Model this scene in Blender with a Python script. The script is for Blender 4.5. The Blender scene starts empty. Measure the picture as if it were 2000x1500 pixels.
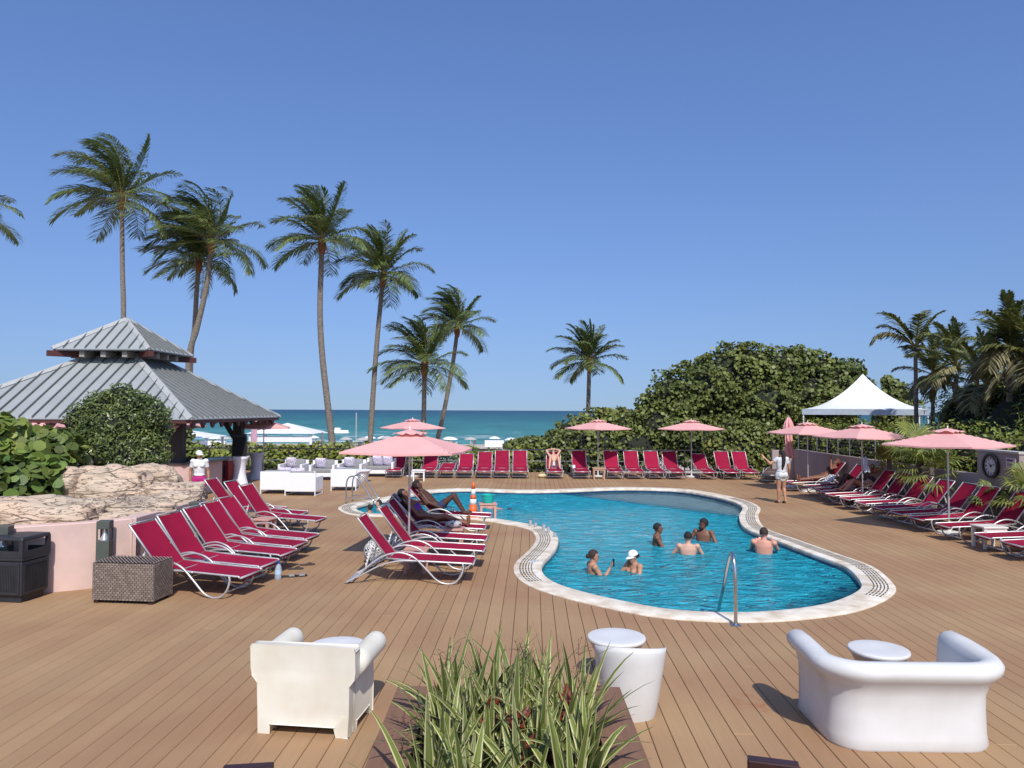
import bpy, bmesh, math, random
import numpy as np
from mathutils import Vector, Matrix, Euler
from mathutils.geometry import tessellate_polygon

random.seed(7)
rng = np.random.default_rng(7)
scene = bpy.context.scene
col = scene.collection
R = math.radians

# ------------------------------------------------------------------ camera
CAM_H = 2.8
FPX = 1450.0                                   # focal length in pixels of the 2000 px wide photograph
PITCH, ROLL = R(2.04), R(0.26)
cam_data = bpy.data.cameras.new('camera')
cam = bpy.data.objects.new('camera', cam_data); col.objects.link(cam)
CAM_M = Matrix.Translation((0, 0, CAM_H)) @ Matrix.Rotation(R(90) + PITCH, 4, 'X') @ Matrix.Rotation(ROLL, 4, 'Z')
cam.matrix_world = CAM_M
cam_data.sensor_width = 36.0
cam_data.lens = 36.0 * FPX / 2000.0
cam_data.clip_start = 0.1
cam_data.clip_end = 80000
scene.camera = cam

# ------------------------------------------------------------------ light
SUN_EL, SUN_ROT = R(47), R(169.5)              # sun behind the camera, a little to the right
world = bpy.data.worlds.new('World'); scene.world = world; world.use_nodes = True
wn = world.node_tree.nodes; wl = world.node_tree.links
sky = wn.new('ShaderNodeTexSky'); sky.sky_type = 'NISHITA'; sky.sun_disc = False
sky.sun_elevation = SUN_EL; sky.sun_rotation = SUN_ROT
sky.altitude = 0; sky.air_density = 1.5; sky.dust_density = 2.0; sky.ozone_density = 4.0
tcw = wn.new('ShaderNodeTexCoord')             # the haze band at the very horizon is thin here: look slightly above it
vmw = wn.new('ShaderNodeVectorMath'); vmw.operation = 'MULTIPLY_ADD'; vmw.inputs[1].default_value = (1, 1, 0.9); vmw.inputs[2].default_value = (0, 0, 0.1)
nmw = wn.new('ShaderNodeVectorMath'); nmw.operation = 'NORMALIZE'
wl.new(tcw.outputs['Generated'], vmw.inputs[0]); wl.new(vmw.outputs[0], nmw.inputs[0]); wl.new(nmw.outputs[0], sky.inputs['Vector'])
tnt = wn.new('ShaderNodeMix'); tnt.data_type = 'RGBA'; tnt.blend_type = 'MULTIPLY'; tnt.inputs['Factor'].default_value = 1.0; tnt.inputs['B'].default_value = (0.83, 0.95, 1.35, 1)
wl.new(sky.outputs[0], tnt.inputs['A']); wl.new(tnt.outputs['Result'], wn['Background'].inputs[0])
wn['Background'].inputs[1].default_value = 0.110
sun_data = bpy.data.lights.new('sun', 'SUN'); sun_data.energy = 4.3; sun_data.angle = R(0.53); sun_data.color = (1.0, 0.955, 0.885)
sun = bpy.data.objects.new('sun', sun_data); col.objects.link(sun)
to_sun = Vector((math.sin(SUN_ROT) * math.cos(SUN_EL), math.cos(SUN_ROT) * math.cos(SUN_EL), math.sin(SUN_EL)))
sun.rotation_euler = to_sun.to_track_quat('Z', 'Y').to_euler()
sun.location = to_sun * 60
vs = scene.view_settings
vs.view_transform = 'Standard'; vs.look = 'None'; vs.exposure = 0.0; vs.gamma = 1.0; vs.use_curve_mapping = False
scene.cycles.max_bounces = 8
scene.cycles.transparent_max_bounces = 24
scene.cycles.caustics_reflective = False
scene.cycles.caustics_refractive = False

# ------------------------------------------------------------------ pixels of the photograph -> places
def ray(px, py):
    d = Vector(((px - 1000.0) / FPX, (750.0 - py) / FPX, -1.0))
    return (CAM_M.to_3x3() @ d)
def G(px, py, z=0.0):
    """the point at height z that lies under this pixel"""
    d = ray(px, py); t = (z - CAM_H) / d.z
    return Vector((d.x * t, d.y * t, z))
def D(px, py, Y):
    """the point at forward distance Y that lies under this pixel"""
    d = ray(px, py); t = Y / d.y
    return Vector((d.x * t, Y, CAM_H + d.z * t))

# ------------------------------------------------------------------ materials
MATS = {}
def mat(name, c, rough=0.6, metal=0.0, c2=None, scale=6.0, bump=0.0, bscale=60.0, spec=0.5, detail=4.0,
        rand=0.0, sheen=0.0, trans=0.0, coat=0.0, island=0.0, stretch=None):
    if name in MATS: return MATS[name]
    m = bpy.data.materials.new(name); m.use_nodes = True
    n, l = m.node_tree.nodes, m.node_tree.links
    b = n['Principled BSDF']
    b.inputs['Roughness'].default_value = rough; b.inputs['Metallic'].default_value = metal
    b.inputs['Specular IOR Level'].default_value = spec
    if coat: b.inputs['Coat Weight'].default_value = coat; b.inputs['Coat Roughness'].default_value = 0.1
    if sheen: b.inputs['Sheen Weight'].default_value = sheen
    tc = n.new('ShaderNodeTexCoord')
    vec = tc.outputs['Object']
    if stretch:
        mp = n.new('ShaderNodeMapping'); mp.inputs['Scale'].default_value = stretch
        l.new(vec, mp.inputs[0]); vec = mp.outputs[0]
    no = n.new('ShaderNodeTexNoise'); no.inputs['Scale'].default_value = scale; no.inputs['Detail'].default_value = detail
    l.new(vec, no.inputs['Vector'])
    mx = n.new('ShaderNodeMix'); mx.data_type = 'RGBA'
    cc2 = c2 if c2 else tuple(x * 0.86 for x in c)
    mx.inputs['A'].default_value = (*c, 1); mx.inputs['B'].default_value = (*cc2, 1)
    rp = n.new('ShaderNodeMapRange'); rp.inputs['From Min'].default_value = 0.35; rp.inputs['From Max'].default_value = 0.68
    l.new(no.outputs['Fac'], rp.inputs['Value']); l.new(rp.outputs[0], mx.inputs['Factor'])
    out = mx.outputs['Result']
    if rand or island:
        hs = n.new('ShaderNodeHueSaturation')
        src = n.new('ShaderNodeNewGeometry').outputs['Random Per Island'] if island else n.new('ShaderNodeObjectInfo').outputs['Random']
        amt = island or rand
        r2 = n.new('ShaderNodeMapRange'); r2.inputs['To Min'].default_value = 1 - amt; r2.inputs['To Max'].default_value = 1 + amt
        l.new(src, r2.inputs['Value']); l.new(r2.outputs[0], hs.inputs['Value'])
        if island:
            wv = n.new('ShaderNodeMath'); wv.operation = 'MULTIPLY'; wv.inputs[1].default_value = 7.31
            fr = n.new('ShaderNodeMath'); fr.operation = 'FRACT'
            r3 = n.new('ShaderNodeMapRange'); r3.inputs['To Min'].default_value = 0.475; r3.inputs['To Max'].default_value = 0.515
            l.new(src, wv.inputs[0]); l.new(wv.outputs[0], fr.inputs[0]); l.new(fr.outputs[0], r3.inputs['Value']); l.new(r3.outputs[0], hs.inputs['Hue'])
        l.new(out, hs.inputs['Color']); out = hs.outputs[0]
    l.new(out, b.inputs['Base Color'])
    if bump:
        bn = n.new('ShaderNodeTexNoise'); bn.inputs['Scale'].default_value = bscale; bn.inputs['Detail'].default_value = 3
        l.new(vec, bn.inputs['Vector'])
        bp = n.new('ShaderNodeBump'); bp.inputs['Strength'].default_value = bump; bp.inputs['Distance'].default_value = 0.01
        l.new(bn.outputs['Fac'], bp.inputs['Height']); l.new(bp.outputs[0], b.inputs['Normal'])
    if trans:
        tr = n.new('ShaderNodeBsdfTranslucent'); l.new(out, tr.inputs['Color'])
        ms = n.new('ShaderNodeMixShader'); ms.inputs[0].default_value = trans
        l.new(b.outputs[0], ms.inputs[1]); l.new(tr.outputs[0], ms.inputs[2]); l.new(ms.outputs[0], n['Material Output'].inputs[0])
    MATS[name] = m
    return m

def nodes_of(m): return m.node_tree.nodes, m.node_tree.links

# ------------------------------------------------------------------ mesh building
class MB:
    def __init__(self): self.v = []; self.f = []
    def add(self, vs, fs):
        o = len(self.v); self.v += [tuple(x) for x in vs]; self.f += [tuple(i + o for i in f) for f in fs]; return self
    def box(self, c, s, rz=0.0, M=None, taper=1.0):
        x, y, z = s[0] / 2, s[1] / 2, s[2] / 2
        p = [(-x, -y, -z), (x, -y, -z), (x, y, -z), (-x, y, -z), (-x * taper, -y * taper, z), (x * taper, -y * taper, z), (x * taper, y * taper, z), (-x * taper, y * taper, z)]
        m = M if M is not None else Matrix.Rotation(rz, 3, 'Z')
        return self.add([Vector(c) + m @ Vector(q) for q in p], [(3, 2, 1, 0), (4, 5, 6, 7), (0, 1, 5, 4), (1, 2, 6, 5), (2, 3, 7, 6), (3, 0, 4, 7)])
    def tube(self, pts, r, n=8, closed=False, caps=True):
        pts = [Vector(p) for p in pts]; k = len(pts)
        rs = r if isinstance(r, (list, tuple)) else [r] * k
        o = len(self.v); prev = None
        for i, p in enumerate(pts):
            a = pts[(i - 1) % k] if (closed or i > 0) else p
            b = pts[(i + 1) % k] if (closed or i < k - 1) else p
            t = (b - a).normalized()
            if prev is None:
                u = t.orthogonal().normalized()
            else:
                u = prev - t * prev.dot(t)
                u = u.normalized() if u.length > 1e-6 else t.orthogonal().normalized()
            prev = u; w = t.cross(u)
            for j in range(n):
                a_ = 2 * math.pi * j / n
                self.v.append(tuple(p + (u * math.cos(a_) + w * math.sin(a_)) * rs[i]))
        for i in range(k if closed else k - 1):
            i2 = (i + 1) % k
            for j in range(n):
                j2 = (j + 1) % n
                self.f.append((o + i * n + j, o + i * n + j2, o + i2 * n + j2, o + i2 * n + j))
        if caps and not closed:
            self.f.append(tuple(o + j for j in range(n))[::-1]); self.f.append(tuple(o + (k - 1) * n + j for j in range(n)))
        return self
    def lathe(self, prof, n=24, c=(0, 0, 0), sx=1.0, sy=1.0):
        o = len(self.v); k = len(prof)
        for (r, z) in prof:
            for j in range(n):
                a = 2 * math.pi * j / n
                self.v.append((c[0] + r * sx * math.cos(a), c[1] + r * sy * math.sin(a), c[2] + z))
        for i in range(k - 1):
            for j in range(n):
                j2 = (j + 1) % n
                self.f.append((o + i * n + j, o + i * n + j2, o + (i + 1) * n + j2, o + (i + 1) * n + j))
        if prof[0][0] > 1e-4: self.f.append(tuple(o + j for j in range(n))[::-1])
        if prof[-1][0] > 1e-4: self.f.append(tuple(o + (k - 1) * n + j for j in range(n)))
        return self
    def grid(self, P, flip=False):
        """P: list of rows of points"""
        o = len(self.v); m = len(P[0])
        for row in P: self.v += [tuple(p) for p in row]
        for i in range(len(P) - 1):
            for j in range(m - 1):
                q = (o + i * m + j, o + i * m + j + 1, o + (i + 1) * m + j + 1, o + (i + 1) * m + j)
                self.f.append(q[::-1] if flip else q)
        return self
    def ellipsoid(self, c, r, n=14, m=9, M=None):
        o = len(self.v); c = Vector(c)
        rows = []
        for i in range(m + 1):
            th = math.pi * i / m
            for j in range(n):
                a = 2 * math.pi * j / n
                q = Vector((r[0] * math.sin(th) * math.cos(a), r[1] * math.sin(th) * math.sin(a), r[2] * math.cos(th)))
                self.v.append(tuple(c + (M @ q if M is not None else q)))
        for i in range(m):
            for j in range(n):
                j2 = (j + 1) % n
                self.f.append((o + i * n + j, o + (i + 1) * n + j, o + (i + 1) * n + j2, o + i * n + j2))
        return self
    def prism(self, poly, z0, z1):
        """a flat outline (list of xy) extruded from z0 to z1"""
        n = len(poly); o = len(self.v)
        self.v += [(p[0], p[1], z0) for p in poly] + [(p[0], p[1], z1) for p in poly]
        tris = tessellate_polygon([[Vector((p[0], p[1], 0)) for p in poly]])
        A = sum(poly[i][0] * poly[(i + 1) % n][1] - poly[(i + 1) % n][0] * poly[i][1] for i in range(n))
        for t in tris:
            a, b, c = t
            s = (poly[b][0] - poly[a][0]) * (poly[c][1] - poly[a][1]) - (poly[b][1] - poly[a][1]) * (poly[c][0] - poly[a][0])
            if s < 0: a, c = c, a
            self.f.append((o + n + a, o + n + b, o + n + c)); self.f.append((o + c, o + b, o + a))
        for i in range(n):
            j = (i + 1) % n
            q = (o + i, o + j, o + n + j, o + n + i)
            self.f.append(q if A > 0 else q[::-1])
        return self
    def mesh(self, name, m, smooth=False, bevel=0.0, clean=False):
        me = bpy.data.meshes.new(name); me.from_pydata(self.v, [], self.f)
        if bevel or clean:
            bm = bmesh.new(); bm.from_mesh(me)
            bmesh.ops.remove_doubles(bm, verts=bm.verts, dist=1e-5)
            if bevel:
                es = [e for e in bm.edges if len(e.link_faces) == 2 and e.calc_face_angle(0) > R(25)]
                bmesh.ops.bevel(bm, geom=es, offset=bevel, segments=2, affect='EDGES', profile=0.5, clamp_overlap=True)
            bmesh.ops.recalc_face_normals(bm, faces=bm.faces)
            bm.to_mesh(me); bm.free()
        if m is not None: me.materials.append(m)
        if smooth:
            me.polygons.foreach_set('use_smooth', [True] * len(me.polygons))
            if smooth != 'all':
                try: me.set_sharp_from_angle(angle=R(40))
                except Exception: pass
        me.update()
        return me
    def build(self, name, m, parent=None, smooth=False, bevel=0.0, loc=None, rz=None, clean=False):
        return link(name, self.mesh(name, m, smooth, bevel, clean), parent, loc, rz)

def link(name, data, parent=None, loc=None, rz=None):
    o = bpy.data.objects.new(name, data); col.objects.link(o)
    if parent is not None: o.parent = parent
    if loc is not None: o.location = loc
    if rz is not None: o.rotation_euler = (0, 0, rz)
    return o
def tag(o, label=None, cat=None, group=None, kind=None):
    if label: o['label'] = label
    if cat: o['category'] = cat
    if group: o['group'] = group
    if kind: o['kind'] = kind
    return o
def thing(name, label, cat, loc=(0, 0, 0), rz=0.0, group=None):
    o = bpy.data.objects.new(name, None); col.objects.link(o)
    o.location = loc; o.rotation_euler = (0, 0, rz); o.empty_display_size = 0.2
    return tag(o, label, cat, group)
KIDS = {}
def children(o):
    return [c for c in bpy.data.objects if c.parent is o]
def copy_tree(o, parent=None):
    c = o.copy(); col.objects.link(c); c.parent = parent
    for ch in children(o): copy_tree(ch, c)
    return c
def put(o, loc, rz=0.0, label=None, scale=None):
    o.location = loc; o.rotation_euler = (0, 0, rz)
    if label: o['label'] = label
    if scale: o.scale = (scale,) * 3 if not isinstance(scale, tuple) else scale
    return o
def spline(pts, per=8, closed=False):
    pts = [Vector(p) for p in pts]; n = len(pts); out = []
    rngs = range(n) if closed else range(n - 1)
    for i in rngs:
        if closed: p0, p1, p2, p3 = pts[(i - 1) % n], pts[i], pts[(i + 1) % n], pts[(i + 2) % n]
        else: p0, p1, p2, p3 = pts[max(i - 1, 0)], pts[i], pts[i + 1], pts[min(i + 2, n - 1)]
        for k in range(per):
            t = k / per; t2, t3 = t * t, t * t * t
            out.append(0.5 * ((2 * p1) + (p2 - p0) * t + (2 * p0 - 5 * p1 + 4 * p2 - p3) * t2 + (3 * p1 - p0 - 3 * p2 + p3) * t3))
    if not closed: out.append(pts[-1])
    return out
# ================================================================== THE SETTING
# ------------------------------------------------------------------ ground, beach and sea
m_sand = mat('sand', (0.50, 0.43, 0.34), 0.95, c2=(0.40, 0.34, 0.27), scale=0.35, bump=0.4, bscale=6)
prof = [(-60, -1.9), (36, -1.9), (41, -1.7), (60, -2.0), (110, -3.2), (140, -3.9), (170, -4.6), (230, -7), (300, -9)]
gm = MB(); xs = [-900, -300, -120, -60, -30, 0, 30, 60, 120, 300, 900]
gm.grid([[(x, y, z) for x in xs] for (y, z) in prof])
tag(gm.build('ground', m_sand), 'pale sand ground running down to the sea', kind='structure')

m_sea = bpy.data.materials.new('sea_water'); m_sea.use_nodes = True
n, l = nodes_of(m_sea); b = n['Principled BSDF']
geo = n.new('ShaderNodeNewGeometry'); sep = n.new('ShaderNodeSeparateXYZ'); l.new(geo.outputs['Position'], sep.inputs[0])
mpv = n.new('ShaderNodeMapping'); mpv.inputs['Scale'].default_value = (0.012, 0.004, 1); l.new(geo.outputs['Position'], mpv.inputs[0])
ns = n.new('ShaderNodeTexNoise'); ns.inputs['Scale'].default_value = 1.0; ns.inputs['Detail'].default_value = 6; l.new(mpv.outputs[0], ns.inputs['Vector'])
lg = n.new('ShaderNodeMath'); lg.operation = 'LOGARITHM'; lg.inputs[1].default_value = 10; l.new(sep.outputs['Y'], lg.inputs[0])
ad = n.new('ShaderNodeMath'); ad.operation = 'MULTIPLY_ADD'; ad.inputs[1].default_value = 0.5; l.new(ns.outputs['Fac'], ad.inputs[0]); l.new(lg.outputs[0], ad.inputs[2])
mr = n.new('ShaderNodeMapRange'); mr.inputs['From Min'].default_value = 2.42; mr.inputs['From Max'].default_value = 3.75; l.new(ad.outputs[0], mr.inputs['Value'])
cr = n.new('ShaderNodeValToRGB'); l.new(mr.outputs[0], cr.inputs[0])
e = cr.color_ramp.elements
e[0].position = 0.0; e[0].color = (0.08, 0.27, 0.24, 1); e[1].position = 1.0; e[1].color = (0.010, 0.055, 0.095, 1)
for p_, c_ in ((0.22, (0.036, 0.18, 0.17, 1)), (0.5, (0.016, 0.115, 0.125, 1)), (0.75, (0.012, 0.075, 0.105, 1))):
    x_ = e.new(p_); x_.color = c_
# foam: broken white water near the shore and a few whitecaps
mf = n.new('ShaderNodeMapping'); mf.inputs['Scale'].default_value = (0.06, 0.16, 1); l.new(geo.outputs['Position'], mf.inputs[0])
nf = n.new('ShaderNodeTexNoise'); nf.inputs['Scale'].default_value = 1.0; nf.inputs['Detail'].default_value = 9; nf.inputs['Roughness'].default_value = 0.62; l.new(mf.outputs[0], nf.inputs['Vector'])
fr1 = n.new('ShaderNodeMapRange'); fr1.inputs['From Min'].default_value = 165; fr1.inputs['From Max'].default_value = 330
fr1.inputs['To Min'].default_value = 0.56; fr1.inputs['To Max'].default_value = 0.74; l.new(sep.outputs['Y'], fr1.inputs['Value'])
sb = n.new('ShaderNodeMath'); sb.operation = 'SUBTRACT'; l.new(nf.outputs['Fac'], sb.inputs[0]); l.new(fr1.outputs[0], sb.inputs[1])
sm = n.new('ShaderNodeMapRange'); sm.inputs['From Min'].default_value = 0.0; sm.inputs['From Max'].default_value = 0.05; l.new(sb.outputs[0], sm.inputs['Value'])
mxf = n.new('ShaderNodeMix'); mxf.data_type = 'RGBA'; mxf.inputs['B'].default_value = (0.75, 0.78, 0.78, 1)
l.new(sm.outputs[0], mxf.inputs['Factor']); 
mst = n.new('ShaderNodeMapping'); mst.inputs['Scale'].default_value = (0.05, 0.055, 1); l.new(geo.outputs['Position'], mst.inputs[0])
nst = n.new('ShaderNodeTexNoise'); nst.inputs['Scale'].default_value = 1.0; nst.inputs['Detail'].default_value = 10; nst.inputs['Roughness'].default_value = 0.7; l.new(mst.outputs[0], nst.inputs['Vector'])
rst = n.new('ShaderNodeMapRange'); rst.inputs['From Min'].default_value = 0.3; rst.inputs['From Max'].default_value = 0.7; rst.inputs['To Min'].default_value = 0.55; rst.inputs['To Max'].default_value = 1.45; l.new(nst.outputs['Fac'], rst.inputs['Value'])  # lighter and darker wave faces painted into the sea colour as streaks
hst = n.new('ShaderNodeHueSaturation'); l.new(rst.outputs[0], hst.inputs['Value']); l.new(cr.outputs[0], hst.inputs['Color'])
l.new(hst.outputs[0], mxf.inputs['A']); l.new(mxf.outputs['Result'], b.inputs['Base Color'])
b.inputs['Roughness'].default_value = 0.35; b.inputs['Specular IOR Level'].default_value = 0.10
mw = n.new('ShaderNodeMapping'); mw.inputs['Scale'].default_value = (0.10, 0.30, 1); l.new(geo.outputs['Position'], mw.inputs[0])
nw = n.new('ShaderNodeTexNoise'); nw.inputs['Scale'].default_value = 1.0; nw.inputs['Detail'].default_value = 8; nw.inputs['Roughness'].default_value = 0.6; l.new(mw.outputs[0], nw.inputs['Vector'])
bp = n.new('ShaderNodeBump'); bp.inputs['Strength'].default_value = 1.0; bp.inputs['Distance'].default_value = 2.2
l.new(nw.outputs['Fac'], bp.inputs['Height']); l.new(bp.outputs[0], b.inputs['Normal'])
sm_ = MB()
ys = [150, 165, 190, 230, 300, 450, 800, 1600, 4000, 12000, 40000]
sm_.grid([[(x * y / 40.0, y, -4.2) for x in (-100, -40, -20, 0, 20, 40, 100)] for y in ys])
tag(sm_.build('sea', m_sea), 'teal green sea with white breakers up to the horizon', kind='structure')

# ------------------------------------------------------------------ pool outline (deck side of the coping, traced on the ground)
outer_px = [(660, 995), (680, 1005), (720, 1009), (780, 1010), (850, 1011), (910, 1014), (959, 1020), (1000, 1027), (1032, 1035), (1046, 1048), (1043, 1064), (1026, 1082),
            (1007, 1099), (1003, 1116), (1012, 1132), (1040, 1149), (1102, 1169), (1196, 1191), (1280, 1207), (1364, 1214), (1448, 1217), (1552, 1213), (1664, 1198),
            (1722, 1178), (1748, 1160), (1748, 1145), (1706, 1108), (1636, 1083), (1552, 1053), (1500, 1035), (1485, 1021), (1481, 1007), (1485, 993),
            (1465, 981), (1420, 969), (1350, 957), (1280, 953), (1200, 952), (1120, 955), (1056, 957), (1000, 957), (920, 954), (836, 957), (780, 966), (740, 974), (690, 982), (668, 988)]
outer = [Vector((p.x, p.y, 0)) for p in (G(*q) for q in outer_px)]
outer = spline(outer, 10, closed=True)
def resample(P, step):
    L = [0]; n_ = len(P)
    for i in range(n_): L.append(L[-1] + (P[(i + 1) % n_] - P[i]).length)
    m_ = int(L[-1] / step); out = []; k = 0
    for j in range(m_):
        t = L[-1] * j / m_
        while L[k + 1] < t: k += 1
        a = (t - L[k]) / max(L[k + 1] - L[k], 1e-9)
        out.append(P[k].lerp(P[(k + 1) % n_], a))
    return out
outer = resample(outer, 0.16)
for _ in range(3): outer = [(outer[i - 1] + outer[i] * 2 + outer[(i + 1) % len(outer)]) / 4 for i in range(len(outer))]
area = sum(outer[i].x * outer[(i + 1) % len(outer)].y - outer[(i + 1) % len(outer)].x * outer[i].y for i in range(len(outer)))
if area < 0: outer.reverse()
N = len(outer)
def inset(P, d, it=4):
    n_ = len(P); nm = []
    for i in range(n_):
        t = (P[(i + 1) % n_] - P[i - 1]).normalized(); nm.append(Vector((-t.y, t.x, 0)))
    for _ in range(it): nm = [(nm[i - 1] + nm[i] * 2 + nm[(i + 1) % n_]).normalized() for i in range(n_)]
    return [P[i] + nm[i] * d for i in range(n_)]
COP = 0.50
inner = inset(outer, COP)
for _ in range(2): inner = [(inner[i - 1] + inner[i] * 2 + inner[(i + 1) % N]) / 4 for i in range(N)]
mid = [outer[i].lerp(inner[i], 0.45) for i in range(N)]
WATER_Z = -0.10
FLOOR_Z = -1.30

# coping: one curved ring with a rounded nose
m_cop = mat('coping_stone', (0.78, 0.72, 0.60), 0.75, c2=(0.52, 0.42, 0.29), scale=3.4, bump=0.45, bscale=40, detail=10)
cp = MB()
ringp = [(0.0, -0.06), (0.0, 0.012), (0.03, 0.02), (0.88, 0.022), (0.97, 0.01), (1.0, -0.02), (0.985, -0.07), (0.93, -0.075)]
rows = [[outer[i].lerp(inner[i], t) + Vector((0, 0, z)) for (t, z) in ringp] for i in range(N)] 
cp.grid(rows + [rows[0]])
coping = tag(cp.build('pool_coping', m_cop, smooth=True, clean=True), 'cream stone coping round the free-form pool', kind='structure')
# drain slots in the coping: rows of short dark dashes along the curve
m_slot = mat('slot_dark', (0.035, 0.03, 0.025), 0.9)
sl = MB()
def proj_px(p):
    q = CAM_M.inverted() @ Vector(p); return (1000 + FPX * q.x / -q.z, 750 - FPX * q.y / -q.z)
for i in range(0, N):
    px, py = proj_px(outer[i])
    zone = (995 < px < 1075 and 1035 < py < 1140) or (1440 < px < 1765 and 972 < py < 1172) or (px < 700 and py > 985)
    if not zone: continue
    dash = 0.62 if i % 2 == 0 else 0.0
    straight = 1500 < px < 1700 and py > 1030
    for t in ((0.22, 0.32, 0.42, 0.52, 0.62)):
        if straight:
            for s_ in (0.05, 0.38, 0.7):
                c = outer[i].lerp(outer[(i + 1) % N], s_); c2 = inner[i].lerp(inner[(i + 1) % N], s_)
                a = c.lerp(c2, t - 0.035); b_ = c.lerp(c2, t + 0.025); w = (outer[(i + 1) % N] - outer[i]).normalized() * 0.011
                z = Vector((0, 0, 0.0255))
                sl.add([a - w + z, a + w + z, b_ + w + z, b_ - w + z], [(0, 1, 2, 3)])
        else:
            a = outer[i].lerp(inner[i], t); b_ = outer[(i + 1) % N].lerp(inner[(i + 1) % N], t)
            b_ = a.lerp(b_, 0.72); d = (inner[i] - outer[i]).normalized() * 0.010; z = Vector((0, 0, 0.0255))
            sl.add([a - d + z, b_ - d + z, b_ + d + z, a + d + z], [(0, 1, 2, 3)])
s_o = sl.build('drain_slots', m_slot, coping); s_o['kind'] = 'stuff'

# pool basin
m_plaster = bpy.data.materials.new('pool_plaster'); m_plaster.use_nodes = True
n, l = nodes_of(m_plaster); b = n['Principled BSDF']; b.inputs['Roughness'].default_value = 0.8
tc = n.new('ShaderNodeTexCoord')
no = n.new('ShaderNodeTexNoise'); no.inputs['Scale'].default_value = 1.2; no.inputs['Detail'].default_value = 5; l.new(tc.outputs['Object'], no.inputs['Vector'])
mx = n.new('ShaderNodeMix'); mx.data_type = 'RGBA'; mx.inputs['A'].default_value = (0.045, 0.60, 0.80, 1); mx.inputs['B'].default_value = (0.02, 0.46, 0.68, 1)
rm = n.new('ShaderNodeMapRange'); rm.inputs['From Min'].default_value = 0.35; rm.inputs['From Max'].default_value = 0.65; l.new(no.outputs['Fac'], rm.inputs['Value'])
l.new(rm.outputs[0], mx.inputs['Factor']); l.new(mx.outputs['Result'], b.inputs['Base Color'])
pb = MB()
wall_in = inset(inner, 0.0)
for i in range(N):
    j = (i + 1) % N; a, c = inner[i], inner[j]
    pb.add([(a.x, a.y, -0.06), (c.x, c.y, -0.06), (c.x, c.y, FLOOR_Z), (a.x, a.y, FLOOR_Z)], [(0, 1, 2, 3)])
o_ = len(pb.v); pb.v += [(p.x, p.y, FLOOR_Z) for p in inner]
pb.f += [tuple(o_ + k for k in t) for t in tessellate_polygon([[Vector((p.x, p.y, 0)) for p in inner]])]
basin = tag(pb.build('pool_basin', m_plaster), 'blue plastered basin of the free-form pool', kind='structure')
m_tile = mat('waterline_tile', (0.012, 0.035, 0.10), 0.25, c2=(0.02, 0.07, 0.16), scale=9)
wt = MB(); wi = inset(inner, 0.012)
for i in range(N):
    j = (i + 1) % N; a, c = wi[i], wi[j]
    wt.add([(a.x, a.y, -0.055), (c.x, c.y, -0.055), (c.x, c.y, -0.27), (a.x, a.y, -0.27)], [(0, 1, 2, 3)])
wt.build('waterline_tile', m_tile, basin)
def clip(poly, p0, nrm):
    out = []
    for i in range(len(poly)):
        a, c = poly[i], poly[(i + 1) % len(poly)]
        da, dc = (a - p0).dot(nrm), (c - p0).dot(nrm)
        if da >= 0: out.append(a)
        if (da >= 0) != (dc >= 0): out.append(a.lerp(c, da / (da - dc)))
    return out
m_ledge = mat('ledge_plaster', (0.66, 0.70, 0.68), 0.8, c2=(0.55, 0.60, 0.60), scale=1.5)
a, c = G(1130, 963, WATER_Z), G(1452, 1003, WATER_Z); d = (c - a).normalized(); nr = Vector((-d.y, d.x, 0))
flat = [Vector((p.x, p.y, 0)) for p in inset(inner, 0.02)]
a.z = 0
led = clip(clip(flat, a, nr), Vector((2.2, 0, 0)), Vector((1, 0, 0)))
MB().prism([(p.x, p.y) for p in led], FLOOR_Z + 0.01, -0.20).build('ledge_riser', m_plaster, basin)
ledt = [(p.x, p.y) for p in led]
MB().prism(ledt, -0.198, -0.19).build('tanning_ledge', m_ledge, basin)
SN = Vector((0.72, -0.694, 0)).normalized()
for k, (x_, z_) in enumerate(((4.78, -0.24), (4.42, -0.46), (4.02, -0.70))):
    pa = G(1530 - 70 * k, 1150, WATER_Z); pa = Vector((x_, 11.3, 0))
    st = clip(clip(flat, pa, SN), Vector((0, 12.6, 0)), Vector((0, -1, 0)))
    if len(st) > 2:
        MB().prism([(p.x, p.y) for p in st], FLOOR_Z + 0.02 + 0.01 * k, z_ - 0.01).build('step_riser', m_plaster, basin)
        MB().prism([(p.x, p.y) for p in st], z_ - 0.008, z_).build('pool_step', mat('step_plaster', (0.42, 0.62, 0.70), 0.8, c2=(0.35, 0.55, 0.65)), basin)
        eg = MB()
        for i in range(len(st)):
            p, q = st[i], st[(i + 1) % len(st)]
            if abs((p - pa).dot(SN)) < 0.03 and abs((q - pa).dot(SN)) < 0.03:
                w = SN * 0.07
                eg.add([(p.x, p.y, z_ + 0.004), (q.x, q.y, z_ + 0.004), (q.x + w.x, q.y + w.y, z_ + 0.004), (p.x + w.x, p.y + w.y, z_ + 0.004)], [(0, 1, 2, 3)])
        if eg.v: eg.build('step_edge_tile', m_tile, basin)
# dark depth line on the floor
pA, pB = G(1107, 968, FLOOR_Z), G(1092, 1040, FLOOR_Z)
w = Vector((0.11, 0, 0)); MB().add([pA - w + Vector((0, 0, .006)), pA + w + Vector((0, 0, .006)), pB + w + Vector((0, 0, .006)), pB - w + Vector((0, 0, .006))], [(0, 1, 2, 3)]).build('depth_line', m_tile, basin)

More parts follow.
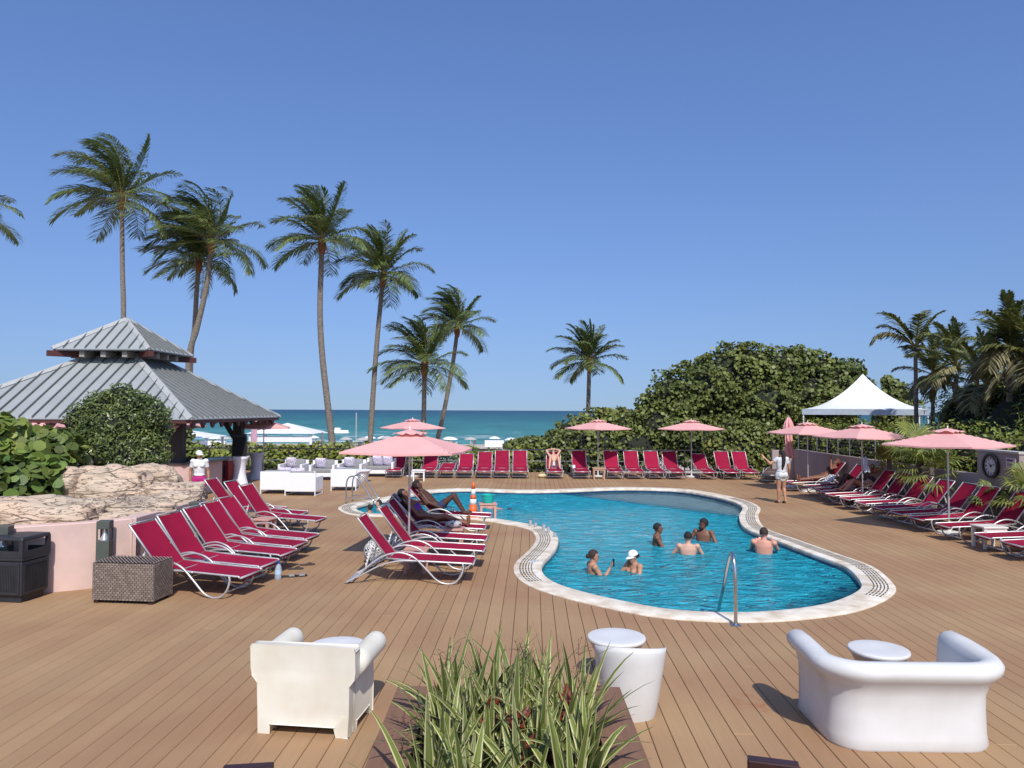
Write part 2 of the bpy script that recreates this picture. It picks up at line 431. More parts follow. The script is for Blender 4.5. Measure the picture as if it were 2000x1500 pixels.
# water
a = G(1130, 963, 0); a.z = 0
m_wat = bpy.data.materials.new('pool_water'); m_wat.use_nodes = True
n, l = nodes_of(m_wat); n.remove(n['Principled BSDF'])
tc = n.new('ShaderNodeTexCoord')
mp1 = n.new('ShaderNodeMapping'); mp1.inputs['Scale'].default_value = (0.75, 1.2, 1); mp1.inputs['Rotation'].default_value = (0, 0, R(5)); l.new(tc.outputs['Object'], mp1.inputs[0])
n1 = n.new('ShaderNodeTexNoise'); n1.inputs['Scale'].default_value = 2.7; n1.inputs['Detail'].default_value = 4.5; n1.inputs['Roughness'].default_value = 0.62; n1.inputs['Distortion'].default_value = 1.0
l.new(mp1.outputs[0], n1.inputs['Vector'])
bp = n.new('ShaderNodeBump'); bp.inputs['Strength'].default_value = 1.0; bp.inputs['Distance'].default_value = 0.40; l.new(n1.outputs['Fac'], bp.inputs['Height'])
tr = n.new('ShaderNodeBsdfTransparent'); tr.inputs[0].default_value = (0.86, 0.97, 1.0, 1)
rf = n.new('ShaderNodeBsdfRefraction'); rf.inputs['Color'].default_value = (0.86, 0.97, 1.0, 1); rf.inputs['IOR'].default_value = 1.33; rf.inputs['Roughness'].default_value = 0.0
l.new(bp.outputs[0], rf.inputs['Normal'])
mA = n.new('ShaderNodeMixShader'); mA.inputs[0].default_value = 0.35; l.new(tr.outputs[0], mA.inputs[1]); l.new(rf.outputs[0], mA.inputs[2])
df = n.new('ShaderNodeBsdfDiffuse'); df.inputs['Color'].default_value = (0.05, 0.76, 0.97, 1); 
bq = n.new('ShaderNodeBump'); bq.inputs['Strength'].default_value = 1.0; bq.inputs['Distance'].default_value = 1.6; l.new(n1.outputs['Fac'], bq.inputs['Height']); l.new(bq.outputs[0], df.inputs['Normal'])   # light scattered in the water itself
mC = n.new('ShaderNodeMixShader'); 
vd = n.new('ShaderNodeVectorMath'); vd.operation = 'DOT_PRODUCT'; vd.inputs[1].default_value = nr; vs_ = n.new('ShaderNodeVectorMath'); vs_.operation = 'SUBTRACT'; vs_.inputs[1].default_value = a
l.new(tc.outputs['Object'], vs_.inputs[0]); l.new(vs_.outputs[0], vd.inputs[0])
shl = n.new('ShaderNodeMapRange'); shl.inputs['From Min'].default_value = -0.25; shl.inputs['From Max'].default_value = 0.15; shl.inputs['To Min'].default_value = 0.64; shl.inputs['To Max'].default_value = 0.10; l.new(vd.outputs['Value'], shl.inputs['Value'])   # the ledge is shallow: little water to scatter light

v2 = n.new('ShaderNodeVectorMath'); v2.operation = 'DOT_PRODUCT'; v2.inputs[1].default_value = (0.72, -0.694, 0); v3 = n.new('ShaderNodeVectorMath'); v3.operation = 'SUBTRACT'; v3.inputs[1].default_value = (4.3, 11.3, 0)
l.new(tc.outputs['Object'], v3.inputs[0]); l.new(v3.outputs[0], v2.inputs[0]); sx2 = n.new('ShaderNodeSeparateXYZ'); l.new(tc.outputs['Object'], sx2.inputs[0])
sh2 = n.new('ShaderNodeMapRange'); sh2.inputs['From Min'].default_value = -0.2; sh2.inputs['From Max'].default_value = 0.35; sh2.inputs['To Min'].default_value = 0.64; sh2.inputs['To Max'].default_value = 0.14; l.new(v2.outputs['Value'], sh2.inputs['Value'])
sy2 = n.new('ShaderNodeMapRange'); sy2.inputs['From Min'].default_value = 12.3; sy2.inputs['From Max'].default_value = 13.0; sy2.inputs['To Min'].default_value = 0.0; sy2.inputs['To Max'].default_value = 0.64; l.new(sx2.outputs['Y'], sy2.inputs['Value'])
mx2 = n.new('ShaderNodeMath'); mx2.operation = 'MAXIMUM'; l.new(sh2.outputs[0], mx2.inputs[0]); l.new(sy2.outputs[0], mx2.inputs[1])
mn2 = n.new('ShaderNodeMath'); mn2.operation = 'MINIMUM'; l.new(mx2.outputs[0], mn2.inputs[0]); l.new(shl.outputs[0], mn2.inputs[1]); l.new(mn2.outputs[0], mC.inputs[0]); l.new(mA.outputs[0], mC.inputs[1]); l.new(df.outputs[0], mC.inputs[2])
gl = n.new('ShaderNodeBsdfGlossy'); gl.inputs['Roughness'].default_value = 0.03; l.new(bp.outputs[0], gl.inputs['Normal'])
fz = n.new('ShaderNodeFresnel'); fz.inputs['IOR'].default_value = 1.22; l.new(bp.outputs[0], fz.inputs['Normal'])
mB = n.new('ShaderNodeMixShader'); l.new(fz.outputs[0], mB.inputs[0]); l.new(mC.outputs[0], mB.inputs[1]); l.new(gl.outputs[0], mB.inputs[2])
l.new(mB.outputs[0], n['Material Output'].inputs[0])
wtr = MB(); wtr.v = [(p.x, p.y, WATER_Z) for p in inner]
for t in tessellate_polygon([[Vector((p.x, p.y, 0)) for p in inner]]):
    a, b_, c = t
    s = (inner[b_] - inner[a]).cross(inner[c] - inner[a]).z
    wtr.f.append((a, b_, c) if s > 0 else (a, c, b_))
tag(wtr.build('pool_water', m_wat), 'rippled blue water of the pool', kind='structure')

# ------------------------------------------------------------------ deck: every board is a piece
DA = R(1.58)                                     # the boards run slightly to the right of straight ahead
RD = Matrix.Rotation(DA, 3, 'Z')                 # world -> deck frame
PITCH_X = 0.181
m_plank = bpy.data.materials.new('deck_board'); m_plank.use_nodes = True
n, l = nodes_of(m_plank); b = n['Principled BSDF']; b.inputs['Roughness'].default_value = 0.62; b.inputs['Specular IOR Level'].default_value = 0.12
tc = n.new('ShaderNodeTexCoord'); oi = n.new('ShaderNodeObjectInfo')
off = n.new('ShaderNodeVectorMath'); off.operation = 'ADD'
cm = n.new('ShaderNodeCombineXYZ'); mu = n.new('ShaderNodeMath'); mu.operation = 'MULTIPLY'; mu.inputs[1].default_value = 90
l.new(oi.outputs['Random'], mu.inputs[0]); l.new(mu.outputs[0], cm.inputs[1]); l.new(tc.outputs['Object'], off.inputs[0]); l.new(cm.outputs[0], off.inputs[1])
mp = n.new('ShaderNodeMapping'); mp.inputs['Scale'].default_value = (38, 1.6, 1); l.new(off.outputs[0], mp.inputs[0])
g1 = n.new('ShaderNodeTexNoise'); g1.inputs['Scale'].default_value = 1.0; g1.inputs['Detail'].default_value = 5; l.new(mp.outputs[0], g1.inputs['Vector'])
g2 = n.new('ShaderNodeTexNoise'); g2.inputs['Scale'].default_value = 0.55; g2.inputs['Detail'].default_value = 4; l.new(tc.outputs['Object'], g2.inputs['Vector'])
c1 = n.new('ShaderNodeMix'); c1.data_type = 'RGBA'; c1.inputs['A'].default_value = (0.335, 0.213, 0.110, 1); c1.inputs['B'].default_value = (0.40, 0.26, 0.139, 1)
l.new(g1.outputs['Fac'], c1.inputs['Factor'])
c2 = n.new('ShaderNodeMix'); c2.data_type = 'RGBA'; c2.blend_type = 'MULTIPLY'; c2.inputs['B'].default_value = (0.90, 0.82, 0.84, 1)
r2 = n.new('ShaderNodeMapRange'); r2.inputs['From Min'].default_value = 0.38; r2.inputs['From Max'].default_value = 0.62; l.new(g2.outputs['Fac'], r2.inputs['Value']); l.new(r2.outputs[0], c2.inputs['Factor'])
l.new(c1.outputs['Result'], c2.inputs['A'])
hs = n.new('ShaderNodeHueSaturation'); r3 = n.new('ShaderNodeMapRange'); r3.inputs['To Min'].default_value = 0.94; r3.inputs['To Max'].default_value = 1.05
l.new(oi.outputs['Random'], r3.inputs['Value']); l.new(r3.outputs[0], hs.inputs['Value']); l.new(c2.outputs['Result'], hs.inputs['Color'])
# a rusty stain on the boards beside the white sofa, and small dark spots
stain = RD @ G(1458, 1372)
vm = n.new('ShaderNodeVectorMath'); vm.operation = 'DISTANCE'; vm.inputs[1].default_value = stain; 
wob = n.new('ShaderNodeTexNoise'); wob.inputs['Scale'].default_value = 7; wob.inputs['Detail'].default_value = 6; l.new(tc.outputs['Object'], wob.inputs['Vector'])
l.new(tc.outputs['Object'], vm.inputs[0])
ma = n.new('ShaderNodeMath'); ma.operation = 'MULTIPLY_ADD'; ma.inputs[1].default_value = 0.95; ma.inputs[2].default_value = -0.30; l.new(wob.outputs['Fac'], ma.inputs[0])
mb_ = n.new('ShaderNodeMath'); mb_.operation = 'SUBTRACT'; l.new(ma.outputs[0], mb_.inputs[0]); l.new(vm.outputs['Value'], mb_.inputs[1])
r4 = n.new('ShaderNodeMapRange'); r4.inputs['From Min'].default_value = -0.02; r4.inputs['From Max'].default_value = 0.16; r4.inputs['To Max'].default_value = 0.55; l.new(mb_.outputs[0], r4.inputs['Value'])
c3 = n.new('ShaderNodeMix'); c3.data_type = 'RGBA'; c3.inputs['B'].default_value = (0.30, 0.115, 0.05, 1); l.new(r4.outputs[0], c3.inputs['Factor']); l.new(hs.outputs[0], c3.inputs['A'])
sp = n.new('ShaderNodeTexNoise'); sp.inputs['Scale'].default_value = 3.2; sp.inputs['Detail'].default_value = 10; sp.inputs['Roughness'].default_value = 0.8; l.new(tc.outputs['Object'], sp.inputs['Vector'])
r5 = n.new('ShaderNodeMapRange'); r5.inputs['From Min'].default_value = 0.66; r5.inputs['From Max'].default_value = 0.72; r5.inputs['To Max'].default_value = 0.35; l.new(sp.outputs['Fac'], r5.inputs['Value'])
c4 = n.new('ShaderNodeMix'); c4.data_type = 'RGBA'; c4.inputs['B'].default_value = (0.19, 0.11, 0.07, 1); l.new(r5.outputs[0], c4.inputs['Factor']); l.new(c3.outputs['Result'], c4.inputs['A'])
l.new(c4.outputs['Result'], b.inputs['Base Color'])
bb = n.new('ShaderNodeBump'); bb.inputs['Strength'].default_value = 0.25; bb.inputs['Distance'].default_value = 0.004; l.new(g1.outputs['Fac'], bb.inputs['Height']); l.new(bb.outputs[0], b.inputs['Normal'])

dmid = [RD @ p for p in mid]
def crossings(x):
    ys_ = []
    for i in range(N):
        a, c = dmid[i], dmid[(i + 1) % N]
        if (a.x <= x) != (c.x <= x): ys_.append(a.y + (c.y - a.y) * (x - a.x) / (c.x - a.x))
    return sorted(ys_)
YN, YF = 2.6, 33.9
m_under = mat('deck_joist_dark', (0.10, 0.06, 0.035), 0.95)
deck = tag(bpy.data.objects.new('deck', None), 'brown composite board deck round the pool', kind='structure'); col.objects.link(deck); deck.rotation_euler = (0, 0, -DA)
def plank(xa, xb, segs):
    k = MB()
    for (ya0, yb0, ya1, yb1) in segs:
        e_ = 0.004
        top = [(xa, ya0, 0), (xb, yb0, 0), (xb, yb1, 0), (xa, ya1, 0)]
        ins = [(xa + e_, ya0 + e_, .0), (xb - e_, yb0 + e_, .0), (xb - e_, yb1 - e_, .0), (xa + e_, ya1 - e_, .0)]
        low = [(p[0], p[1], -0.005) for p in top]; bot = [(p[0], p[1], -0.03) for p in top]
        k.add(ins + low + bot, [(0, 1, 2, 3)] + [(4 + i, 4 + (i + 1) % 4, (i + 1) % 4, i) for i in range(4)] + [(8 + i, 8 + (i + 1) % 4, 4 + (i + 1) % 4, 4 + i) for i in range(4)])
    k.build('plank', m_plank, deck)
nb = 0
x = -15.8
while x < 18.5:
    xa, xb = x + 0.0025, x + PITCH_X - 0.0025
    ca, cb = crossings(xa), crossings(xb)
    if len(ca) != len(cb):
        xm = (xa + xb) / 2; cm_ = crossings(xm)
        ca = cb = (ca if len(ca) > len(cb) else cb) if abs(len(ca) - len(cb)) == 2 else cm_
    ba, bb_ = [YN] + ca + [YF], [YN] + cb + [YF]
    segs = [(ba[i], bb_[i], ba[i + 1], bb_[i + 1]) for i in range(0, len(ba), 2)]
    if -9 < x < 10 and random.random() < 0.36:
        ya0, yb0, ya1, yb1 = segs[0]; ys_ = random.uniform(4.5, 13)
        if ys_ < min(ya1, yb1) - 1.0:
            plank(xa, xb, [(ya0, yb0, ys_ - 0.002, ys_ - 0.002)]); segs[0] = (ys_ + 0.002, ys_ + 0.002, ya1, yb1)
    plank(xa, xb, segs)
    x += PITCH_X; nb += 1
# dark bearers under the boards (a sheet with the pool cut out)
bm = bmesh.new()
def loop(ps):
    vs_ = [bm.verts.new(p) for p in ps]
    return [bm.edges.new((vs_[i], vs_[(i + 1) % len(vs_)])) for i in range(len(vs_))]
es = loop([(-15.8, YN, -0.035), (18.5, YN, -0.035), (18.5, YF, -0.035), (-15.8, YF, -0.035)]) + loop([(p.x, p.y, -0.035) for p in dmid])
bmesh.ops.triangle_fill(bm, use_beauty=True, use_dissolve=False, edges=es, normal=(0, 0, 1))
me = bpy.data.meshes.new('deck_underlay'); bm.to_mesh(me); bm.free(); me.materials.append(m_under)
link('deck_underlay', me, deck)
# ================================================================== FURNITURE ON THE DECK
m_sling = mat('sling_fabric', (0.275, 0.010, 0.040), 0.8, c2=(0.235, 0.008, 0.034), scale=3, bump=0.15, bscale=400, rand=0.12, spec=0.12)
m_brown_sling = mat('brown_sling', (0.10, 0.06, 0.045), 0.8)
m_alu = mat('aluminium_tube', (0.62, 0.61, 0.585), 0.38, metal=0.55, c2=(0.5, 0.49, 0.47), scale=8)
m_plastic = mat('white_plastic', (0.78, 0.77, 0.73), 0.5)
SEAT_L = 1.33
_LM = {}
def lounger_meshes(ang, sling):
    key = (round(ang, 3), sling.name)
    if key in _LM: return _LM[key]
    W = 0.29
    def seat_z(s): return 0.405 - 0.055 * s - 0.018 * math.sin(math.pi * min(max(s / SEAT_L, 0), 1))
    rows = []
    ss = [i / 10 * SEAT_L for i in range(11)] + [SEAT_L + 0.02, SEAT_L + 0.03]
    for s in ss:
        dz = -0.0 if s <= SEAT_L else (-0.012 if s < SEAT_L + 0.025 else -0.045)
        rows.append([(s, W * (j / 3 - 1), seat_z(s) + dz - 0.012 * (1 - (j / 3 - 1) ** 2)) for j in range(7)])
    seat = MB().grid(rows, flip=True).grid([[(p[0], p[1], p[2] - 0.006) for p in r] for r in rows])
    L = 0.80; ca, sa = math.cos(ang), math.sin(ang)
    hx, hz = -0.015, 0.405
    def bk(t, off=0.0): return (hx - ca * t + sa * off * -1, hz + sa * t - ca * off)
    rows = []
    for i in range(9):
        t = L * i / 8
        sag = 0.018 * math.sin(math.pi * i / 8)
        rows.append([(bk(t, sag + 0.012 * (1 - (j / 3 - 1) ** 2))[0], W * (j / 3 - 1), bk(t, sag + 0.012 * (1 - (j / 3 - 1) ** 2))[1]) for j in range(7)])
    back = MB().grid(rows).grid([[(p[0] - 0.004, p[1], p[2] - 0.005) for p in r] for r in rows], flip=True)
    rail = MB(); bfr = MB(); rt = 0.0155
    for s in (-1, 1):
        y = s * 0.302
        rail.tube([(-0.06, y, 0.408), (0.4, y, seat_z(0.4) + 0.004), (SEAT_L, y, seat_z(SEAT_L)), (SEAT_L + 0.03, y, seat_z(SEAT_L) - 0.02)], rt, 6)
        bfr.tube([(*[bk(-0.02)[0]], y, bk(-0.02)[1]), (bk(L)[0], y, bk(L)[1]), (bk(L + 0.03)[0], y * 0.97, bk(L + 0.03)[1])], rt, 6)
    rail.tube([(SEAT_L + 0.028, -0.3, seat_z(SEAT_L) - 0.022), (SEAT_L + 0.028, 0.3, seat_z(SEAT_L) - 0.022)], rt, 6)
    bfr.tube([(bk(L + 0.025)[0], -0.295, bk(L + 0.025)[1]), (bk(L + 0.025)[0], 0.295, bk(L + 0.025)[1])], 0.012, 6)
    arms = []
    for s in (-1, 1):
        y = s * 0.332
        a = spline([(-0.70, y, 0.014), (-0.52, y, 0.11), (-0.32, y, 0.29), (-0.12, y, 0.43), (0.08, y, 0.495), (0.24, y, 0.495), (0.42, y, 0.42), (0.62, y, 0.23), (0.78, y, 0.07), (0.92, y, 0.014), (1.06, y, 0.03), (1.16, y, 0.13), (1.205, y, 0.27), (1.19, y, 0.335)], 4)
        lo = spline([(-0.70, y, 0.014), (-0.42, y, 0.15), (-0.15, y, 0.29), (0.12, y, 0.365), (0.4, y, 0.375), (0.6, y, 0.365)], 4)
        arms.append(MB().tube(a, 0.0165, 6).tube(lo, 0.0135, 6))
    crs = [MB().tube([(-0.66, -0.335, 0.03), (-0.66, 0.335, 0.03)], 0.014, 6).box((-0.63, 0, 0.035), (0.09, 0.66, 0.012)), MB().tube([(1.13, -0.33, 0.09), (1.13, 0.33, 0.09)], 0.013, 6), MB().tube([(0.30, -0.30, 0.36), (0.30, 0.30, 0.36)], 0.012, 6)]
    st = MB()
    if ang > 0.2:
        bx, bz = bk(0.36, 0.045)
        for s in (-1, 1):
            st.tube([(bx, s * 0.25, bz - 0.01), (-0.40, s * 0.25, 0.20)], 0.010, 5)
            for k in range(6):
                f_ = 0.15 + 0.12 * k; st.box((bx + (-0.40 - bx) * f_ - 0.012, s * 0.25, bz + (0.20 - bz) * f_ - 0.012), (0.022, 0.022, 0.03))
        st.tube([(-0.40, -0.33, 0.205), (-0.40, 0.33, 0.205)], 0.011, 6)
    _LM[key] = [('seat', seat.mesh('seat', sling, 'all')), ('backrest', back.mesh('backrest', sling, 'all')), ('seat_rail', rail.mesh('seat_rail', m_alu, 'all')),
                ('back_rail', bfr.mesh('back_rail', m_alu, 'all')), ('arm_frame', arms[0].mesh('arm_frame', m_alu, 'all')), ('arm_frame', arms[1].mesh('arm_frame', m_alu, 'all')),
                *[('crossbar', c_.mesh('crossbar', m_alu, True)) for c_ in crs]] + ([('prop', st.mesh('prop', m_plastic))] if st.v else [])
    return _LM[key]
def lounger(foot, heading, label, group, ang=R(53.5), sling=None):
    """foot: middle of the foot end on the ground; heading: direction from hinge to foot (radians)"""
    d = Vector((math.cos(heading), math.sin(heading), 0))
    t = thing('sun_lounger', label, 'sun lounger', Vector((foot[0], foot[1], 0)) - d * (SEAT_L + 0.03), heading, group)
    for nm, me in lounger_meshes(ang, sling or m_sling): link(nm, me, t)
    return t
ORD = ['first', 'second', 'third', 'fourth', 'fifth', 'sixth', 'seventh', 'eighth', 'ninth', 'tenth', 'eleventh', 'twelfth', 'thirteenth']

# left row: feet toward the pool, backs to the pink wall
gl = 'loungers in the row by the pink wall'
left_px = [(481.6, 1127), (519, 1106.4), (557.6, 1084), (580.8, 1067), (604.8, 1052), (624, 1016.8), (590, 1004.8), (549, 996)]
LEFT = []
for i, (px, py) in enumerate(left_px):
    c = G(px, py, 0.335); h = R(-12 if i < 5 else -10 + 2 * (i - 5)); d = Vector((math.cos(h), math.sin(h), 0)); nrm = Vector((-d.y, d.x, 0))
    foot = c + nrm * 0.30 - d * 0.10
    lab = ('magenta sling lounger nearest the wicker box, feet toward the pool' if i == 0 else f'magenta sling lounger, {ORD[i]} from the wicker box in the row along the pink wall')
    LEFT.append(lounger(foot, h, lab, gl, R(49.5 + (i * 7 % 4) * 1.3)))
# middle group by the pool
gc = 'loungers in the group beside the pool bend'
mid_px = [(924, 1102), (944, 1077), (948, 1056), (946, 1034), (958, 1010)]
MIDL = []
mlab = ['magenta lounger in front of the centre group, white prop showing under its back', 'magenta lounger, second from the front of the centre group by the pool bend', 'magenta lounger, third from the front of the centre group, umbrella pole behind it',
        'magenta lounger under the woman in the purple bikini', 'magenta lounger under the dark-haired sunbather nearest the orange cone']
for i, (px, py) in enumerate(mid_px):
    c = G(px, py, 0.325); h = R((-1.5, -3, -3, -2, -2)[i]); d = Vector((math.cos(h), math.sin(h), 0)); nrm = Vector((-d.y, d.x, 0))
    MIDL.append(lounger(c + nrm * 0.30, h, mlab[i], gc, R((52, 53, 51, 47, 47)[i])))
# far row in front of the railing
gf = 'loungers in the far row in front of the railing'
far = [(770, 54), (835, 54), (871, 6), (907, 38), (945, 47), (980, 55), (1016, 55), (1084, 50), (1136, 55), (1201, 55), (1242, 55), (1283, 54), (1321, 53), (1382, 42), (1427, 55), (1463, 55)]
flab = ['magenta far-row lounger between the white loveseat and the low white table', 'magenta far-row lounger standing just behind the low white table', 'magenta far-row lounger laid flat beside the white table',
        'magenta far-row lounger with low back, beside the flat one', 'magenta far-row lounger with half raised back, fifth from the white sofas', 'magenta far-row lounger with upright back, sixth from the white sofas',
        'magenta far-row lounger with upright back on the edge of the wide gap', 'magenta far-row lounger with a sunbather sitting on it', 'shaded magenta far-row lounger with a pale towel over its arm',
        'shaded magenta far-row lounger behind the small wooden table', 'magenta far-row lounger, second beyond the wooden table toward the big tree', 'magenta far-row lounger, third beyond the wooden table',
        'half shaded magenta far-row lounger before the white umbrella base', 'magenta far-row lounger with lower back just past the white umbrella base', 'magenta far-row lounger, last but one before the brown lounger', 'magenta far-row lounger next to the brown lounger']
FARL = []
for i, (px, a) in enumerate(far):
    yb = 934 + (px - 1000) * 0.0055
    p = G(px, yb, 0); FARL.append(lounger((p.x, p.y - 0.38, 0), R(-90), flab[i], gf, R(a)))
p = G(1512, 941); lounger((p.x - 0.4, p.y - 0.6, 0), R(-115), 'dark brown lounger laid flat at the shaded end of the far row', gf, R(3), m_brown_sling)
# right row: feet toward the pool, backs to the wall
gr = 'loungers in the row along the right-hand wall'
right_px = [(1547, 942.6), (1584, 951), (1607, 957.5), (1622, 963), (1630, 968), (1660.6, 975.5), (1690, 984), (1727, 994), (1764, 1004), (1804.8, 1015), (1857.6, 1029.6), (1936, 1050.4), (1998, 1066)]
rlab = ['shaded magenta lounger at the far end of the right-hand row, white patterned towel on it', 'shaded magenta lounger beside the patterned towel under the far right umbrella', 'shaded magenta lounger carrying the man with raised knees', 'magenta lounger carrying the woman with bent legs',
        'magenta lounger just in front of the sunbathing couple on the right', 'magenta lounger, second in front of the sunbathing couple on the right', 'half shaded magenta lounger before the fan palm on the right', 'deeply shaded magenta lounger behind the near right umbrella pole',
        'magenta lounger whose back is half shaded by the near right umbrella', 'magenta lounger below the wall with the round clock', 'magenta lounger behind the cream side table on the right', 'magenta lounger in front of the cream side table, cut by the frame', 'magenta lounger nearest the camera at the right edge, mostly out of frame']
RIGHTL = []
for i, (px, py) in enumerate(right_px):
    c = G(px, py, 0.335); h = R(180 + (2, 4, 1, 5, 3, 5, 2, 4, 2, 4, 1, -2, 2)[i]); d = Vector((math.cos(h), math.sin(h), 0)); nrm = Vector((d.y, -d.x, 0))
    RIGHTL.append(lounger(c + nrm * 0.30, h, rlab[i], gr, R((50, 50, 52, 42, 52, 52, 52, 50, 51, 53, 53, 53, 53)[i])))

# ------------------------------------------------------------------ umbrellas
m_pink = mat('pink_canvas', (0.84, 0.45, 0.41), 0.85, c2=(0.80, 0.415, 0.38), scale=4, trans=0.18, bump=0.1, bscale=300)
m_pole = mat('pole_grey', (0.55, 0.54, 0.51), 0.4, metal=0.5)
m_base = mat('base_concrete', (0.62, 0.61, 0.58), 0.8)
UM = {}
def umbrella_parts():
    if UM: return UM['p']
    S = 1.0; H0, H1 = 2.06, 2.385; can = MB()
    P = []
    nn = 9
    def top(u, v):
        r = max(abs(u), abs(v)); a = abs(abs(u) - abs(v)) 
        z = H1 - (H1 - H0) * r ** 1.03
        k = min(abs(u), abs(v)) / max(r, 1e-6)
        z -= 0.03 * r * (1 - k)                     # panels sag between the corner ribs
        return (u * S, v * S, z)
    us = [-1 + 2 * i / (nn * 2) for i in range(nn * 2 + 1)]
    P = [[top(u, v) for u in us] for v in us]
    can.grid(P)
    for side in range(4):                            # a short hem all round
        for i in range(len(us) - 1):
            a = [top(us[i], -1), top(us[i + 1], -1)][:]
            M = Matrix.Rotation(side * math.pi / 2, 3, 'Z')
            q = [M @ Vector(a[0]), M @ Vector(a[1])]
            can.add([q[0], q[1], q[1] + Vector((0, 0, -0.035)), q[0] + Vector((0, 0, -0.035))], [(0, 3, 2, 1)])
    vent = MB(); vs_ = [-1 + 2 * i / 8 for i in range(9)]
    vent.grid([[(u * 0.27, v * 0.27, H1 + 0.06 - 0.085 * max(abs(u), abs(v)) + (0.02 * math.sin(9 * u + 5 * v) if max(abs(u), abs(v)) > 0.9 else 0)) for u in vs_] for v in vs_])
    pole = MB().tube([(0, 0, 0.05), (0, 0, H1 + 0.03)], 0.021, 10)
    fin = MB().lathe([(0.0, 0.12), (0.016, 0.11), (0.02, 0.09), (0.012, 0.07), (0.022, 0.06), (0.0, 0.05)][::-1], 10, (0, 0, H1 - 0.01))
    ribs = []
    for k in range(8):
        a = k * math.pi / 4 + math.pi / 4; r = S * (1.40 if k % 2 == 0 else 1.0)
        e = Vector((math.cos(a) * r, math.sin(a) * r, H0 + (0.01 if k % 2 == 0 else -0.03)))
        t0 = Vector((0, 0, H1 - 0.03))
        rb = MB().tube([t0, t0.lerp(e, 0.5) + Vector((0, 0, -0.02)), e + Vector((0, 0, -0.015))], 0.009, 5)
        rb.tube([Vector((0, 0, H1 - 0.45)), t0.lerp(e, 0.45) + Vector((0, 0, -0.03))], 0.007, 5)
        ribs.append(('rib', rb.mesh('rib', m_pole)))
    base = MB().lathe([(0.24, 0.0), (0.255, 0.02), (0.25, 0.06), (0.06, 0.075), (0.035, 0.09), (0.033, 0.30), (0.0, 0.30)], 20)
    UM['p'] = [('canopy', can.mesh('canopy', m_pink)), ('vent', vent.mesh('vent', m_pink, True)), ('pole', pole.mesh('pole', m_pole, True)), ('finial', fin.mesh('finial', m_plastic, True)), ('base', base.mesh('base', m_base, True))] + ribs
    return UM['p']
def umbrella(loc, rz, label, scale=1.0):
    t = thing('patio_umbrella', label, 'umbrella', (loc[0], loc[1], 0), rz, 'pink square patio umbrellas')
    for nm, me in umbrella_parts(): link(nm, me, t)
    t.scale = (scale,) * 3
    return t
def at(px, Y):
    p = D(px, 801, Y); return (p.x, Y, 0)
umbrella(at(801, 13.85), R(-7), 'pink umbrella shading the two sunbathers in the centre group')
umbrella(at(806, 31.2), R(38), 'pink umbrella above the low white table in the far row')
umbrella(at(1168, 31.6), R(33), 'pink umbrella by the small wooden table in the far row')
umbrella(at(1350, 31.6), R(44), 'pink umbrella on a white base in front of the big tree')
umbrella(at(1577, 26.2), R(12), 'pink umbrella overlapping the closed one at the far right')
umbrella(at(1683, 22.4), R(14), 'pink umbrella over the sunbathing couple in the right row')
umbrella(at(1850, 17.2), R(33), 'large looking pink umbrella nearest the wall clock on the right')
umbrella(at(516, 30.6), R(14), 'pink umbrella beside the gazebo post and white sofas')
umbrella(at(349, 31.5), R(15), 'pink umbrella seen under the gazebo roof beyond the staff member')
umbrella(at(72, 30.0), R(20), 'pink umbrella behind the broad-leaved bush at the left edge')
# closed umbrella
t = thing('closed_umbrella', 'closed pink umbrella strapped to its pole behind the walking woman', 'umbrella', at(1540, 27.6), 0, 'pink square patio umbrellas')
cl = MB(); rws = []
prof = [(0.0, 2.62), (0.05, 2.56), (0.12, 2.40), (0.155, 2.22), (0.10, 2.06), (0.12, 1.8), (0.105, 1.55), (0.155, 1.3), (0.19, 1.12), (0.15, 1.08)]
for r, z in prof:
    rws.append([(r * (1 + 0.28 * math.sin(8 * a + z * 4)) * math.cos(a), r * (1 + 0.28 * math.sin(8 * a + z * 4)) * math.sin(a), z) for a in [2 * math.pi * k / 40 for k in range(41)]])
cl.grid(rws, flip=True)
cl.build('folded_canopy', m_pink, t, smooth=True)
MB().tube([(0, 0, .05), (0, 0, 2.66)], 0.02, 8).build('pole', m_pole, t, smooth=True)
link('base', dict((a, b) for a, b in umbrella_parts())['base'], t)

# ------------------------------------------------------------------ small tables
m_cream = mat('cream_plastic', (0.74, 0.70, 0.60), 0.45)
m_wood = mat('light_wood', (0.50, 0.30, 0.20), 0.6, c2=(0.42, 0.25, 0.16), scale=14, stretch=(1, 8, 8))
m_pinkwood = mat('pink_laminate', (0.55, 0.30, 0.24), 0.6)
def side_table(loc, rz, m, label, w=0.5, d=0.5, h=0.44):
    t = thing('side_table', label, 'side table', (loc[0], loc[1], 0), rz, 'small side tables')
    MB().box((0, 0, h - 0.02), (w, d, 0.035)).build('table_top', m, t, bevel=0.008)
    MB().box((0, d / 2 - 0.035, h - 0.07), (w - 0.06, 0.02, 0.07)).box((0, -d / 2 + 0.035, h - 0.07), (w - 0.06, 0.02, 0.07)).build('apron', m, t)
    for sx in (-1, 1):
        for sy in (-1, 1):
            M = Matrix.Rotation(sy * R(4), 3, 'X') @ Matrix.Rotation(-sx * R(4), 3, 'Y')
            MB().box((0, 0, (h - 0.04) / 2), (0.05, 0.05, h - 0.04), taper=1.25).build('leg', m, t, loc=(sx * (w / 2 - 0.05), sy * (d / 2 - 0.05), 0))
    return t
p = G(818, 939); side_table(p, R(5), m_plastic, 'low white plastic side table in the far row')
p = G(1170, 936); side_table((p.x, p.y + 0.15, 0), 0, m_wood, 'small brown wooden side table in the far row', 0.52, 0.5, 0.46)
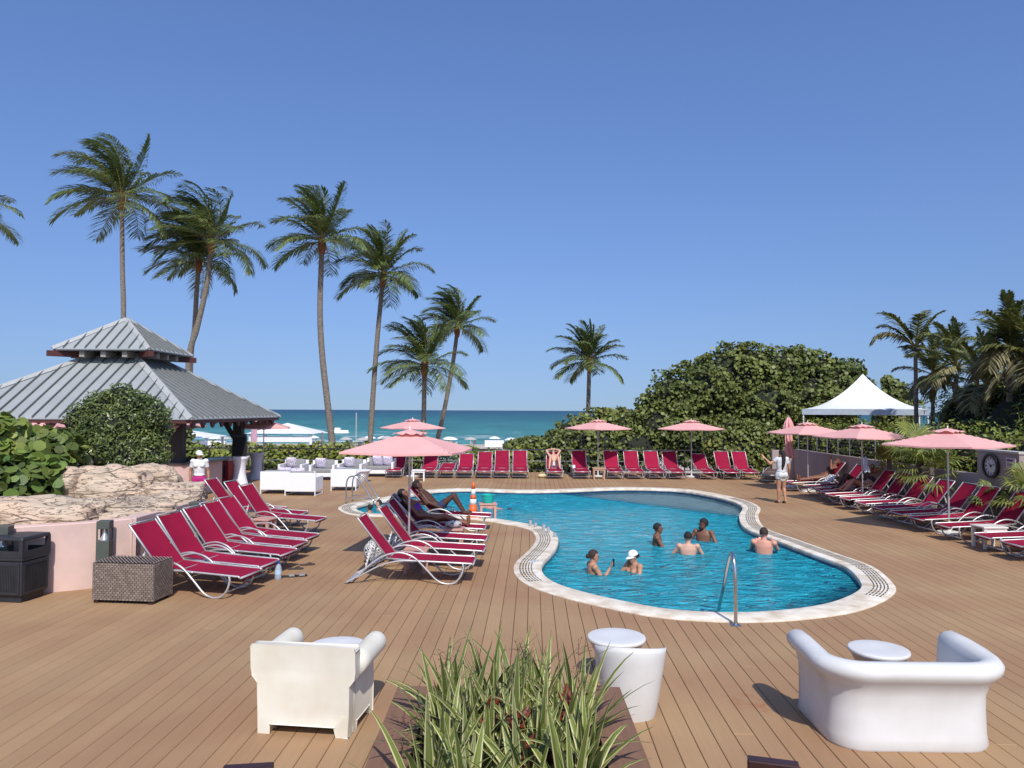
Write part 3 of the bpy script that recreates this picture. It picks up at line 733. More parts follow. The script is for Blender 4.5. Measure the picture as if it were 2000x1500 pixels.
p = G(1722, 1050); p = G(1722, 1052); side_table(Vector((9.92, 15.52, 0)), R(2), m_cream, 'cream plastic side table among the right-hand loungers', 0.52, 0.46, 0.46)
for (i, L_, lab) in ((0, MIDL, 'pinkish wooden side table between the front two centre loungers'), (3, MIDL, 'pinkish wooden side table beside the sunbathing woman holding her things'), (5, LEFT, 'pinkish wooden side table between the pink wall loungers')):
    a = L_[i]; d = Vector((math.cos(a.rotation_euler.z), math.sin(a.rotation_euler.z), 0)); nrm = Vector((-d.y, d.x, 0))
    sgn = 1 if (L_ is MIDL and i == 0) else -1
    q = a.location + d * (0.30 if i != 3 else 0.75) + nrm * (0.60 * sgn)
    side_table(q, a.rotation_euler.z, m_pinkwood, lab, 0.42, 0.42, 0.40)
# ================================================================== FOREGROUND: white moulded furniture, planter
m_mould = mat('white_moulded_plastic', (0.66, 0.655, 0.625), 0.40, c2=(0.60, 0.59, 0.55), scale=3.1, spec=0.4)
m_ivory = mat('ivory_moulded_plastic', (0.72, 0.69, 0.585), 0.45, c2=(0.63, 0.58, 0.45), scale=2.6, spec=0.35)

# armchair with rolled arms, its back to the camera
BL, BR = G(504, 1434), G(677, 1445)
ax = (BR - BL).normalized(); rz = math.atan2(ax.y, ax.x)
ch = thing('moulded_armchair', 'ivory plastic armchair with rolled arms, its back to the camera', 'armchair', (BL + BR) / 2, rz)
Wb, Wt, Dp, Hb = 0.40, 0.47, 0.64, 0.765
body = MB()
def ring_pts(u): return u
bk = MB()                                        # back panel: outline extruded, with legs cut from its lower edge
outl = [(-Wb, 0), (-Wb + 0.09, 0), (-Wb + 0.105, 0.085), (Wb - 0.125, 0.085), (Wb - 0.10, 0), (Wb, 0), (Wb + 0.01, 0.20), (Wb + 0.015, 0.44), (Wt - 0.01, 0.50), (Wt, 0.56), (Wt, Hb - 0.015), (Wt - 0.015, Hb), (-Wt + 0.015, Hb), (-Wt, Hb - 0.015), (-Wt, 0.56), (-Wt + 0.01, 0.50), (-Wb - 0.015, 0.44), (-Wb - 0.01, 0.20)]
n_ = len(outl)
f0 = [(x, 0.02 - 0.035 * (z / Hb) ** 2, z) for x, z in outl]; f1 = [(x, 0.15 - 0.06 * (z / Hb), z) for x, z in outl]
bk.v = f0 + f1
tr_ = tessellate_polygon([[Vector((x, z, 0)) for x, z in outl]])
bk.f = [tuple(t) for t in tr_] + [tuple(n_ + i for i in t[::-1]) for t in tr_] + [(i, (i + 1) % n_, n_ + (i + 1) % n_, n_ + i) for i in range(n_)]
bk.build('backrest', m_ivory, ch, smooth=True, bevel=0.012)
for s in (-1, 1):
    sp = MB()                                    # side panels under the arms, with front legs
    y0, y1 = 0.13, Dp
    pr = [(y0, 0), (y0 + 0.06, 0), (y0 + 0.07, 0.085), (y1 - 0.10, 0.085), (y1 - 0.09, 0), (y1, 0), (y1 + 0.01, 0.3), (y1, 0.50), (y0, 0.50)]
    xo, xi = s * (Wb + 0.012), s * (Wb - 0.09)
    k_ = len(pr); sp.v = [(xo, y, z) for y, z in pr] + [(xi, y, z) for y, z in pr]
    tt = tessellate_polygon([[Vector((y, z, 0)) for y, z in pr]])
    sp.f = [tuple(t) for t in tt] + [tuple(k_ + i for i in t[::-1]) for t in tt] + [(i, (i + 1) % k_, k_ + (i + 1) % k_, k_ + i) for i in range(k_)]
    sp.build('side_panel', m_ivory, ch, smooth=True, bevel=0.01)
    am = MB(); cx, cz, r_ = s * (Wb + 0.012), 0.585, 0.10
    pts = [(cx, 0.11, cz + 0.01), (cx, 0.3, cz), (cx, 0.66, cz + 0.015), (cx, 0.74, cz + 0.015), (cx, 0.775, cz + 0.015), (cx, 0.79, cz + 0.015)]
    am.tube(pts, [r_, r_, r_, r_, r_ * 0.88, r_ * 0.55], 22)
    am.build('arm', m_ivory, ch, smooth='all')
MB().box((0, 0.40, 0.27), (0.66, 0.54, 0.24)).build('seat', m_ivory, ch, bevel=0.04, smooth=True)

def round_table(px, py, z, r, label):
    p = G(px, py, z)
    t = thing('round_stool_table', label, 'side table', (p.x, p.y, 0), 0, 'white moulded round tables')
    MB().lathe([(r * 0.72, 0.0), (r * 0.74, 0.01), (r * 0.70, z * 0.35), (r * 0.76, z * 0.65), (r * 0.93, z * 0.90), (r * 0.955, z - 0.045)], 40).build('body', m_mould, t, smooth='all')
    MB().lathe([(r * 0.955, z - 0.043), (r * 0.99, z - 0.035), (r, z - 0.018), (r * 0.985, z - 0.003), (r * 0.95, z), (r * 0.5, z - 0.006), (0.0, z - 0.008)], 40).build('table_top', m_mould, t, smooth='all')
    return t
round_table(659, 1259, 0.42, 0.29, 'round white plastic table in front of the ivory armchair')
round_table(1204, 1242, 0.45, 0.305, 'round white plastic table behind the white tub chair')
round_table(1716, 1266, 0.42, 0.29, 'round white plastic table in front of the white curved sofa')

# tub chair seen from behind
p = G(1231, 1392)
tb = thing('tub_chair', 'white plastic tub chair with tapered shell beside the planter', 'chair', (p.x, p.y, 0), R(-6))
sh = MB(); rows = []; ni = 48
for j in range(15):
    t = j / 14
    row = []
    for i in range(ni + 1):
        a = 2 * math.pi * i / ni - math.pi / 2   # -90 deg: toward the camera
        front = 0.5 - 0.5 * math.cos(a + math.pi / 2)   # 0 at back (camera side), 1 at the open front
        q_ = max(0.0, min(1.0, (front - 0.52) / 0.30)); H = 0.685 - 0.075 * min(front, 0.55) / 0.5 - 0.15 * q_ * q_ * (3 - 2 * q_)
        z = t * H; r = 0.228 + 0.105 * min(1, (z / 0.62)) ** 0.85 - 0.012 * max(0, (z - 0.6) / 0.08)
        row.append((r * math.cos(a), r * math.sin(a) * 0.95, z))
    rows.append(row)
inn = []
for j in range(8):
    t = j / 7
    row = []
    for i in range(ni + 1):
        x, y, z = rows[-1][i]; k = 1 - 0.17 * min(1, t * 1.6); zz = z - (z - 0.40) * max(0, t - 0.1) / 0.9 + (0.012 if 0 < t < 0.3 else 0)
        row.append((x * k, y * k, zz))
    inn.append(row)
sh.grid(rows + inn[1:])
o_ = len(sh.v); sh.v.append((0, 0, 0.40)); base_i = len(rows) + len(inn) - 2
for i in range(ni): sh.f.append((base_i * (ni + 1) + i, base_i * (ni + 1) + i + 1, o_))
sh.build('shell', m_mould, tb, smooth='all', clean=True)
MB().lathe([(0.0, 0.405), (0.24, 0.405), (0.265, 0.415), (0.25, 0.435), (0.0, 0.44)], 32).build('seat', m_mould, tb, smooth='all')

# two-seat sofa with a thick rolled rim, its back to the camera
so = thing('curved_sofa', 'white plastic two-seat sofa with thick rolled rim, its back to the camera', 'sofa', (3.37, 6.22, 0), R(-1))
hw, dp, rc = 0.67, 0.80, 0.26
path = []                                        # U-shaped outline: left front -> back -> right front
path += [Vector((-hw, dp, 0)), Vector((-hw, dp * 0.75, 0)), Vector((-hw, rc + 0.1, 0))]
path += [Vector((-hw + rc - rc * math.cos(a), rc - rc * math.sin(a), 0)) for a in [k * math.pi / 14 for k in range(1, 7)]]
path += [Vector((-hw + rc + (2 * hw - 2 * rc) * k / 6, -0.0, 0)) for k in range(7)]
path += [Vector((hw - rc + rc * math.sin(a), rc - rc * math.cos(a), 0)) for a in [k * math.pi / 14 for k in range(1, 7)]]
path += [Vector((hw, rc + 0.1, 0)), Vector((hw, dp * 0.75, 0)), Vector((hw, dp, 0))]
pf = [(0.0, 0.0), (0.012, 0.02), (0.0, 0.10), (-0.005, 0.30), (0.0, 0.44), (0.035, 0.53), (0.085, 0.585), (0.125, 0.63), (0.135, 0.68), (0.105, 0.725), (0.05, 0.745), (-0.01, 0.735), (-0.05, 0.70), (-0.065, 0.63), (-0.07, 0.52), (-0.08, 0.40), (-0.10, 0.38)]
rows = []
np_ = len(path)
for i, q in enumerate(path):
    a = path[max(i - 1, 0)]; b_ = path[min(i + 1, np_ - 1)]; t_ = (b_ - a).normalized(); o = Vector((t_.y, -t_.x, 0))
    s_ = min(i, np_ - 1 - i)
    lift = 0.0 if s_ > 2 else (0.03, 0.035, 0.02)[s_]
    rows.append([q + o * u + Vector((0, 0, z * (1 + (lift if z > 0.4 else 0)))) for u, z in pf])
cent0 = sum(rows[0], Vector()) / len(pf)
def capring(r_, off):
    c = Vector((sum(p.x for p in r_) / len(r_), sum(p.y for p in r_) / len(r_), 0)); out = []
    for p in r_: out.append(Vector((c.x + (p.x - c.x) * 0.72, p.y + off, p.z - (0.03 if p.z > 0.6 else 0))))
    return out
rows = [capring(rows[0], 0.06)] + rows + [capring(rows[-1], 0.06)]
shell = MB().grid(rows)
shell.f.append(tuple(range(len(pf)))); shell.f.append(tuple(range((len(rows) - 1) * len(pf), len(rows) * len(pf)))[::-1])
shell.build('shell', m_mould, so, smooth='all', clean=True)
MB().box((0, 0.45, 0.28), (2 * hw - 0.16, 0.68, 0.24)).build('seat', m_mould, so, bevel=0.05, smooth=True)
MB().box((0, 0.60, 0.10), (2 * hw - 0.02, 0.40, 0.18)).build('plinth', m_mould, so, bevel=0.03, smooth=True)

# dark chairs whose top corners just show at the bottom edge
m_darkwood = mat('dark_brown_wood', (0.045, 0.016, 0.012), 0.35, c2=(0.03, 0.011, 0.009), scale=8)
m_darkcush = mat('navy_cushion', (0.018, 0.022, 0.035), 0.8)
def dark_chair(px, py, label, rz):
    p = D(px, py, 4.62)
    t = thing('dark_wooden_chair', label, 'chair', (p.x, p.y - 0.3, 0), rz, 'dark wooden chairs at the bottom edge')
    h = p.z
    MB().box((0, 0.30, h - 0.04), (0.30, 0.08, 0.08)).build('top_rail', m_darkwood, t, bevel=0.01)
    MB().box((0.08, 0.22, h - 0.13), (0.13, 0.07, 0.20)).build('cushion', m_darkcush, t, bevel=0.02)
    for s in (-1, 1):
        MB().box((s * 0.13, 0.30, (h - 0.08) / 2), (0.04, 0.05, h - 0.08)).build('leg', m_darkwood, t)
        MB().box((s * 0.13, -0.15, 0.21), (0.04, 0.05, 0.42)).build('leg', m_darkwood, t)
    MB().box((0, 0.06, 0.43), (0.32, 0.46, 0.04)).build('seat', m_darkwood, t, bevel=0.008)
dark_chair(1482, 1483, 'dark wooden chair top with navy cushion at the bottom edge, toward the sofa', R(-16))
dark_chair(498, 1495, 'dark chair top at the bottom edge below the ivory armchair', R(8))

# planter box with striped strap-leaved plants
m_plbox = mat('brown_planter_board', (0.19, 0.105, 0.066), 0.7, c2=(0.22, 0.125, 0.082), scale=3, stretch=(12, 1.2, 12), bump=0.2, bscale=20, spec=0.15)
PZ = 0.55
pr_ = G(1209, 1338, PZ); pl_ = G(776, 1343, PZ)
x0, x1, yF, yN, rw = pl_.x, pr_.x, (pr_.y + pl_.y) / 2, 2.9, 0.27
pt = thing('planter_box', 'long brown board planter box full of striped plants', 'planter', ((x0 + x1) / 2, (yF + yN) / 2, 0), 0)
cx, cy = pt.location.x, pt.location.y
for nm, xa, xb, ya, yb in (('rim', x0 - cx, x0 + rw - cx, yN - cy, yF - cy), ('rim', x1 - rw - cx, x1 - cx, yN - cy, yF - cy), ('rim', x0 + rw + 0.002 - cx, x1 - rw - 0.002 - cx, yF - rw - cy, yF - cy)):
    MB().box(((xa + xb) / 2, (ya + yb) / 2, PZ - 0.0175), (xb - xa, yb - ya, 0.035)).build(nm, m_plbox, pt, bevel=0.004)
for k in range(4):
    z = 0.065 + k * 0.13
    MB().box(((x0 + x1) / 2 - cx, yF - 0.03 - cy, z), (x1 - x0 - 0.05, 0.03, 0.122)).build('board', m_plbox, pt, bevel=0.003)
    for s, xx in ((-1, x0 + 0.03), (1, x1 - 0.03)):
        MB().box((xx - cx, (yN + yF) / 2 - cy - 0.03, z), (0.03, yF - yN - 0.09, 0.122)).build('board', m_plbox, pt, bevel=0.003)
m_soil = mat('soil', (0.05, 0.035, 0.025), 0.95, c2=(0.03, 0.02, 0.015), scale=20, bump=0.6, bscale=40)
MB().box(((x0 + x1) / 2 - cx, (yN + yF) / 2 - cy, 0.42), (x1 - x0 - 0.14, yF - yN - 0.14, 0.06)).build('soil', m_soil, pt)

# striped leaf material: green with cream margins, stripes run along the leaf (UV x across)
m_strap = bpy.data.materials.new('striped_leaf'); m_strap.use_nodes = True
n, l = nodes_of(m_strap); b = n['Principled BSDF']; b.inputs['Roughness'].default_value = 0.45; b.inputs['Specular IOR Level'].default_value = 0.35
uv = n.new('ShaderNodeUVMap'); sx = n.new('ShaderNodeSeparateXYZ'); l.new(uv.outputs[0], sx.inputs[0])
cr = n.new('ShaderNodeValToRGB'); l.new(sx.outputs['X'], cr.inputs[0])
e = cr.color_ramp.elements
e[0].position = 0.0; e[0].color = (0.58, 0.55, 0.24, 1); e[1].position = 1.0; e[1].color = (0.58, 0.55, 0.24, 1)
for p_, c_ in ((0.15, (0.48, 0.47, 0.21, 1)), (0.20, (0.13, 0.17, 0.034, 1)), (0.50, (0.18, 0.225, 0.045, 1)), (0.80, (0.12, 0.16, 0.032, 1)), (0.85, (0.46, 0.45, 0.20, 1))):
    x_ = e.new(p_); x_.color = c_
hs = n.new('ShaderNodeHueSaturation'); gi = n.new('ShaderNodeNewGeometry'); r3 = n.new('ShaderNodeMapRange'); r3.inputs['To Min'].default_value = 0.62; r3.inputs['To Max'].default_value = 1.12
l.new(gi.outputs['Random Per Island'], r3.inputs['Value']); l.new(r3.outputs[0], hs.inputs['Value']); l.new(cr.outputs[0], hs.inputs['Color'])
# brown dry tips
mt = n.new('ShaderNodeMapRange'); mt.inputs['From Min'].default_value = 0.90; mt.inputs['From Max'].default_value = 1.0; l.new(sx.outputs['Y'], mt.inputs['Value'])
mx = n.new('ShaderNodeMix'); mx.data_type = 'RGBA'; mx.inputs['B'].default_value = (0.16, 0.07, 0.05, 1); l.new(mt.outputs[0], mx.inputs['Factor']); l.new(hs.outputs[0], mx.inputs['A'])
l.new(mx.outputs['Result'], b.inputs['Base Color'])
tr = n.new('ShaderNodeBsdfTranslucent'); l.new(mx.outputs['Result'], tr.inputs[0]); ms = n.new('ShaderNodeMixShader'); ms.inputs[0].default_value = 0.22
l.new(b.outputs[0], ms.inputs[1]); l.new(tr.outputs[0], ms.inputs[2]); l.new(ms.outputs[0], n['Material Output'].inputs[0])
def strap_leaf(mb, uvs, base, az, el, L, W, droop, rnd):
    d = Vector((math.cos(az) * math.cos(el), math.sin(az) * math.cos(el), math.sin(el))); side = Vector((-math.sin(az), math.cos(az), 0))
    side = (side + Vector((0, 0, rnd.uniform(-0.35, 0.35)))).normalized()
    p = Vector(base); o = len(mb.v); K = 7
    for k in range(K + 1):
        t = k / K; w = W * (0.62 + 0.38 * min(1, t * 3)) * (1 - max(0, t - 0.45) / 0.55) ** 0.8 if t < 1 else 0.0008
        up = side.cross(d).normalized()
        for q, u in ((-1, 0.0), (0, 0.5), (1, 1.0)):
            mb.v.append(tuple(p + side * (q * w / 2) + up * (-0.18 * w if q == 0 else 0.0)))
            uvs.append((u, t))
        p = p + d * (L / K); d = (d + Vector((0, 0, -droop * (0.35 + t)))).normalized()
    for k in range(K):
        for c in (0, 1):
            mb.f.append((o + k * 3 + c, o + k * 3 + c + 1, o + (k + 1) * 3 + c + 1, o + (k + 1) * 3 + c))
def uv_mesh(mb, uvs, name, m):
    me = mb.mesh(name, m, 'all'); lay = me.uv_layers.new(name='UVMap')
    for lp in me.loops: lay.data[lp.index].uv = uvs[lp.vertex_index]
    return me
rp = random.Random(11)
spots = []
for row, yy in enumerate([yF - 0.42, yF - 0.75, yF - 1.08, yF - 1.42, yF - 1.78]):
    nk = 4
    for k in range(nk):
        spots.append((x0 + rw + 0.16 + (x1 - x0 - 2 * rw - 0.32) * (k + 0.5 * (row % 2)) / (nk - 0.5) + rp.uniform(-.05, .05), yy + rp.uniform(-.07, .07)))
place = ['in the planter row nearest the pool', 'in the second planter row', 'in the third planter row', 'in the fourth planter row', 'in the last planter row']
for i, (sx_, sy_) in enumerate(spots):
    t = thing('striped_plant', f'striped strap-leaved clump, {ORD[i % 4]} from the armchair side, {place[i // 4]}', 'plant', (sx_, sy_, 0.45), 0, 'striped plants in the planter')
    mb, uvs = MB(), []
    for k in range(rp.randint(19, 23)):
        az = rp.uniform(0, 2 * math.pi); el = rp.uniform(R(34), R(85))
        strap_leaf(mb, uvs, (rp.uniform(-.05, .05), rp.uniform(-.05, .05), 0), az, el, rp.uniform(0.42, 0.78), rp.uniform(0.044, 0.070), rp.uniform(0.05, 0.25), rp)
    link('leaves', uv_mesh(mb, uvs, 'leaves', m_strap), t)
m_dry = mat('dry_stem', (0.14, 0.07, 0.055), 0.9)
m_red = mat('red_bract', (0.12, 0.014, 0.014), 0.5, c2=(0.22, 0.05, 0.015), scale=25)
# dry flower sprays and dark red bract plants among the leaves
for i, (px, py, Y) in enumerate(((880, 1265, 5.4), (1010, 1270, 5.5), (1065, 1300, 5.3), (790, 1400, 5.0), (1130, 1270, 5.45))):
    q = D(px, py, Y); t = thing('dry_flower_stalk', f'thin dry brown flower spray, {ORD[i]} counted among the striped leaves', 'plant', (q.x * 0.96, q.y - 0.25, 0.45), 0, 'dry flower sprays in the planter')
    t['label'] = ['thin dry flower spray at the armchair side of the planter top', 'thin dry flower spray rising mid planter before the pool', 'dry flower spray bending toward the white tub chair', 'curled dry flower spray hanging over the rim beside the armchair', 'wispy dry flower spray beside the round table, highest on the tub chair side'][i]
    mb = MB(); top = Vector((q.x * 0.04, 0.25, q.z - 0.45))
    stem = spline([(0, 0, 0), top * 0.5 + Vector((0, -0.05, 0.08)), top], 5); mb.tube(stem, 0.0028, 4)
    for k in range(16):
        s_ = stem[rp.randint(5, len(stem) - 1)]; e_ = s_ + Vector((rp.uniform(-.11, .11), rp.uniform(-.08, .08), rp.uniform(-.02, .09)))
        mb.tube([s_, s_.lerp(e_, .6) + Vector((0, 0, .012)), e_], 0.0016, 3); mb.ellipsoid(e_, (.005, .005, .005), 5, 4)
    mb.build('stalk', m_dry, t)
for i, (px, py, Y, h) in enumerate(((1110, 1370, 5.15, .20), (952, 1388, 5.05, .18), (1010, 1420, 4.9, .2), (1075, 1480, 4.75, .2), (1020, 1470, 4.7, .18))):
    q = D(px, py, Y); t = thing('red_bract_plant', ['dark red bract cluster with yellow tips, largest, toward the tub chair', 'small dark red bract cluster in the middle of the planter leaves', 'dark red stem cluster low between the striped leaves', 'dark red bracts near the bottom edge, nearer the tub chair', 'dark red bracts near the bottom edge at planter middle'][i], 'plant', (q.x, q.y, 0.45), 0, 'red bract plants in the planter')
    mb = MB(); hz = q.z - 0.45
    mb.tube([(0, 0, 0), (0.01, 0, hz * 0.5), (0, 0, hz)], 0.008, 5)
    for k in range(13):
        a = rp.uniform(0, 6.28); r_ = rp.uniform(0.03, 0.11); z_ = hz + rp.uniform(-.13, .09)
        e_ = Vector((math.cos(a) * r_, math.sin(a) * r_, z_ + 0.05)); s_ = Vector((0, 0, z_ - 0.03)); md = s_.lerp(e_, 0.55) + Vector((math.cos(a) * .015, math.sin(a) * .015, -.005))
        mb.tube([s_, md, e_], [0.005, 0.019, 0.003], 5)
    mb.build('bracts', m_red, t, smooth=True)
# ================================================================== LEFT SIDE: wall, rocks, bollards, bin, wicker box, gazebo
def leafcloud(blobs, n, size, kind='oval', seed=1, depth=0.35, flat_top=None, out=0.8, jitter=0.6, clump=0, spread=0.12):
    """numpy leaf cards spread through the shells of ellipsoid blobs -> MB; each leaf a small bent polygon"""
    g = np.random.default_rng(seed)
    B = np.array([[*b[0], *b[1]] for b in blobs], float)
    w = (B[:, 3] * B[:, 4] + B[:, 4] * B[:, 5] + B[:, 3] * B[:, 5]); w /= w.sum()
    idx = g.choice(len(B), n, p=w)
    d = g.normal(size=(n, 3)); d /= np.linalg.norm(d, axis=1)[:, None]
    if clump:                                    # gather the leaves round twig ends, leaving dark gaps between
        K = clump; cd = g.normal(size=(len(B), K, 3)); cd /= np.linalg.norm(cd, axis=2)[:, :, None]
        pick = cd[idx, g.integers(0, K, n)]; loose = g.random(n) < 0.3; d = np.where(loose[:, None], d, pick + g.normal(size=(n, 3)) * spread); d /= np.linalg.norm(d, axis=1)[:, None]
    rr = 1 - depth * g.random(n) ** 1.6
    lump = 1 + 0.10 * np.sin(d[:, 0] * 7 + idx) * np.cos(d[:, 1] * 6 + idx * 2) + 0.07 * np.sin(d[:, 2] * 11 + idx * 3)
    P = B[idx, :3] + d * B[idx, 3:] * (rr * lump)[:, None]
    nrm = d / B[idx, 3:]; nrm /= np.linalg.norm(nrm, axis=1)[:, None]
    nrm = nrm * out + g.normal(size=(n, 3)) * jitter + np.array([0, -0.12, 0.40]); nrm /= np.linalg.norm(nrm, axis=1)[:, None]
    ref = g.normal(size=(n, 3)); u = np.cross(nrm, ref); u /= np.linalg.norm(u, axis=1)[:, None]; v = np.cross(nrm, u)
    s = size * (0.65 + 0.6 * g.random(n))
    # drop leaves buried deep inside another blob
    keep = np.ones(n, bool)
    for k in range(len(B)):
        q = ((P - B[k, :3]) / B[k, 3:]); keep &= ~((q ** 2).sum(1) < 0.42) | (idx == k)
    P, nrm, u, v, s = P[keep], nrm[keep], u[keep], v[keep], s[keep]; n = len(P)
    if kind == 'round':
        loc = [(math.cos(a) * 0.5, math.sin(a) * 0.5, 0.10 * abs(math.sin(a)) ) for a in [2 * math.pi * k / 7 for k in range(7)]]
    elif kind == 'oval':
        loc = [(-0.55, 0, 0.0), (-0.1, -0.24, 0.07), (0.6, 0, -0.05), (-0.1, 0.24, 0.07)]
    elif kind == 'lance':
        loc = [(-0.7, 0, 0), (0, -0.12, 0.05), (0.8, 0, -0.15), (0, 0.12, 0.05)]
    m = len(loc)
    V = np.zeros((n, m, 3))
    for k, (a, b_, c) in enumerate(loc): V[:, k] = P + (u * a + v * b_ + nrm * c) * s[:, None]
    mb = MB(); mb.v = V.reshape(-1, 3); mb.n_ = n; mb.m_ = m
    return mb
def leaf_mesh(mb, name, m):
    n, k = mb.n_, mb.m_
    me = bpy.data.meshes.new(name)
    me.vertices.add(n * k); me.vertices.foreach_set('co', np.asarray(mb.v, np.float32).ravel())
    me.loops.add(n * k); me.loops.foreach_set('vertex_index', np.arange(n * k, dtype=np.int32))
    me.polygons.add(n); me.polygons.foreach_set('loop_start', np.arange(0, n * k, k, dtype=np.int32)); me.polygons.foreach_set('loop_total', np.full(n, k, np.int32))
    me.materials.append(m); me.update(calc_edges=True)
    return me
def core(blobs, m, parent, name='shade_fill', f=0.72):  # solid dark ellipsoids standing in for the shade between the leaves
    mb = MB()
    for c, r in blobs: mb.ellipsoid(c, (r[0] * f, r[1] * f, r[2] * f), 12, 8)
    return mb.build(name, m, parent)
m_core = mat('shrub_shade', (0.012, 0.018, 0.008), 0.95, c2=(0.02, 0.022, 0.012), scale=5)
m_leaf_box = mat('small_dark_leaf', (0.15, 0.19, 0.05), 0.38, c2=(0.07, 0.11, 0.028), scale=1.3, island=0.45, spec=0.45, trans=0.15)
m_leaf_grape = mat('sea_grape_leaf', (0.17, 0.225, 0.045), 0.5, c2=(0.085, 0.135, 0.03), scale=0.9, island=0.42, spec=0.35, trans=0.22)
m_leaf_tree = mat('tree_leaf', (0.18, 0.205, 0.055), 0.42, c2=(0.09, 0.12, 0.034), scale=0.45, island=0.42, spec=0.25, trans=0.18)
m_leaf_hedge = mat('hedge_leaf', (0.24, 0.265, 0.045), 0.5, c2=(0.10, 0.15, 0.03), scale=0.8, island=0.42, spec=0.35, trans=0.2)
m_leaf_grey = mat('grey_green_leaf', (0.20, 0.255, 0.19), 0.6, c2=(0.13, 0.18, 0.12), scale=1.0, island=0.35)
m_bark = mat('bark', (0.16, 0.125, 0.095), 0.9, c2=(0.09, 0.07, 0.055), scale=9, bump=0.6, bscale=25)
def shrub(name, label, cat, blobs, n, size, m, kind, seed, stem=True, group=None, **kw):
    c0 = np.mean([b[0] for b in blobs], 0); zb = min(b[0][2] - b[1][2] for b in blobs)
    t = thing(name, label, cat, (c0[0], c0[1], zb), 0, group)
    lb = [((b[0][0] - c0[0], b[0][1] - c0[1], b[0][2] - zb), b[1]) for b in blobs]
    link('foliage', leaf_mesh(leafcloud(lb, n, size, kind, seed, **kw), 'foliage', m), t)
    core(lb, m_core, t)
    return t

# pink rendered wall (curved front, then running back)
m_pwall = mat('pink_render', (0.68, 0.485, 0.41), 0.9, c2=(0.56, 0.40, 0.34), scale=2.3, bump=0.25, bscale=90, detail=7)
m_pcap = mat('pink_render_top', (0.80, 0.62, 0.55), 0.9, c2=(0.72, 0.55, 0.48), scale=3)
pw = thing('garden_wall', 'low pink rendered retaining wall in front of the rocks', 'wall', (0, 0, 0))
path = spline([(-9.5, 10.6, 0), (-8.2, 10.95, 0), (-7.3, 11.28, 0), (-6.6, 11.62, 0), (-6.05, 12.05, 0)], 6)
def wall_strip(path, h0, h1, th, side):
    mb = MB(); k = len(path); rows = []
    for i, q in enumerate(path):
        t_ = (path[min(i + 1, k - 1)] - path[max(i - 1, 0)]).normalized(); o = Vector((t_.y, -t_.x, 0)) * side
        h = h0 + (h1 - h0) * i / (k - 1)
        rows.append([q + Vector((0, 0, -0.02)), q + Vector((0, 0, h - 0.015)), q - o * 0.015 + Vector((0, 0, h)), q - o * (th - 0.015) + Vector((0, 0, h)), q - o * th + Vector((0, 0, h - 0.015)), q - o * th + Vector((0, 0, -0.02))])
    mb.grid(rows, flip=side < 0)
    mb.f.append(tuple(range(6))); mb.f.append(tuple(range((k - 1) * 6, k * 6))[::-1])
    return mb
wall_strip(path, 1.0, 1.04, 0.22, 1).build('front_face', m_pwall, pw, smooth=True, clean=True)
wall_strip([Vector((-6.09, 12.0, 0)), Vector((-6.12, 13.5, 0)), Vector((-6.22, 15.15, 0))], 1.04, 1.0, 0.22, 1).build('side_face', m_pwall, pw, smooth=True, clean=True)

# rock formation behind the wall
m_rock = bpy.data.materials.new('sculpted_rock'); m_rock.use_nodes = True
n, l = nodes_of(m_rock); b = n['Principled BSDF']; b.inputs['Roughness'].default_value = 0.9; b.inputs['Specular IOR Level'].default_value = 0.2
geo = n.new('ShaderNodeNewGeometry')
n1 = n.new('ShaderNodeTexNoise'); n1.inputs['Scale'].default_value = 0.9; n1.inputs['Detail'].default_value = 6; l.new(geo.outputs['Position'], n1.inputs['Vector'])
cr = n.new('ShaderNodeValToRGB'); l.new(n1.outputs['Fac'], cr.inputs[0]); e = cr.color_ramp.elements
e[0].position = 0.32; e[0].color = (0.34, 0.28, 0.22, 1); e[1].position = 0.68; e[1].color = (0.58, 0.44, 0.30, 1)
x_ = e.new(0.46); x_.color = (0.54, 0.43, 0.31, 1); x_ = e.new(0.56); x_.color = (0.55, 0.41, 0.30, 1)
mpr = n.new('ShaderNodeMapping'); mpr.inputs['Scale'].default_value = (1.0, 1.0, 4.5); l.new(geo.outputs['Position'], mpr.inputs[0])
wob = n.new('ShaderNodeTexNoise'); wob.inputs['Scale'].default_value = 1.6; wob.inputs['Detail'].default_value = 5; l.new(mpr.outputs[0], wob.inputs['Vector'])
vadd = n.new('ShaderNodeMix'); vadd.data_type = 'VECTOR'; vadd.inputs['Factor'].default_value = 0.35; l.new(mpr.outputs[0], vadd.inputs['A']); l.new(wob.outputs['Color'], vadd.inputs['B'])
vo = n.new('ShaderNodeTexVoronoi'); vo.feature = 'DISTANCE_TO_EDGE'; vo.inputs['Scale'].default_value = 1.15; l.new(vadd.outputs['Result'], vo.inputs['Vector'])
rk = n.new('ShaderNodeMapRange'); rk.inputs['From Min'].default_value = 0.0; rk.inputs['From Max'].default_value = 0.022; rk.inputs['To Min'].default_value = 0.0; rk.inputs['To Max'].default_value = 1.0; l.new(vo.outputs['Distance'], rk.inputs['Value'])
mk = n.new('ShaderNodeMix'); mk.data_type = 'RGBA'; mk.inputs['A'].default_value = (0.25, 0.185, 0.13, 1); l.new(rk.outputs[0], mk.inputs['Factor']); l.new(cr.outputs[0], mk.inputs['B'])
mp3 = n.new('ShaderNodeMapping'); mp3.inputs['Scale'].default_value = (1.6, 1.6, 9.0); mp3.inputs['Rotation'].default_value = (R(10), R(6), 0); l.new(geo.outputs['Position'], mp3.inputs[0])
nb_ = n.new('ShaderNodeTexNoise'); nb_.inputs['Scale'].default_value = 1.5; nb_.inputs['Detail'].default_value = 5; nb_.inputs['Roughness'].default_value = 0.6; l.new(mp3.outputs[0], nb_.inputs['Vector'])
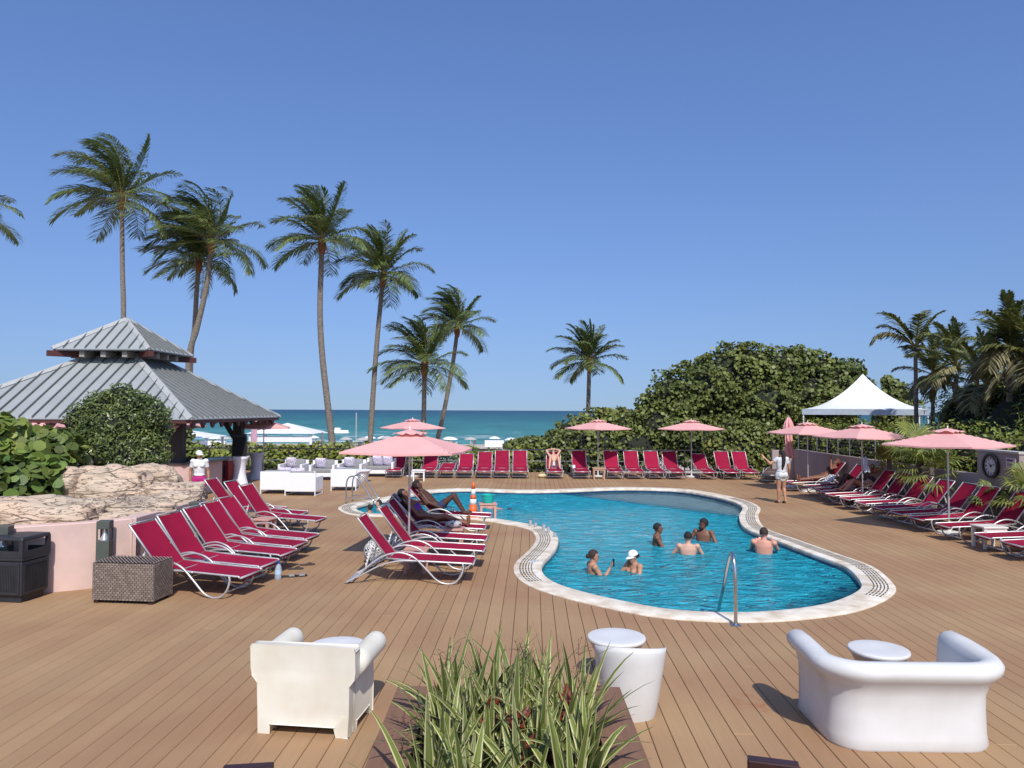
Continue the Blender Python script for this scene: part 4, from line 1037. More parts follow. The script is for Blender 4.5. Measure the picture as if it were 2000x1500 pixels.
sb_ = n.new('ShaderNodeMath'); sb_.operation = 'SUBTRACT'; sb_.inputs[1].default_value = 0.5; l.new(nb_.outputs['Fac'], sb_.inputs[0])
ab_ = n.new('ShaderNodeMath'); ab_.operation = 'ABSOLUTE'; l.new(sb_.outputs[0], ab_.inputs[0])
rb_ = n.new('ShaderNodeMapRange'); rb_.inputs['From Max'].default_value = 0.013; l.new(ab_.outputs[0], rb_.inputs['Value'])
mnm = n.new('ShaderNodeMath'); mnm.operation = 'MINIMUM'; l.new(rb_.outputs[0], mnm.inputs[0]); l.new(rk.outputs[0], mnm.inputs[1])
l.new(mnm.outputs[0], mk.inputs['Factor'])
l.new(mk.outputs['Result'], b.inputs['Base Color'])
n3 = n.new('ShaderNodeTexNoise'); n3.inputs['Scale'].default_value = 14; n3.inputs['Detail'].default_value = 6; l.new(mpr.outputs[0], n3.inputs['Vector'])
sm = n.new('ShaderNodeMath'); sm.operation = 'MULTIPLY_ADD'; sm.inputs[1].default_value = 0.4; l.new(n3.outputs['Fac'], sm.inputs[0]); l.new(mnm.outputs[0], sm.inputs[2])
bp = n.new('ShaderNodeBump'); bp.inputs['Strength'].default_value = 0.8; bp.inputs['Distance'].default_value = 0.05; l.new(sm.outputs[0], bp.inputs['Height']); l.new(bp.outputs[0], b.inputs['Normal'])
from mathutils import noise as mnoise
def boulder(c, r, parent, seed, rot=0.0):
    bm = bmesh.new(); bmesh.ops.create_cube(bm, size=2.0); bmesh.ops.subdivide_edges(bm, edges=bm.edges, cuts=15, use_grid_fill=True)
    Mz = Matrix.Rotation(rot, 3, 'Z')
    for v in bm.verts:
        q = v.co.copy(); sph = q.normalized(); q = q.lerp(sph * 1.22, 0.80)
        off = Vector((seed * 3.1, seed * 1.7, seed * 0.9))
        d = mnoise.fractal(q * 1.1 + off, 1.0, 2.0, 4) * 0.26
        strata = math.floor((q.z + 0.3 * mnoise.noise(q * 1.3 + off)) * 4.0)
        d += 0.05 * math.sin(strata * 12.9 + seed)
        cell = mnoise.voronoi(Vector((q.x * 1.5, q.y * 1.5, q.z * 2.2)) + off)[0]
        d += 0.14 * min(cell[1] - cell[0], 0.2) 
        q = q * (1 + d); v.co = Vector(c) + Mz @ Vector((q.x * r[0], q.y * r[1], q.z * r[2]))
    me = bpy.data.meshes.new('boulder'); bm.to_mesh(me); bm.free(); me.materials.append(m_rock)
    me.polygons.foreach_set('use_smooth', [True] * len(me.polygons))
    try: me.set_sharp_from_angle(angle=R(38))
    except Exception: pass
    return link('boulder', me, parent)
rk_t = thing('rock_formation', 'sculpted tan artificial rock ledge behind the pink wall', 'rocks', (-8, 13.5, 0))
def bpx(px, py, Y, r, seed, rot=0.0):
    p = D(px, py, Y); boulder((p.x + 8, p.y - 13.5, p.z), r, rk_t, seed, rot)
bpx(70, 1020, 12.0, (0.85, 0.42, 0.34), 1, R(10))
bpx(190, 1030, 12.4, (0.42, 0.4, 0.26), 2, R(24))
bpx(268, 1006, 13.2, (0.55, 0.45, 0.30), 3, R(40))
bpx(212, 960, 15.2, (0.80, 0.55, 0.46), 4, R(6))
bpx(330, 984, 15.2, (0.58, 0.5, 0.38), 5, R(12))
bpx(118, 962, 15.0, (0.50, 0.5, 0.46), 6)
bpx(128, 915, 16.8, (0.42, 0.4, 0.40), 7)
bpx(-30, 1030, 12.2, (0.6, 0.5, 0.36), 8)
bpx(330, 995, 14.4, (0.5, 0.45, 0.30), 9, R(50))
bpx(282, 945, 16.4, (0.6, 0.5, 0.36), 12, R(30))
MB().box((-0.6, 1.3, 0.32), (3.0, 2.6, 0.64)).build('rock_base', m_rock, rk_t)

# square bollard lights
m_boll = mat('bollard_green_grey', (0.075, 0.085, 0.07), 0.55, c2=(0.06, 0.07, 0.058))
m_lens = mat('lamp_reflector', (0.75, 0.75, 0.72), 0.2, metal=0.7)
def bollard(loc, label, h=1.06):
    t = thing('bollard_light', label, 'bollard', (loc[0], loc[1], 0), R(10), 'square bollard lights along the wall')
    w = 0.19
    MB().box((0, 0, (h - 0.30) / 2), (w, w, h - 0.30)).build('post', m_boll, t, bevel=0.006)
    MB().box((0, 0, h - 0.06), (w, w, 0.12)).build('cap', m_boll, t, bevel=0.006)
    for sx in (-1, 1):
        for sy in (-1, 1): MB().box((sx * (w / 2 - 0.012), sy * (w / 2 - 0.012), h - 0.21), (0.02, 0.02, 0.182)).build('corner_bar', m_boll, t)
    MB().lathe([(0.07, 0.0), (0.065, 0.02), (0.03, 0.09), (0.02, 0.13), (0.0, 0.14)], 14, (0, 0, h - 0.298)).build('reflector', m_lens, t, smooth=True)
    MB().tube([(0, 0, h - 0.17), (0, 0, h - 0.121)], 0.03, 10).build('lamp', m_lens, t)
bollard((-6.32, 11.62), 'grey green bollard light behind the wicker box')
bollard((-5.93, 14.0), 'grey green bollard light between the raised lounger backs')
bollard((-7.5, 11.05), 'grey green bollard light half hidden behind the black bin at the left edge')

# black litter bin with hooded top
m_bin = mat('black_bin_plastic', (0.018, 0.019, 0.022), 0.5, c2=(0.026, 0.027, 0.03), bump=0.2, bscale=120)
m_binin = mat('bin_inside', (0.006, 0.006, 0.006), 0.9)
bi = thing('litter_bin', 'square black litter bin with open hooded top at the left edge', 'bin', (G(40, 1168).x, 11.03, 0), R(-8))
MB().box((0, 0, 0.05), (0.44, 0.44, 0.10)).build('plinth', m_bin, bi, bevel=0.006)
MB().box((0, 0, 0.345), (0.52, 0.52, 0.49), taper=1.02).build('body', m_bin, bi, bevel=0.018)
MB().box((0, 0, 0.62), (0.54, 0.54, 0.045)).build('collar', m_bin, bi, bevel=0.01)
hood = MB()
for sx in (-1, 1):
    for sy in (-1, 1): hood.box((sx * 0.245, sy * 0.245, 0.765), (0.055, 0.055, 0.25))
for sy in (-1, 1):
    hood.box((0, sy * 0.258, 0.69), (0.44, 0.028, 0.10)); hood.box((sy * 0.258, 0, 0.69), (0.028, 0.44, 0.10))
hood.build('hood_frame', m_bin, bi, bevel=0.004)
MB().box((0, 0, 0.915), (0.56, 0.56, 0.055), taper=0.95).build('lid', m_bin, bi, bevel=0.018)
MB().box((0, 0, 0.650), (0.42, 0.42, 0.012)).build('inner_tray', m_binin, bi)
for face in range(4):
    M = Matrix.Rotation(face * math.pi / 2, 3, 'Z')
    fr = MB()
    for z in (0.14, 0.55): fr.box(M @ Vector((0, -0.266, z)), (0.46, 0.016, 0.035), M=M)
    for x in (-0.215, 0.215): fr.box(M @ Vector((x, -0.266, 0.345)), (0.035, 0.016, 0.374), M=M)
    fr.build('panel_frame', m_bin, bi)
    if face in (0, 1):
        for k in range(15):
            MB().box(M @ Vector((-0.182 + k * 0.026, -0.263, 0.345)), (0.013, 0.012, 0.36), M=M).build('slat', m_bin, bi)

# wicker storage box
m_wick = bpy.data.materials.new('grey_wicker'); m_wick.use_nodes = True
n, l = nodes_of(m_wick); b = n['Principled BSDF']; b.inputs['Roughness'].default_value = 0.6
n1 = n.new('ShaderNodeTexNoise'); n1.inputs['Scale'].default_value = 30; tcx = n.new('ShaderNodeTexCoord'); l.new(tcx.outputs['Object'], n1.inputs['Vector'])
gi = n.new('ShaderNodeNewGeometry')
mx = n.new('ShaderNodeMix'); mx.data_type = 'RGBA'; mx.inputs['A'].default_value = (0.16, 0.122, 0.098, 1); mx.inputs['B'].default_value = (0.26, 0.205, 0.165, 1); l.new(gi.outputs['Random Per Island'], mx.inputs['Factor']); l.new(mx.outputs['Result'], b.inputs['Base Color'])
wa, wb = G(183, 1178), G(302, 1182)
W_, D_, H_ = (wb - wa).length, 0.50, 0.585
wx = thing('wicker_box', 'grey brown woven wicker storage box beside the first lounger', 'storage box', (wa + wb) / 2 + Vector((0, D_ / 2, 0)), math.atan2((wb - wa).y, (wb - wa).x))
MB().box((0, 0, H_ / 2 + 0.02), (W_ - 0.02, D_ - 0.02, H_ - 0.06)).build('carcass', mat('wicker_dark', (0.045, 0.032, 0.026), 0.9), wx)
def weave(face_w, face_h, place):
    """staggered strands, each a small bulged strip"""
    mb = MB(); sw, sh_ = 0.056, 0.031
    for r_ in range(int(face_h / sh_)):
        for c in range(-1, int(face_w / sw) + 1):
            u0 = c * sw + (0.5 * sw if r_ % 2 else 0) + 0.003; u1 = u0 + sw - 0.006
            u0, u1 = max(u0, 0.0), min(u1, face_w)
            if u1 - u0 < 0.006: continue
            v0 = r_ * sh_ + 0.0015; v1 = v0 + sh_ - 0.003; um = (u0 + u1) / 2
            P = [place(u0, v0, 0), place(um, v0, 0.010), place(u1, v0, 0), place(u1, v1, 0), place(um, v1, 0.010), place(u0, v1, 0)]
            mb.add(P, [(0, 1, 4, 5), (1, 2, 3, 4)])
    return mb
hw_, hd_ = W_ / 2, D_ / 2
for nm, fw, fh, pl in (('front_weave', W_, H_ - 0.05, lambda u, v, o: (-hw_ + u, -hd_ - o, 0.05 + v)), ('side_weave', D_, H_ - 0.05, lambda u, v, o: (hw_ + o, -hd_ + u, 0.05 + v)),
                       ('side_weave', D_, H_ - 0.05, lambda u, v, o: (-hw_ - o, hd_ - u, 0.05 + v)), ('lid_weave', W_, D_, lambda u, v, o: (-hw_ + u, -hd_ + v, H_ + o))):
    o = weave(fw, fh, pl).build(nm, m_wick, wx, smooth='all'); o['kind'] = 'stuff'
for sx in (-1, 1):
    for sy in (-1, 1): MB().box((sx * (hw_ - 0.05), sy * (hd_ - 0.05), 0.03), (0.07, 0.07, 0.06)).build('foot', m_darkwood, wx)

# bushes behind the rocks
p = D(236, 840, 18.3)
shrub('round_bush', 'clipped dark green round bush in front of the gazebo', 'bush', [((p.x, 18.3, p.z + .15), (1.05, .95, .88)), ((p.x + .15, 18.2, p.z - .55), (1.08, 1.0, .8)), ((p.x - .45, 18.3, p.z - .2), (.75, .8, .8)), ((p.x + .55, 18.4, p.z + .1), (.65, .7, .75)), ((p.x - .3, 18.2, p.z + .5), (.6, .6, .5)), ((p.x + .3, 18.2, p.z + .55), (.55, .6, .45)), ((p.x + .85, 18.1, p.z + .35), (.4, .4, .4)), ((p.x - .85, 18.1, p.z + .3), (.38, .4, .42)), ((p.x + .1, 18.1, p.z + .85), (.38, .4, .3)), ((p.x - .75, 18.0, p.z - .6), (.5, .5, .5)), ((p.x + .8, 18.0, p.z - .7), (.5, .5, .5))], 17000, 0.085, m_leaf_box, 'oval', 3, depth=0.25)
gb = [D(30, 905, 15.2), D(95, 900, 15.6), D(60, 870, 16.0), D(10, 950, 14.3), D(120, 880, 17.2), D(-30, 880, 15.0), D(85, 945, 14.6)]
rr = [(.95, .8, .62), (.7, .7, .55), (.75, .7, .4), (.8, .6, .55), (.5, .5, .45), (.9, .9, .8), (.5, .45, .42)]
shrub('sea_grape_bush', 'broad round-leaved sea grape bush at the left edge', 'bush', [(tuple(a), b_) for a, b_ in zip(gb, rr)], 2600, 0.23, m_leaf_grape, 'round', 5, depth=0.3, jitter=0.75)
# ------------------------------------------------------------------ gazebo bar with two-tier metal roof
m_roof = mat('grey_metal_roof', (0.315, 0.335, 0.325), 0.5, c2=(0.28, 0.30, 0.29), scale=1.2, spec=0.4, rand=0.05)
m_seam = mat('roof_seam', (0.14, 0.148, 0.146), 0.6)  # shadow side of the seams put into this dark colour; upper fascia shares it
m_ridge = mat('roof_hip_cap', (0.37, 0.38, 0.36), 0.6)
m_fasc = mat('red_brown_fascia', (0.085, 0.022, 0.018), 0.6)
m_beam = mat('grey_rafter_end', (0.30, 0.27, 0.24), 0.8)
m_post = mat('dark_post', (0.030, 0.016, 0.013), 0.55)
GC = Vector((-13.75, 26.4, 0))
gz = thing('gazebo', 'square bar gazebo with two-tier grey metal roof', 'gazebo', GC, 0)
def roof_tier(half, z0, top_half, z1, pitch, name):
    rf = link(name, None, gz)
    for side in range(4):
        M = Matrix.Rotation(side * math.pi / 2, 3, 'Z')
        nseam = int(round(2 * half / pitch)); w = 2 * half / nseam
        def hgt(x):                              # how far up the slope a line at offset x runs (0..1)
            return min(1.0, (half - abs(x)) / (half - top_half))
        for k in range(nseam):
            xa, xb = -half + k * w, -half + (k + 1) * w
            ts = sorted(set([xa, xb] + [s_ for s_ in (-top_half, top_half) if xa < s_ < xb]))
            low = [(x, 0.0) for x in ts]; up = [(x, hgt(x)) for x in ts]
            def P(x, t, dz=0.0): return M @ Vector((x, -(half - (half - top_half) * t), z0 + (z1 - z0) * t + dz))
            poly = [P(x, t) for x, t in low] + [P(x, t) for x, t in reversed(up) if t > 1e-4]
            mb = MB(); mb.v = [tuple(q) for q in poly] + [tuple(q - Vector((0, 0, 0.03))) for q in poly]
            kk = len(poly); mb.f = [tuple(range(kk)), tuple(range(kk, 2 * kk))[::-1]] + [(i, kk + i, kk + (i + 1) % kk, (i + 1) % kk) for i in range(kk)]
            # standing seam on the panel edge
            t_ = hgt(xa + 0.012)
            if t_ > 0.02:
                a, b_ = P(xa + 0.012, 0.0, 0.025), P(xa + 0.012, t_ * 0.995, 0.025); s_ = M @ Vector((0.014, 0, 0))
                for q0, q1 in ((a, b_),):
                    mb.add([q0 - s_ - Vector((0, 0, .025)), q0 + s_ - Vector((0, 0, .025)), q0 + s_ + Vector((0, 0, .05)), q0 - s_ + Vector((0, 0, .05)), q1 - s_ - Vector((0, 0, .025)), q1 + s_ - Vector((0, 0, .025)), q1 + s_ + Vector((0, 0, .05)), q1 - s_ + Vector((0, 0, .05))],
                           [(0, 1, 2, 3), (7, 6, 5, 4), (3, 2, 6, 7), (1, 5, 6, 2), (0, 3, 7, 4)])
            npan = kk + 2
            o = mb.build('roof_panel', m_roof, rf); o.data.materials.append(m_seam)
            for q_ in o.data.polygons[npan:]: q_.material_index = 1
        a, b_ = M @ Vector((half, -half, z0 + 0.03)), M @ Vector((top_half, -top_half, z1 + 0.03))
        d = (b_ - a).normalized(); sd = d.cross(Vector((0, 0, 1))).normalized(); up = sd.cross(d)
        e_ = 0.15 if half > 3 else 0.11
        MB().add([a - sd * e_ - up * 0.06, a + up * 0.05, a + sd * e_ - up * 0.06, b_ - sd * e_ - up * 0.06, b_ + up * 0.05, b_ + sd * e_ - up * 0.06], [(0, 1, 4, 3), (1, 2, 5, 4), (0, 2, 1), (3, 4, 5)]).build('hip_cap', m_ridge, rf)
        MB().box(M @ Vector((0, -half + 0.045, z0 - (0.085 if half > 3 else 0.05))), (2 * half - 0.10, 0.035, 0.10 if half > 3 else 0.03), M=M).build('fascia', m_fasc if half > 3 else m_seam, rf)
    return rf
EV, EZ = 4.2, 2.50
roof_tier(EV, EZ, 0.80, 4.62, 0.40, 'lower_roof')
roof_tier(1.64, 4.80, 0.03, 5.98, 0.37, 'upper_roof')
MB().box((0, 0, 4.68), (1.5, 1.5, 0.40)).build('lantern', m_post, gz)
for side in range(4):
    M = Matrix.Rotation(side * math.pi / 2, 3, 'Z')
    for x in (-0.72, 0.0, 0.72):
        MB().box(M @ Vector((x, -1.12, 4.63)), (0.17, 0.75, 0.19), M=M).build('rafter_end', m_beam, gz)
    a = M @ Vector((1.55, -1.55, 4.72)); Md = M @ Matrix.Rotation(-math.pi / 4, 3, 'Z')
    MB().box(M @ Vector((1.40, -1.40, 4.64)), (0.95, 0.17, 0.19), M=Md).build('hip_rafter', m_fasc, gz)
    for k in range(11):                          # scalloped rafter tails under the eave
        x = -EV + 0.35 + k * 0.75
        mb = MB(); q = [(-0.17, 0.0), (0.17, 0.0), (0.08, -0.12), (0.0, -0.16), (-0.08, -0.12)]
        pts = [M @ Vector((x + u, -EV + 0.10, EZ - 0.14 + v)) for u, v in q] + [M @ Vector((x + u, -EV + 0.16, EZ - 0.14 + v)) for u, v in q]
        mb.add(pts, [(0, 1, 2, 3, 4), (9, 8, 7, 6, 5)] + [(i, i + 5, (i + 1) % 5 + 5, (i + 1) % 5) for i in range(5)]); mb.build('rafter_tail', m_fasc, gz)
MB().box((0, 0, EZ - 0.03), (2 * EV - 0.4, 2 * EV - 0.4, 0.03)).build('soffit', m_post, gz)
for sx in (-1, 1):
    for sy in (-1, 1):
        MB().box((sx * 3.1, sy * 2.6, 1.23), (0.34, 0.34, 2.46)).build('post', m_post, gz, bevel=0.01)
        mb = MB()
        mb.box((sx * 3.1 - 0.42, sy * 2.6, 2.08), (0.14, 0.16, 0.95), M=Matrix.Rotation(R(-32), 3, 'Y')).build('brace', m_post, gz)
# bar counter
m_ctop = mat('bar_top', (0.075, 0.06, 0.05), 0.3)
m_cwall = mat('bar_wall_pink', (0.62, 0.42, 0.36), 0.85)
ct = thing('bar_counter', 'low pink walled bar counter under the gazebo', 'bar counter', (-12.6, 23.6, 0))
MB().box((0, 0, 0.52), (5.0, 0.25, 1.04)).build('front_wall', m_cwall, ct, bevel=0.01)
MB().box((0, 0.12, 1.07), (5.2, 0.62, 0.055)).build('counter_top', m_ctop, ct, bevel=0.01)
MB().box((2.38, 1.3, 0.52), (0.25, 2.2, 1.04)).build('return_wall', m_cwall, ct, bevel=0.01)
MB().box((2.38, 1.3, 1.07), (0.6, 2.3, 0.055)).build('return_top', m_ctop, ct, bevel=0.01)
m_red2 = mat('red_plastic', (0.42, 0.018, 0.018), 0.4)
m_white = mat('white_cloth', (0.80, 0.79, 0.80), 0.85, c2=(0.74, 0.73, 0.75), scale=5)
m_blackp = mat('black_plastic', (0.012, 0.012, 0.013), 0.5)
# red cooler cabinet and yellow folding sign
p = G(431, 944); t = thing('red_cooler', 'red drinks cooler with grey lid behind the staff member', 'cooler', (p.x, p.y + 0.3, 0), R(-6))
MB().box((0, 0, 0.42), (0.62, 0.55, 0.80)).build('cabinet', m_red2, t, bevel=0.02); MB().box((0, 0, 0.90), (0.68, 0.6, 0.14)).build('lid', mat('cooler_lid', (0.45, 0.42, 0.42), 0.5), t, bevel=0.02); MB().box((0, -0.28, 0.45), (0.40, 0.012, 0.5)).build('front_panel', m_fasc, t)
m_yel = mat('ochre_plastic', (0.45, 0.22, 0.02), 0.5)
p = G(415, 952); t = thing('folding_floor_sign', 'ochre folding floor sign beside the red cooler', 'sign', (p.x, p.y, 0), R(20))
for s in (-1, 1): MB().box((0, s * 0.10, 0.31), (0.30, 0.025, 0.63), M=Matrix.Rotation(s * R(17), 3, 'X')).build('leaf_panel', m_yel, t, bevel=0.006)
# black speaker on a white covered cocktail table
def cocktail_table(loc, label, h=1.08, cloth=None):
    t = thing('cocktail_table', label, 'table', (loc[0], loc[1], 0), 0, 'cocktail tables in stretch covers')
    MB().lathe([(0.33, 0.0), (0.30, 0.05), (0.245, 0.25), (0.20, 0.5), (0.21, 0.75), (0.27, 0.97), (0.335, h - 0.02)], 20).build('stretch_cover', cloth or m_white, t, smooth='all')
    MB().lathe([(0.335, h - 0.02), (0.34, h), (0.0, h + 0.004)], 20).build('table_top', cloth or m_white, t)
    return t
p = G(468, 949); cocktail_table((p.x, p.y), 'white stretch-covered cocktail table carrying the black speaker')
t = thing('loudspeaker', 'big black loudspeaker standing on the white cocktail table', 'speaker', (p.x - 0.02, p.y, 1.085), R(15))
MB().box((0, 0, 0.40), (0.52, 0.42, 0.80), taper=0.9).build('cabinet', m_blackp, t, bevel=0.02); MB().box((0, -0.215, 0.38), (0.44, 0.02, 0.66)).build('grille', m_binin, t)
p = G(494, 938); cocktail_table((p.x, p.y + 0.4), 'greyish stretch-covered cocktail table in the shade beyond the post', 1.05, mat('grey_cloth', (0.52, 0.53, 0.58), 0.85))
# staff-side details under the roof
p = D(312, 905, 21.3); t = thing('red_chair', 'small red chair between the round bush and the bar', 'chair', (p.x, 21.3, 0), R(30))
for sx in (-1, 1):
    for sy in (-1, 1): MB().tube([(sx * .2, sy * .2, 0), (sx * .18, sy * .18, .62 if sy < 0 else 1.2)], .02, 6).build('leg', m_red2, t)
MB().box((0, 0, .63), (.42, .42, .03)).build('seat', m_red2, t)
for z in (.8, .95, 1.1): MB().box((0, .18, z), (.36, .02, .06)).build('back_slat', m_red2, t)
for k, (px, py) in enumerate(((352, 905), (372, 902), (398, 900))):
    p = D(px, py, 25.3); t = thing('bar_stool', ['dark bar stool nearest the round bush under the gazebo', 'dark bar stool in the middle under the gazebo', 'dark bar stool nearest the speaker under the gazebo'][k], 'stool', (p.x, 25.3, 0), R(20 * k), 'dark bar stools')
    for a in range(4): MB().tube([(math.cos(a * 1.57) * .2, math.sin(a * 1.57) * .2, 0), (math.cos(a * 1.57) * .14, math.sin(a * 1.57) * .14, .74)], .016, 5).build('leg', m_post, t)
    MB().lathe([(0.0, .74), (.19, .74), (.2, .78), (0, .80)], 14).build('seat', m_post, t); MB().box((0, .19, .98), (.36, .03, .34)).build('backrest', m_post, t)
# bar fittings: dark back-bar with bottles
t = thing('back_bar', 'dark back-bar cabinet in the shade under the gazebo', 'cabinet', (-14.6, 26.6, 0))
MB().box((0, 0, .55), (2.6, .6, 1.1)).build('cabinet', m_post, t); MB().box((0, .1, 1.45), (2.4, .3, .05)).build('shelf', m_post, t); MB().box((-1.15, .1, 1.28), (.05, .28, .38)).build('upright', m_post, t); MB().box((1.15, .1, 1.28), (.05, .28, .38)).build('upright', m_post, t)
# ================================================================== PALMS, TREES, HEDGES
m_trunk = mat('palm_trunk', (0.235, 0.195, 0.155), 0.9, c2=(0.12, 0.098, 0.078), scale=2.2, stretch=(3, 3, 7), bump=0.8, bscale=9, detail=6)
m_boot = mat('palm_boots', (0.30, 0.11, 0.045), 0.85, c2=(0.16, 0.06, 0.03), scale=10, bump=0.5)
m_frond = mat('palm_leaflet', (0.155, 0.20, 0.058), 0.42, c2=(0.09, 0.135, 0.042), scale=0.7, island=0.35, spec=0.5, trans=0.22)
m_frond_r = mat('areca_leaflet', (0.19, 0.21, 0.055), 0.5, c2=(0.11, 0.135, 0.036), scale=0.8, island=0.35, trans=0.2)
m_frond_dry = mat('dry_frond', (0.27, 0.24, 0.11), 0.8, c2=(0.17, 0.16, 0.065), scale=1.5, island=0.3)
m_rachis = mat('palm_rachis', (0.22, 0.19, 0.06), 0.6)
WIND = Vector((-1.0, 0.15, 0.0))
def frond(mb, rb, base, d, L, lw, rnd, droop=0.55, wind=0.30, nl=46, leaf=0.75, wdt=0.058):
    """one pinnate frond: rachis in rb, leaflets in mb"""
    p = Vector(base); d = Vector(d).normalized(); K = 14; pts = [p.copy()]; dirs = [d.copy()]
    for k in range(K):
        t = (k + 1) / K
        d = (d + Vector((0, 0, -droop * (0.03 + 0.30 * t * t))) + WIND * (wind * (0.02 + 0.13 * t))).normalized()
        p = p + d * (L / K); pts.append(p.copy()); dirs.append(d.copy())
    rb.tube(pts, [0.035 * (1 - 0.85 * i / K) for i in range(K + 1)], 4)
    for i in range(nl):
        t = 0.14 + 0.86 * (i + 0.5) / nl; f = t * K; k = min(int(f), K - 1)
        c = pts[k].lerp(pts[k + 1], f - k); dd = dirs[k]
        side = dd.cross(Vector((0, 0, 1)))
        side = side.normalized() if side.length > 0.15 else Vector((0, 1, 0))
        ll = leaf * (0.45 + 0.75 * math.sin(math.pi * min(1, 0.15 + t * 0.85)) ** 0.8) * rnd.uniform(0.85, 1.1)
        if t > 0.93: ll *= 0.6
        for s in (-1, 1):
            a = (side * s * 0.85 + dd * (0.55 + 0.35 * t) + Vector((0, 0, rnd.uniform(-0.05, 0.3)))).normalized()
            g_ = Vector((0, 0, -0.55 * droop - rnd.uniform(0.05, .35))) + WIND * (wind * 0.8)
            b1 = c + a * ll * 0.5 + g_ * ll * 0.16; b2 = c + a * ll * 0.86 + g_ * ll * 0.62
            w = a.cross(Vector((rnd.uniform(-.4, .4), rnd.uniform(-.4, .4), 1))).normalized() * (wdt * 0.5)
            o = len(mb.v)
            mb.v += [tuple(c - w * 0.7), tuple(c + w * 0.7), tuple(b1 + w), tuple(b1 - w), tuple(b2)]
            mb.f += [(o, o + 1, o + 2, o + 3), (o + 3, o + 2, o + 4)]
def palm(label, trunk_px, Y, r0, r1, crown=3.1, nf=24, seed=1, wind=0.3, name='coconut_palm', lean_up=0.0, base_z=-1.9, m_leaf=None, leaf=1.02, boots=True, dry=0, Ytop=None, nl=48, els=None):
    rnd = random.Random(seed); n_ = len(trunk_px); Yt = Ytop if Ytop else Y
    P = [D(px, py, Y + (Yt - Y) * i / max(n_ - 1, 1)) for i, (px, py) in enumerate(trunk_px)]
    base = Vector((P[0].x, P[0].y, min(base_z, P[0].z)))
    t = thing(name, label, 'palm tree', base, 0, 'palms')
    pts = spline([base] + P if P[0].z > base_z + 0.3 else P, 7); k = len(pts)
    # ringed trunk
    fine = []
    rad = []
    for i, q in enumerate(pts):
        f = i / (k - 1); fine.append(q - base); rad.append((r0 + (r1 - r0) * f) * (1.25 - 0.25 * min(1, f * 6)))
    MB().tube(fine, rad, 10).build('trunk', m_trunk, t, smooth='all')
    top = fine[-1]; up = (fine[-1] - fine[-3]).normalized()
    if boots:
        MB().lathe([(r1 * 1.0, -0.5), (r1 * 1.4, -0.3), (r1 * 1.75, 0.0), (r1 * 1.4, 0.3), (r1 * 0.7, 0.5), (0.0, 0.6)], 9, tuple(top)).build('crown_shaft', m_boot, t)
    mb, rb, dr = MB(), MB(), MB()
    for i in range(nf):
        az = i * 2.399963 + rnd.uniform(-.25, .25)
        el = els[i % len(els)] if els else (R(88) - R(106) * ((i + 0.5) / nf) ** 1.35)
        el += rnd.uniform(-.10, .10) + lean_up
        d = Vector((math.cos(az) * math.cos(el), math.sin(az) * math.cos(el), math.sin(el)))
        L = crown * rnd.uniform(0.85, 1.08) * (1.0 if el > -0.2 else 0.9)
        frond(dr if (dry and i >= nf - dry) else mb, rb, top + up * 0.25, d, L, 0, rnd, droop=rnd.uniform(0.4, 0.75) + (0.5 if dry and i >= nf - dry else 0), wind=wind * (0.6 + 0.8 * max(0, math.sin(el))), leaf=leaf, nl=nl)
    mb.build('crown', m_leaf or m_frond, t)
    rb.build('rachis', m_rachis, t)
    if dr.v: dr.build('dry_fronds', m_frond_dry, t)
    return t
palm('tallest coconut palm rising behind the gazebo peak', [(241, 640), (239, 520), (238, 395)], 41, 0.15, 0.12, 4.1, 36, 21, 0.60)
palm('leaning coconut palm of the crossing pair right of the gazebo peak', [(368, 715), (385, 640), (403, 560), (413, 480)], 43, 0.18, 0.14, 3.9, 36, 22, 0.78)
palm('shorter coconut palm crossing behind the leaning one', [(372, 712), (380, 640), (384, 570), (388, 518)], 44.5, 0.17, 0.13, 3.6, 30, 23, 0.8)
palm('tall coconut palm with wide crown, straight trunk rising behind the white sofas', [(652, 898), (640, 790), (629, 690), (625, 600), (629, 480)], 41, 0.20, 0.14, 3.5, 34, 24, 0.26)
palm('slender coconut palm with curved trunk next to the tallest central one', [(722, 890), (728, 780), (737, 660), (748, 545)], 45, 0.18, 0.13, 3.2, 33, 25, 0.24)
palm('short stout coconut palm above the far pink umbrella', [(826, 880), (828, 800), (829, 722)], 46, 0.16, 0.14, 3.4, 34, 26, 0.36)
palm('leaning coconut palm behind the short stout one', [(848, 890), (868, 800), (886, 700), (893, 645)], 51, 0.17, 0.13, 3.1, 31, 27, 0.5)
palm('solitary small coconut palm left of the big tree', [(1146, 880), (1149, 790), (1151, 712)], 45, 0.16, 0.12, 2.55, 28, 28, 0.15, leaf=0.85)
palm('coconut palm mostly outside the left edge, only frond tips showing', [(-75, 640), (-78, 520), (-80, 420)], 40, 0.17, 0.14, 3.4, 29, 29, 0.52)
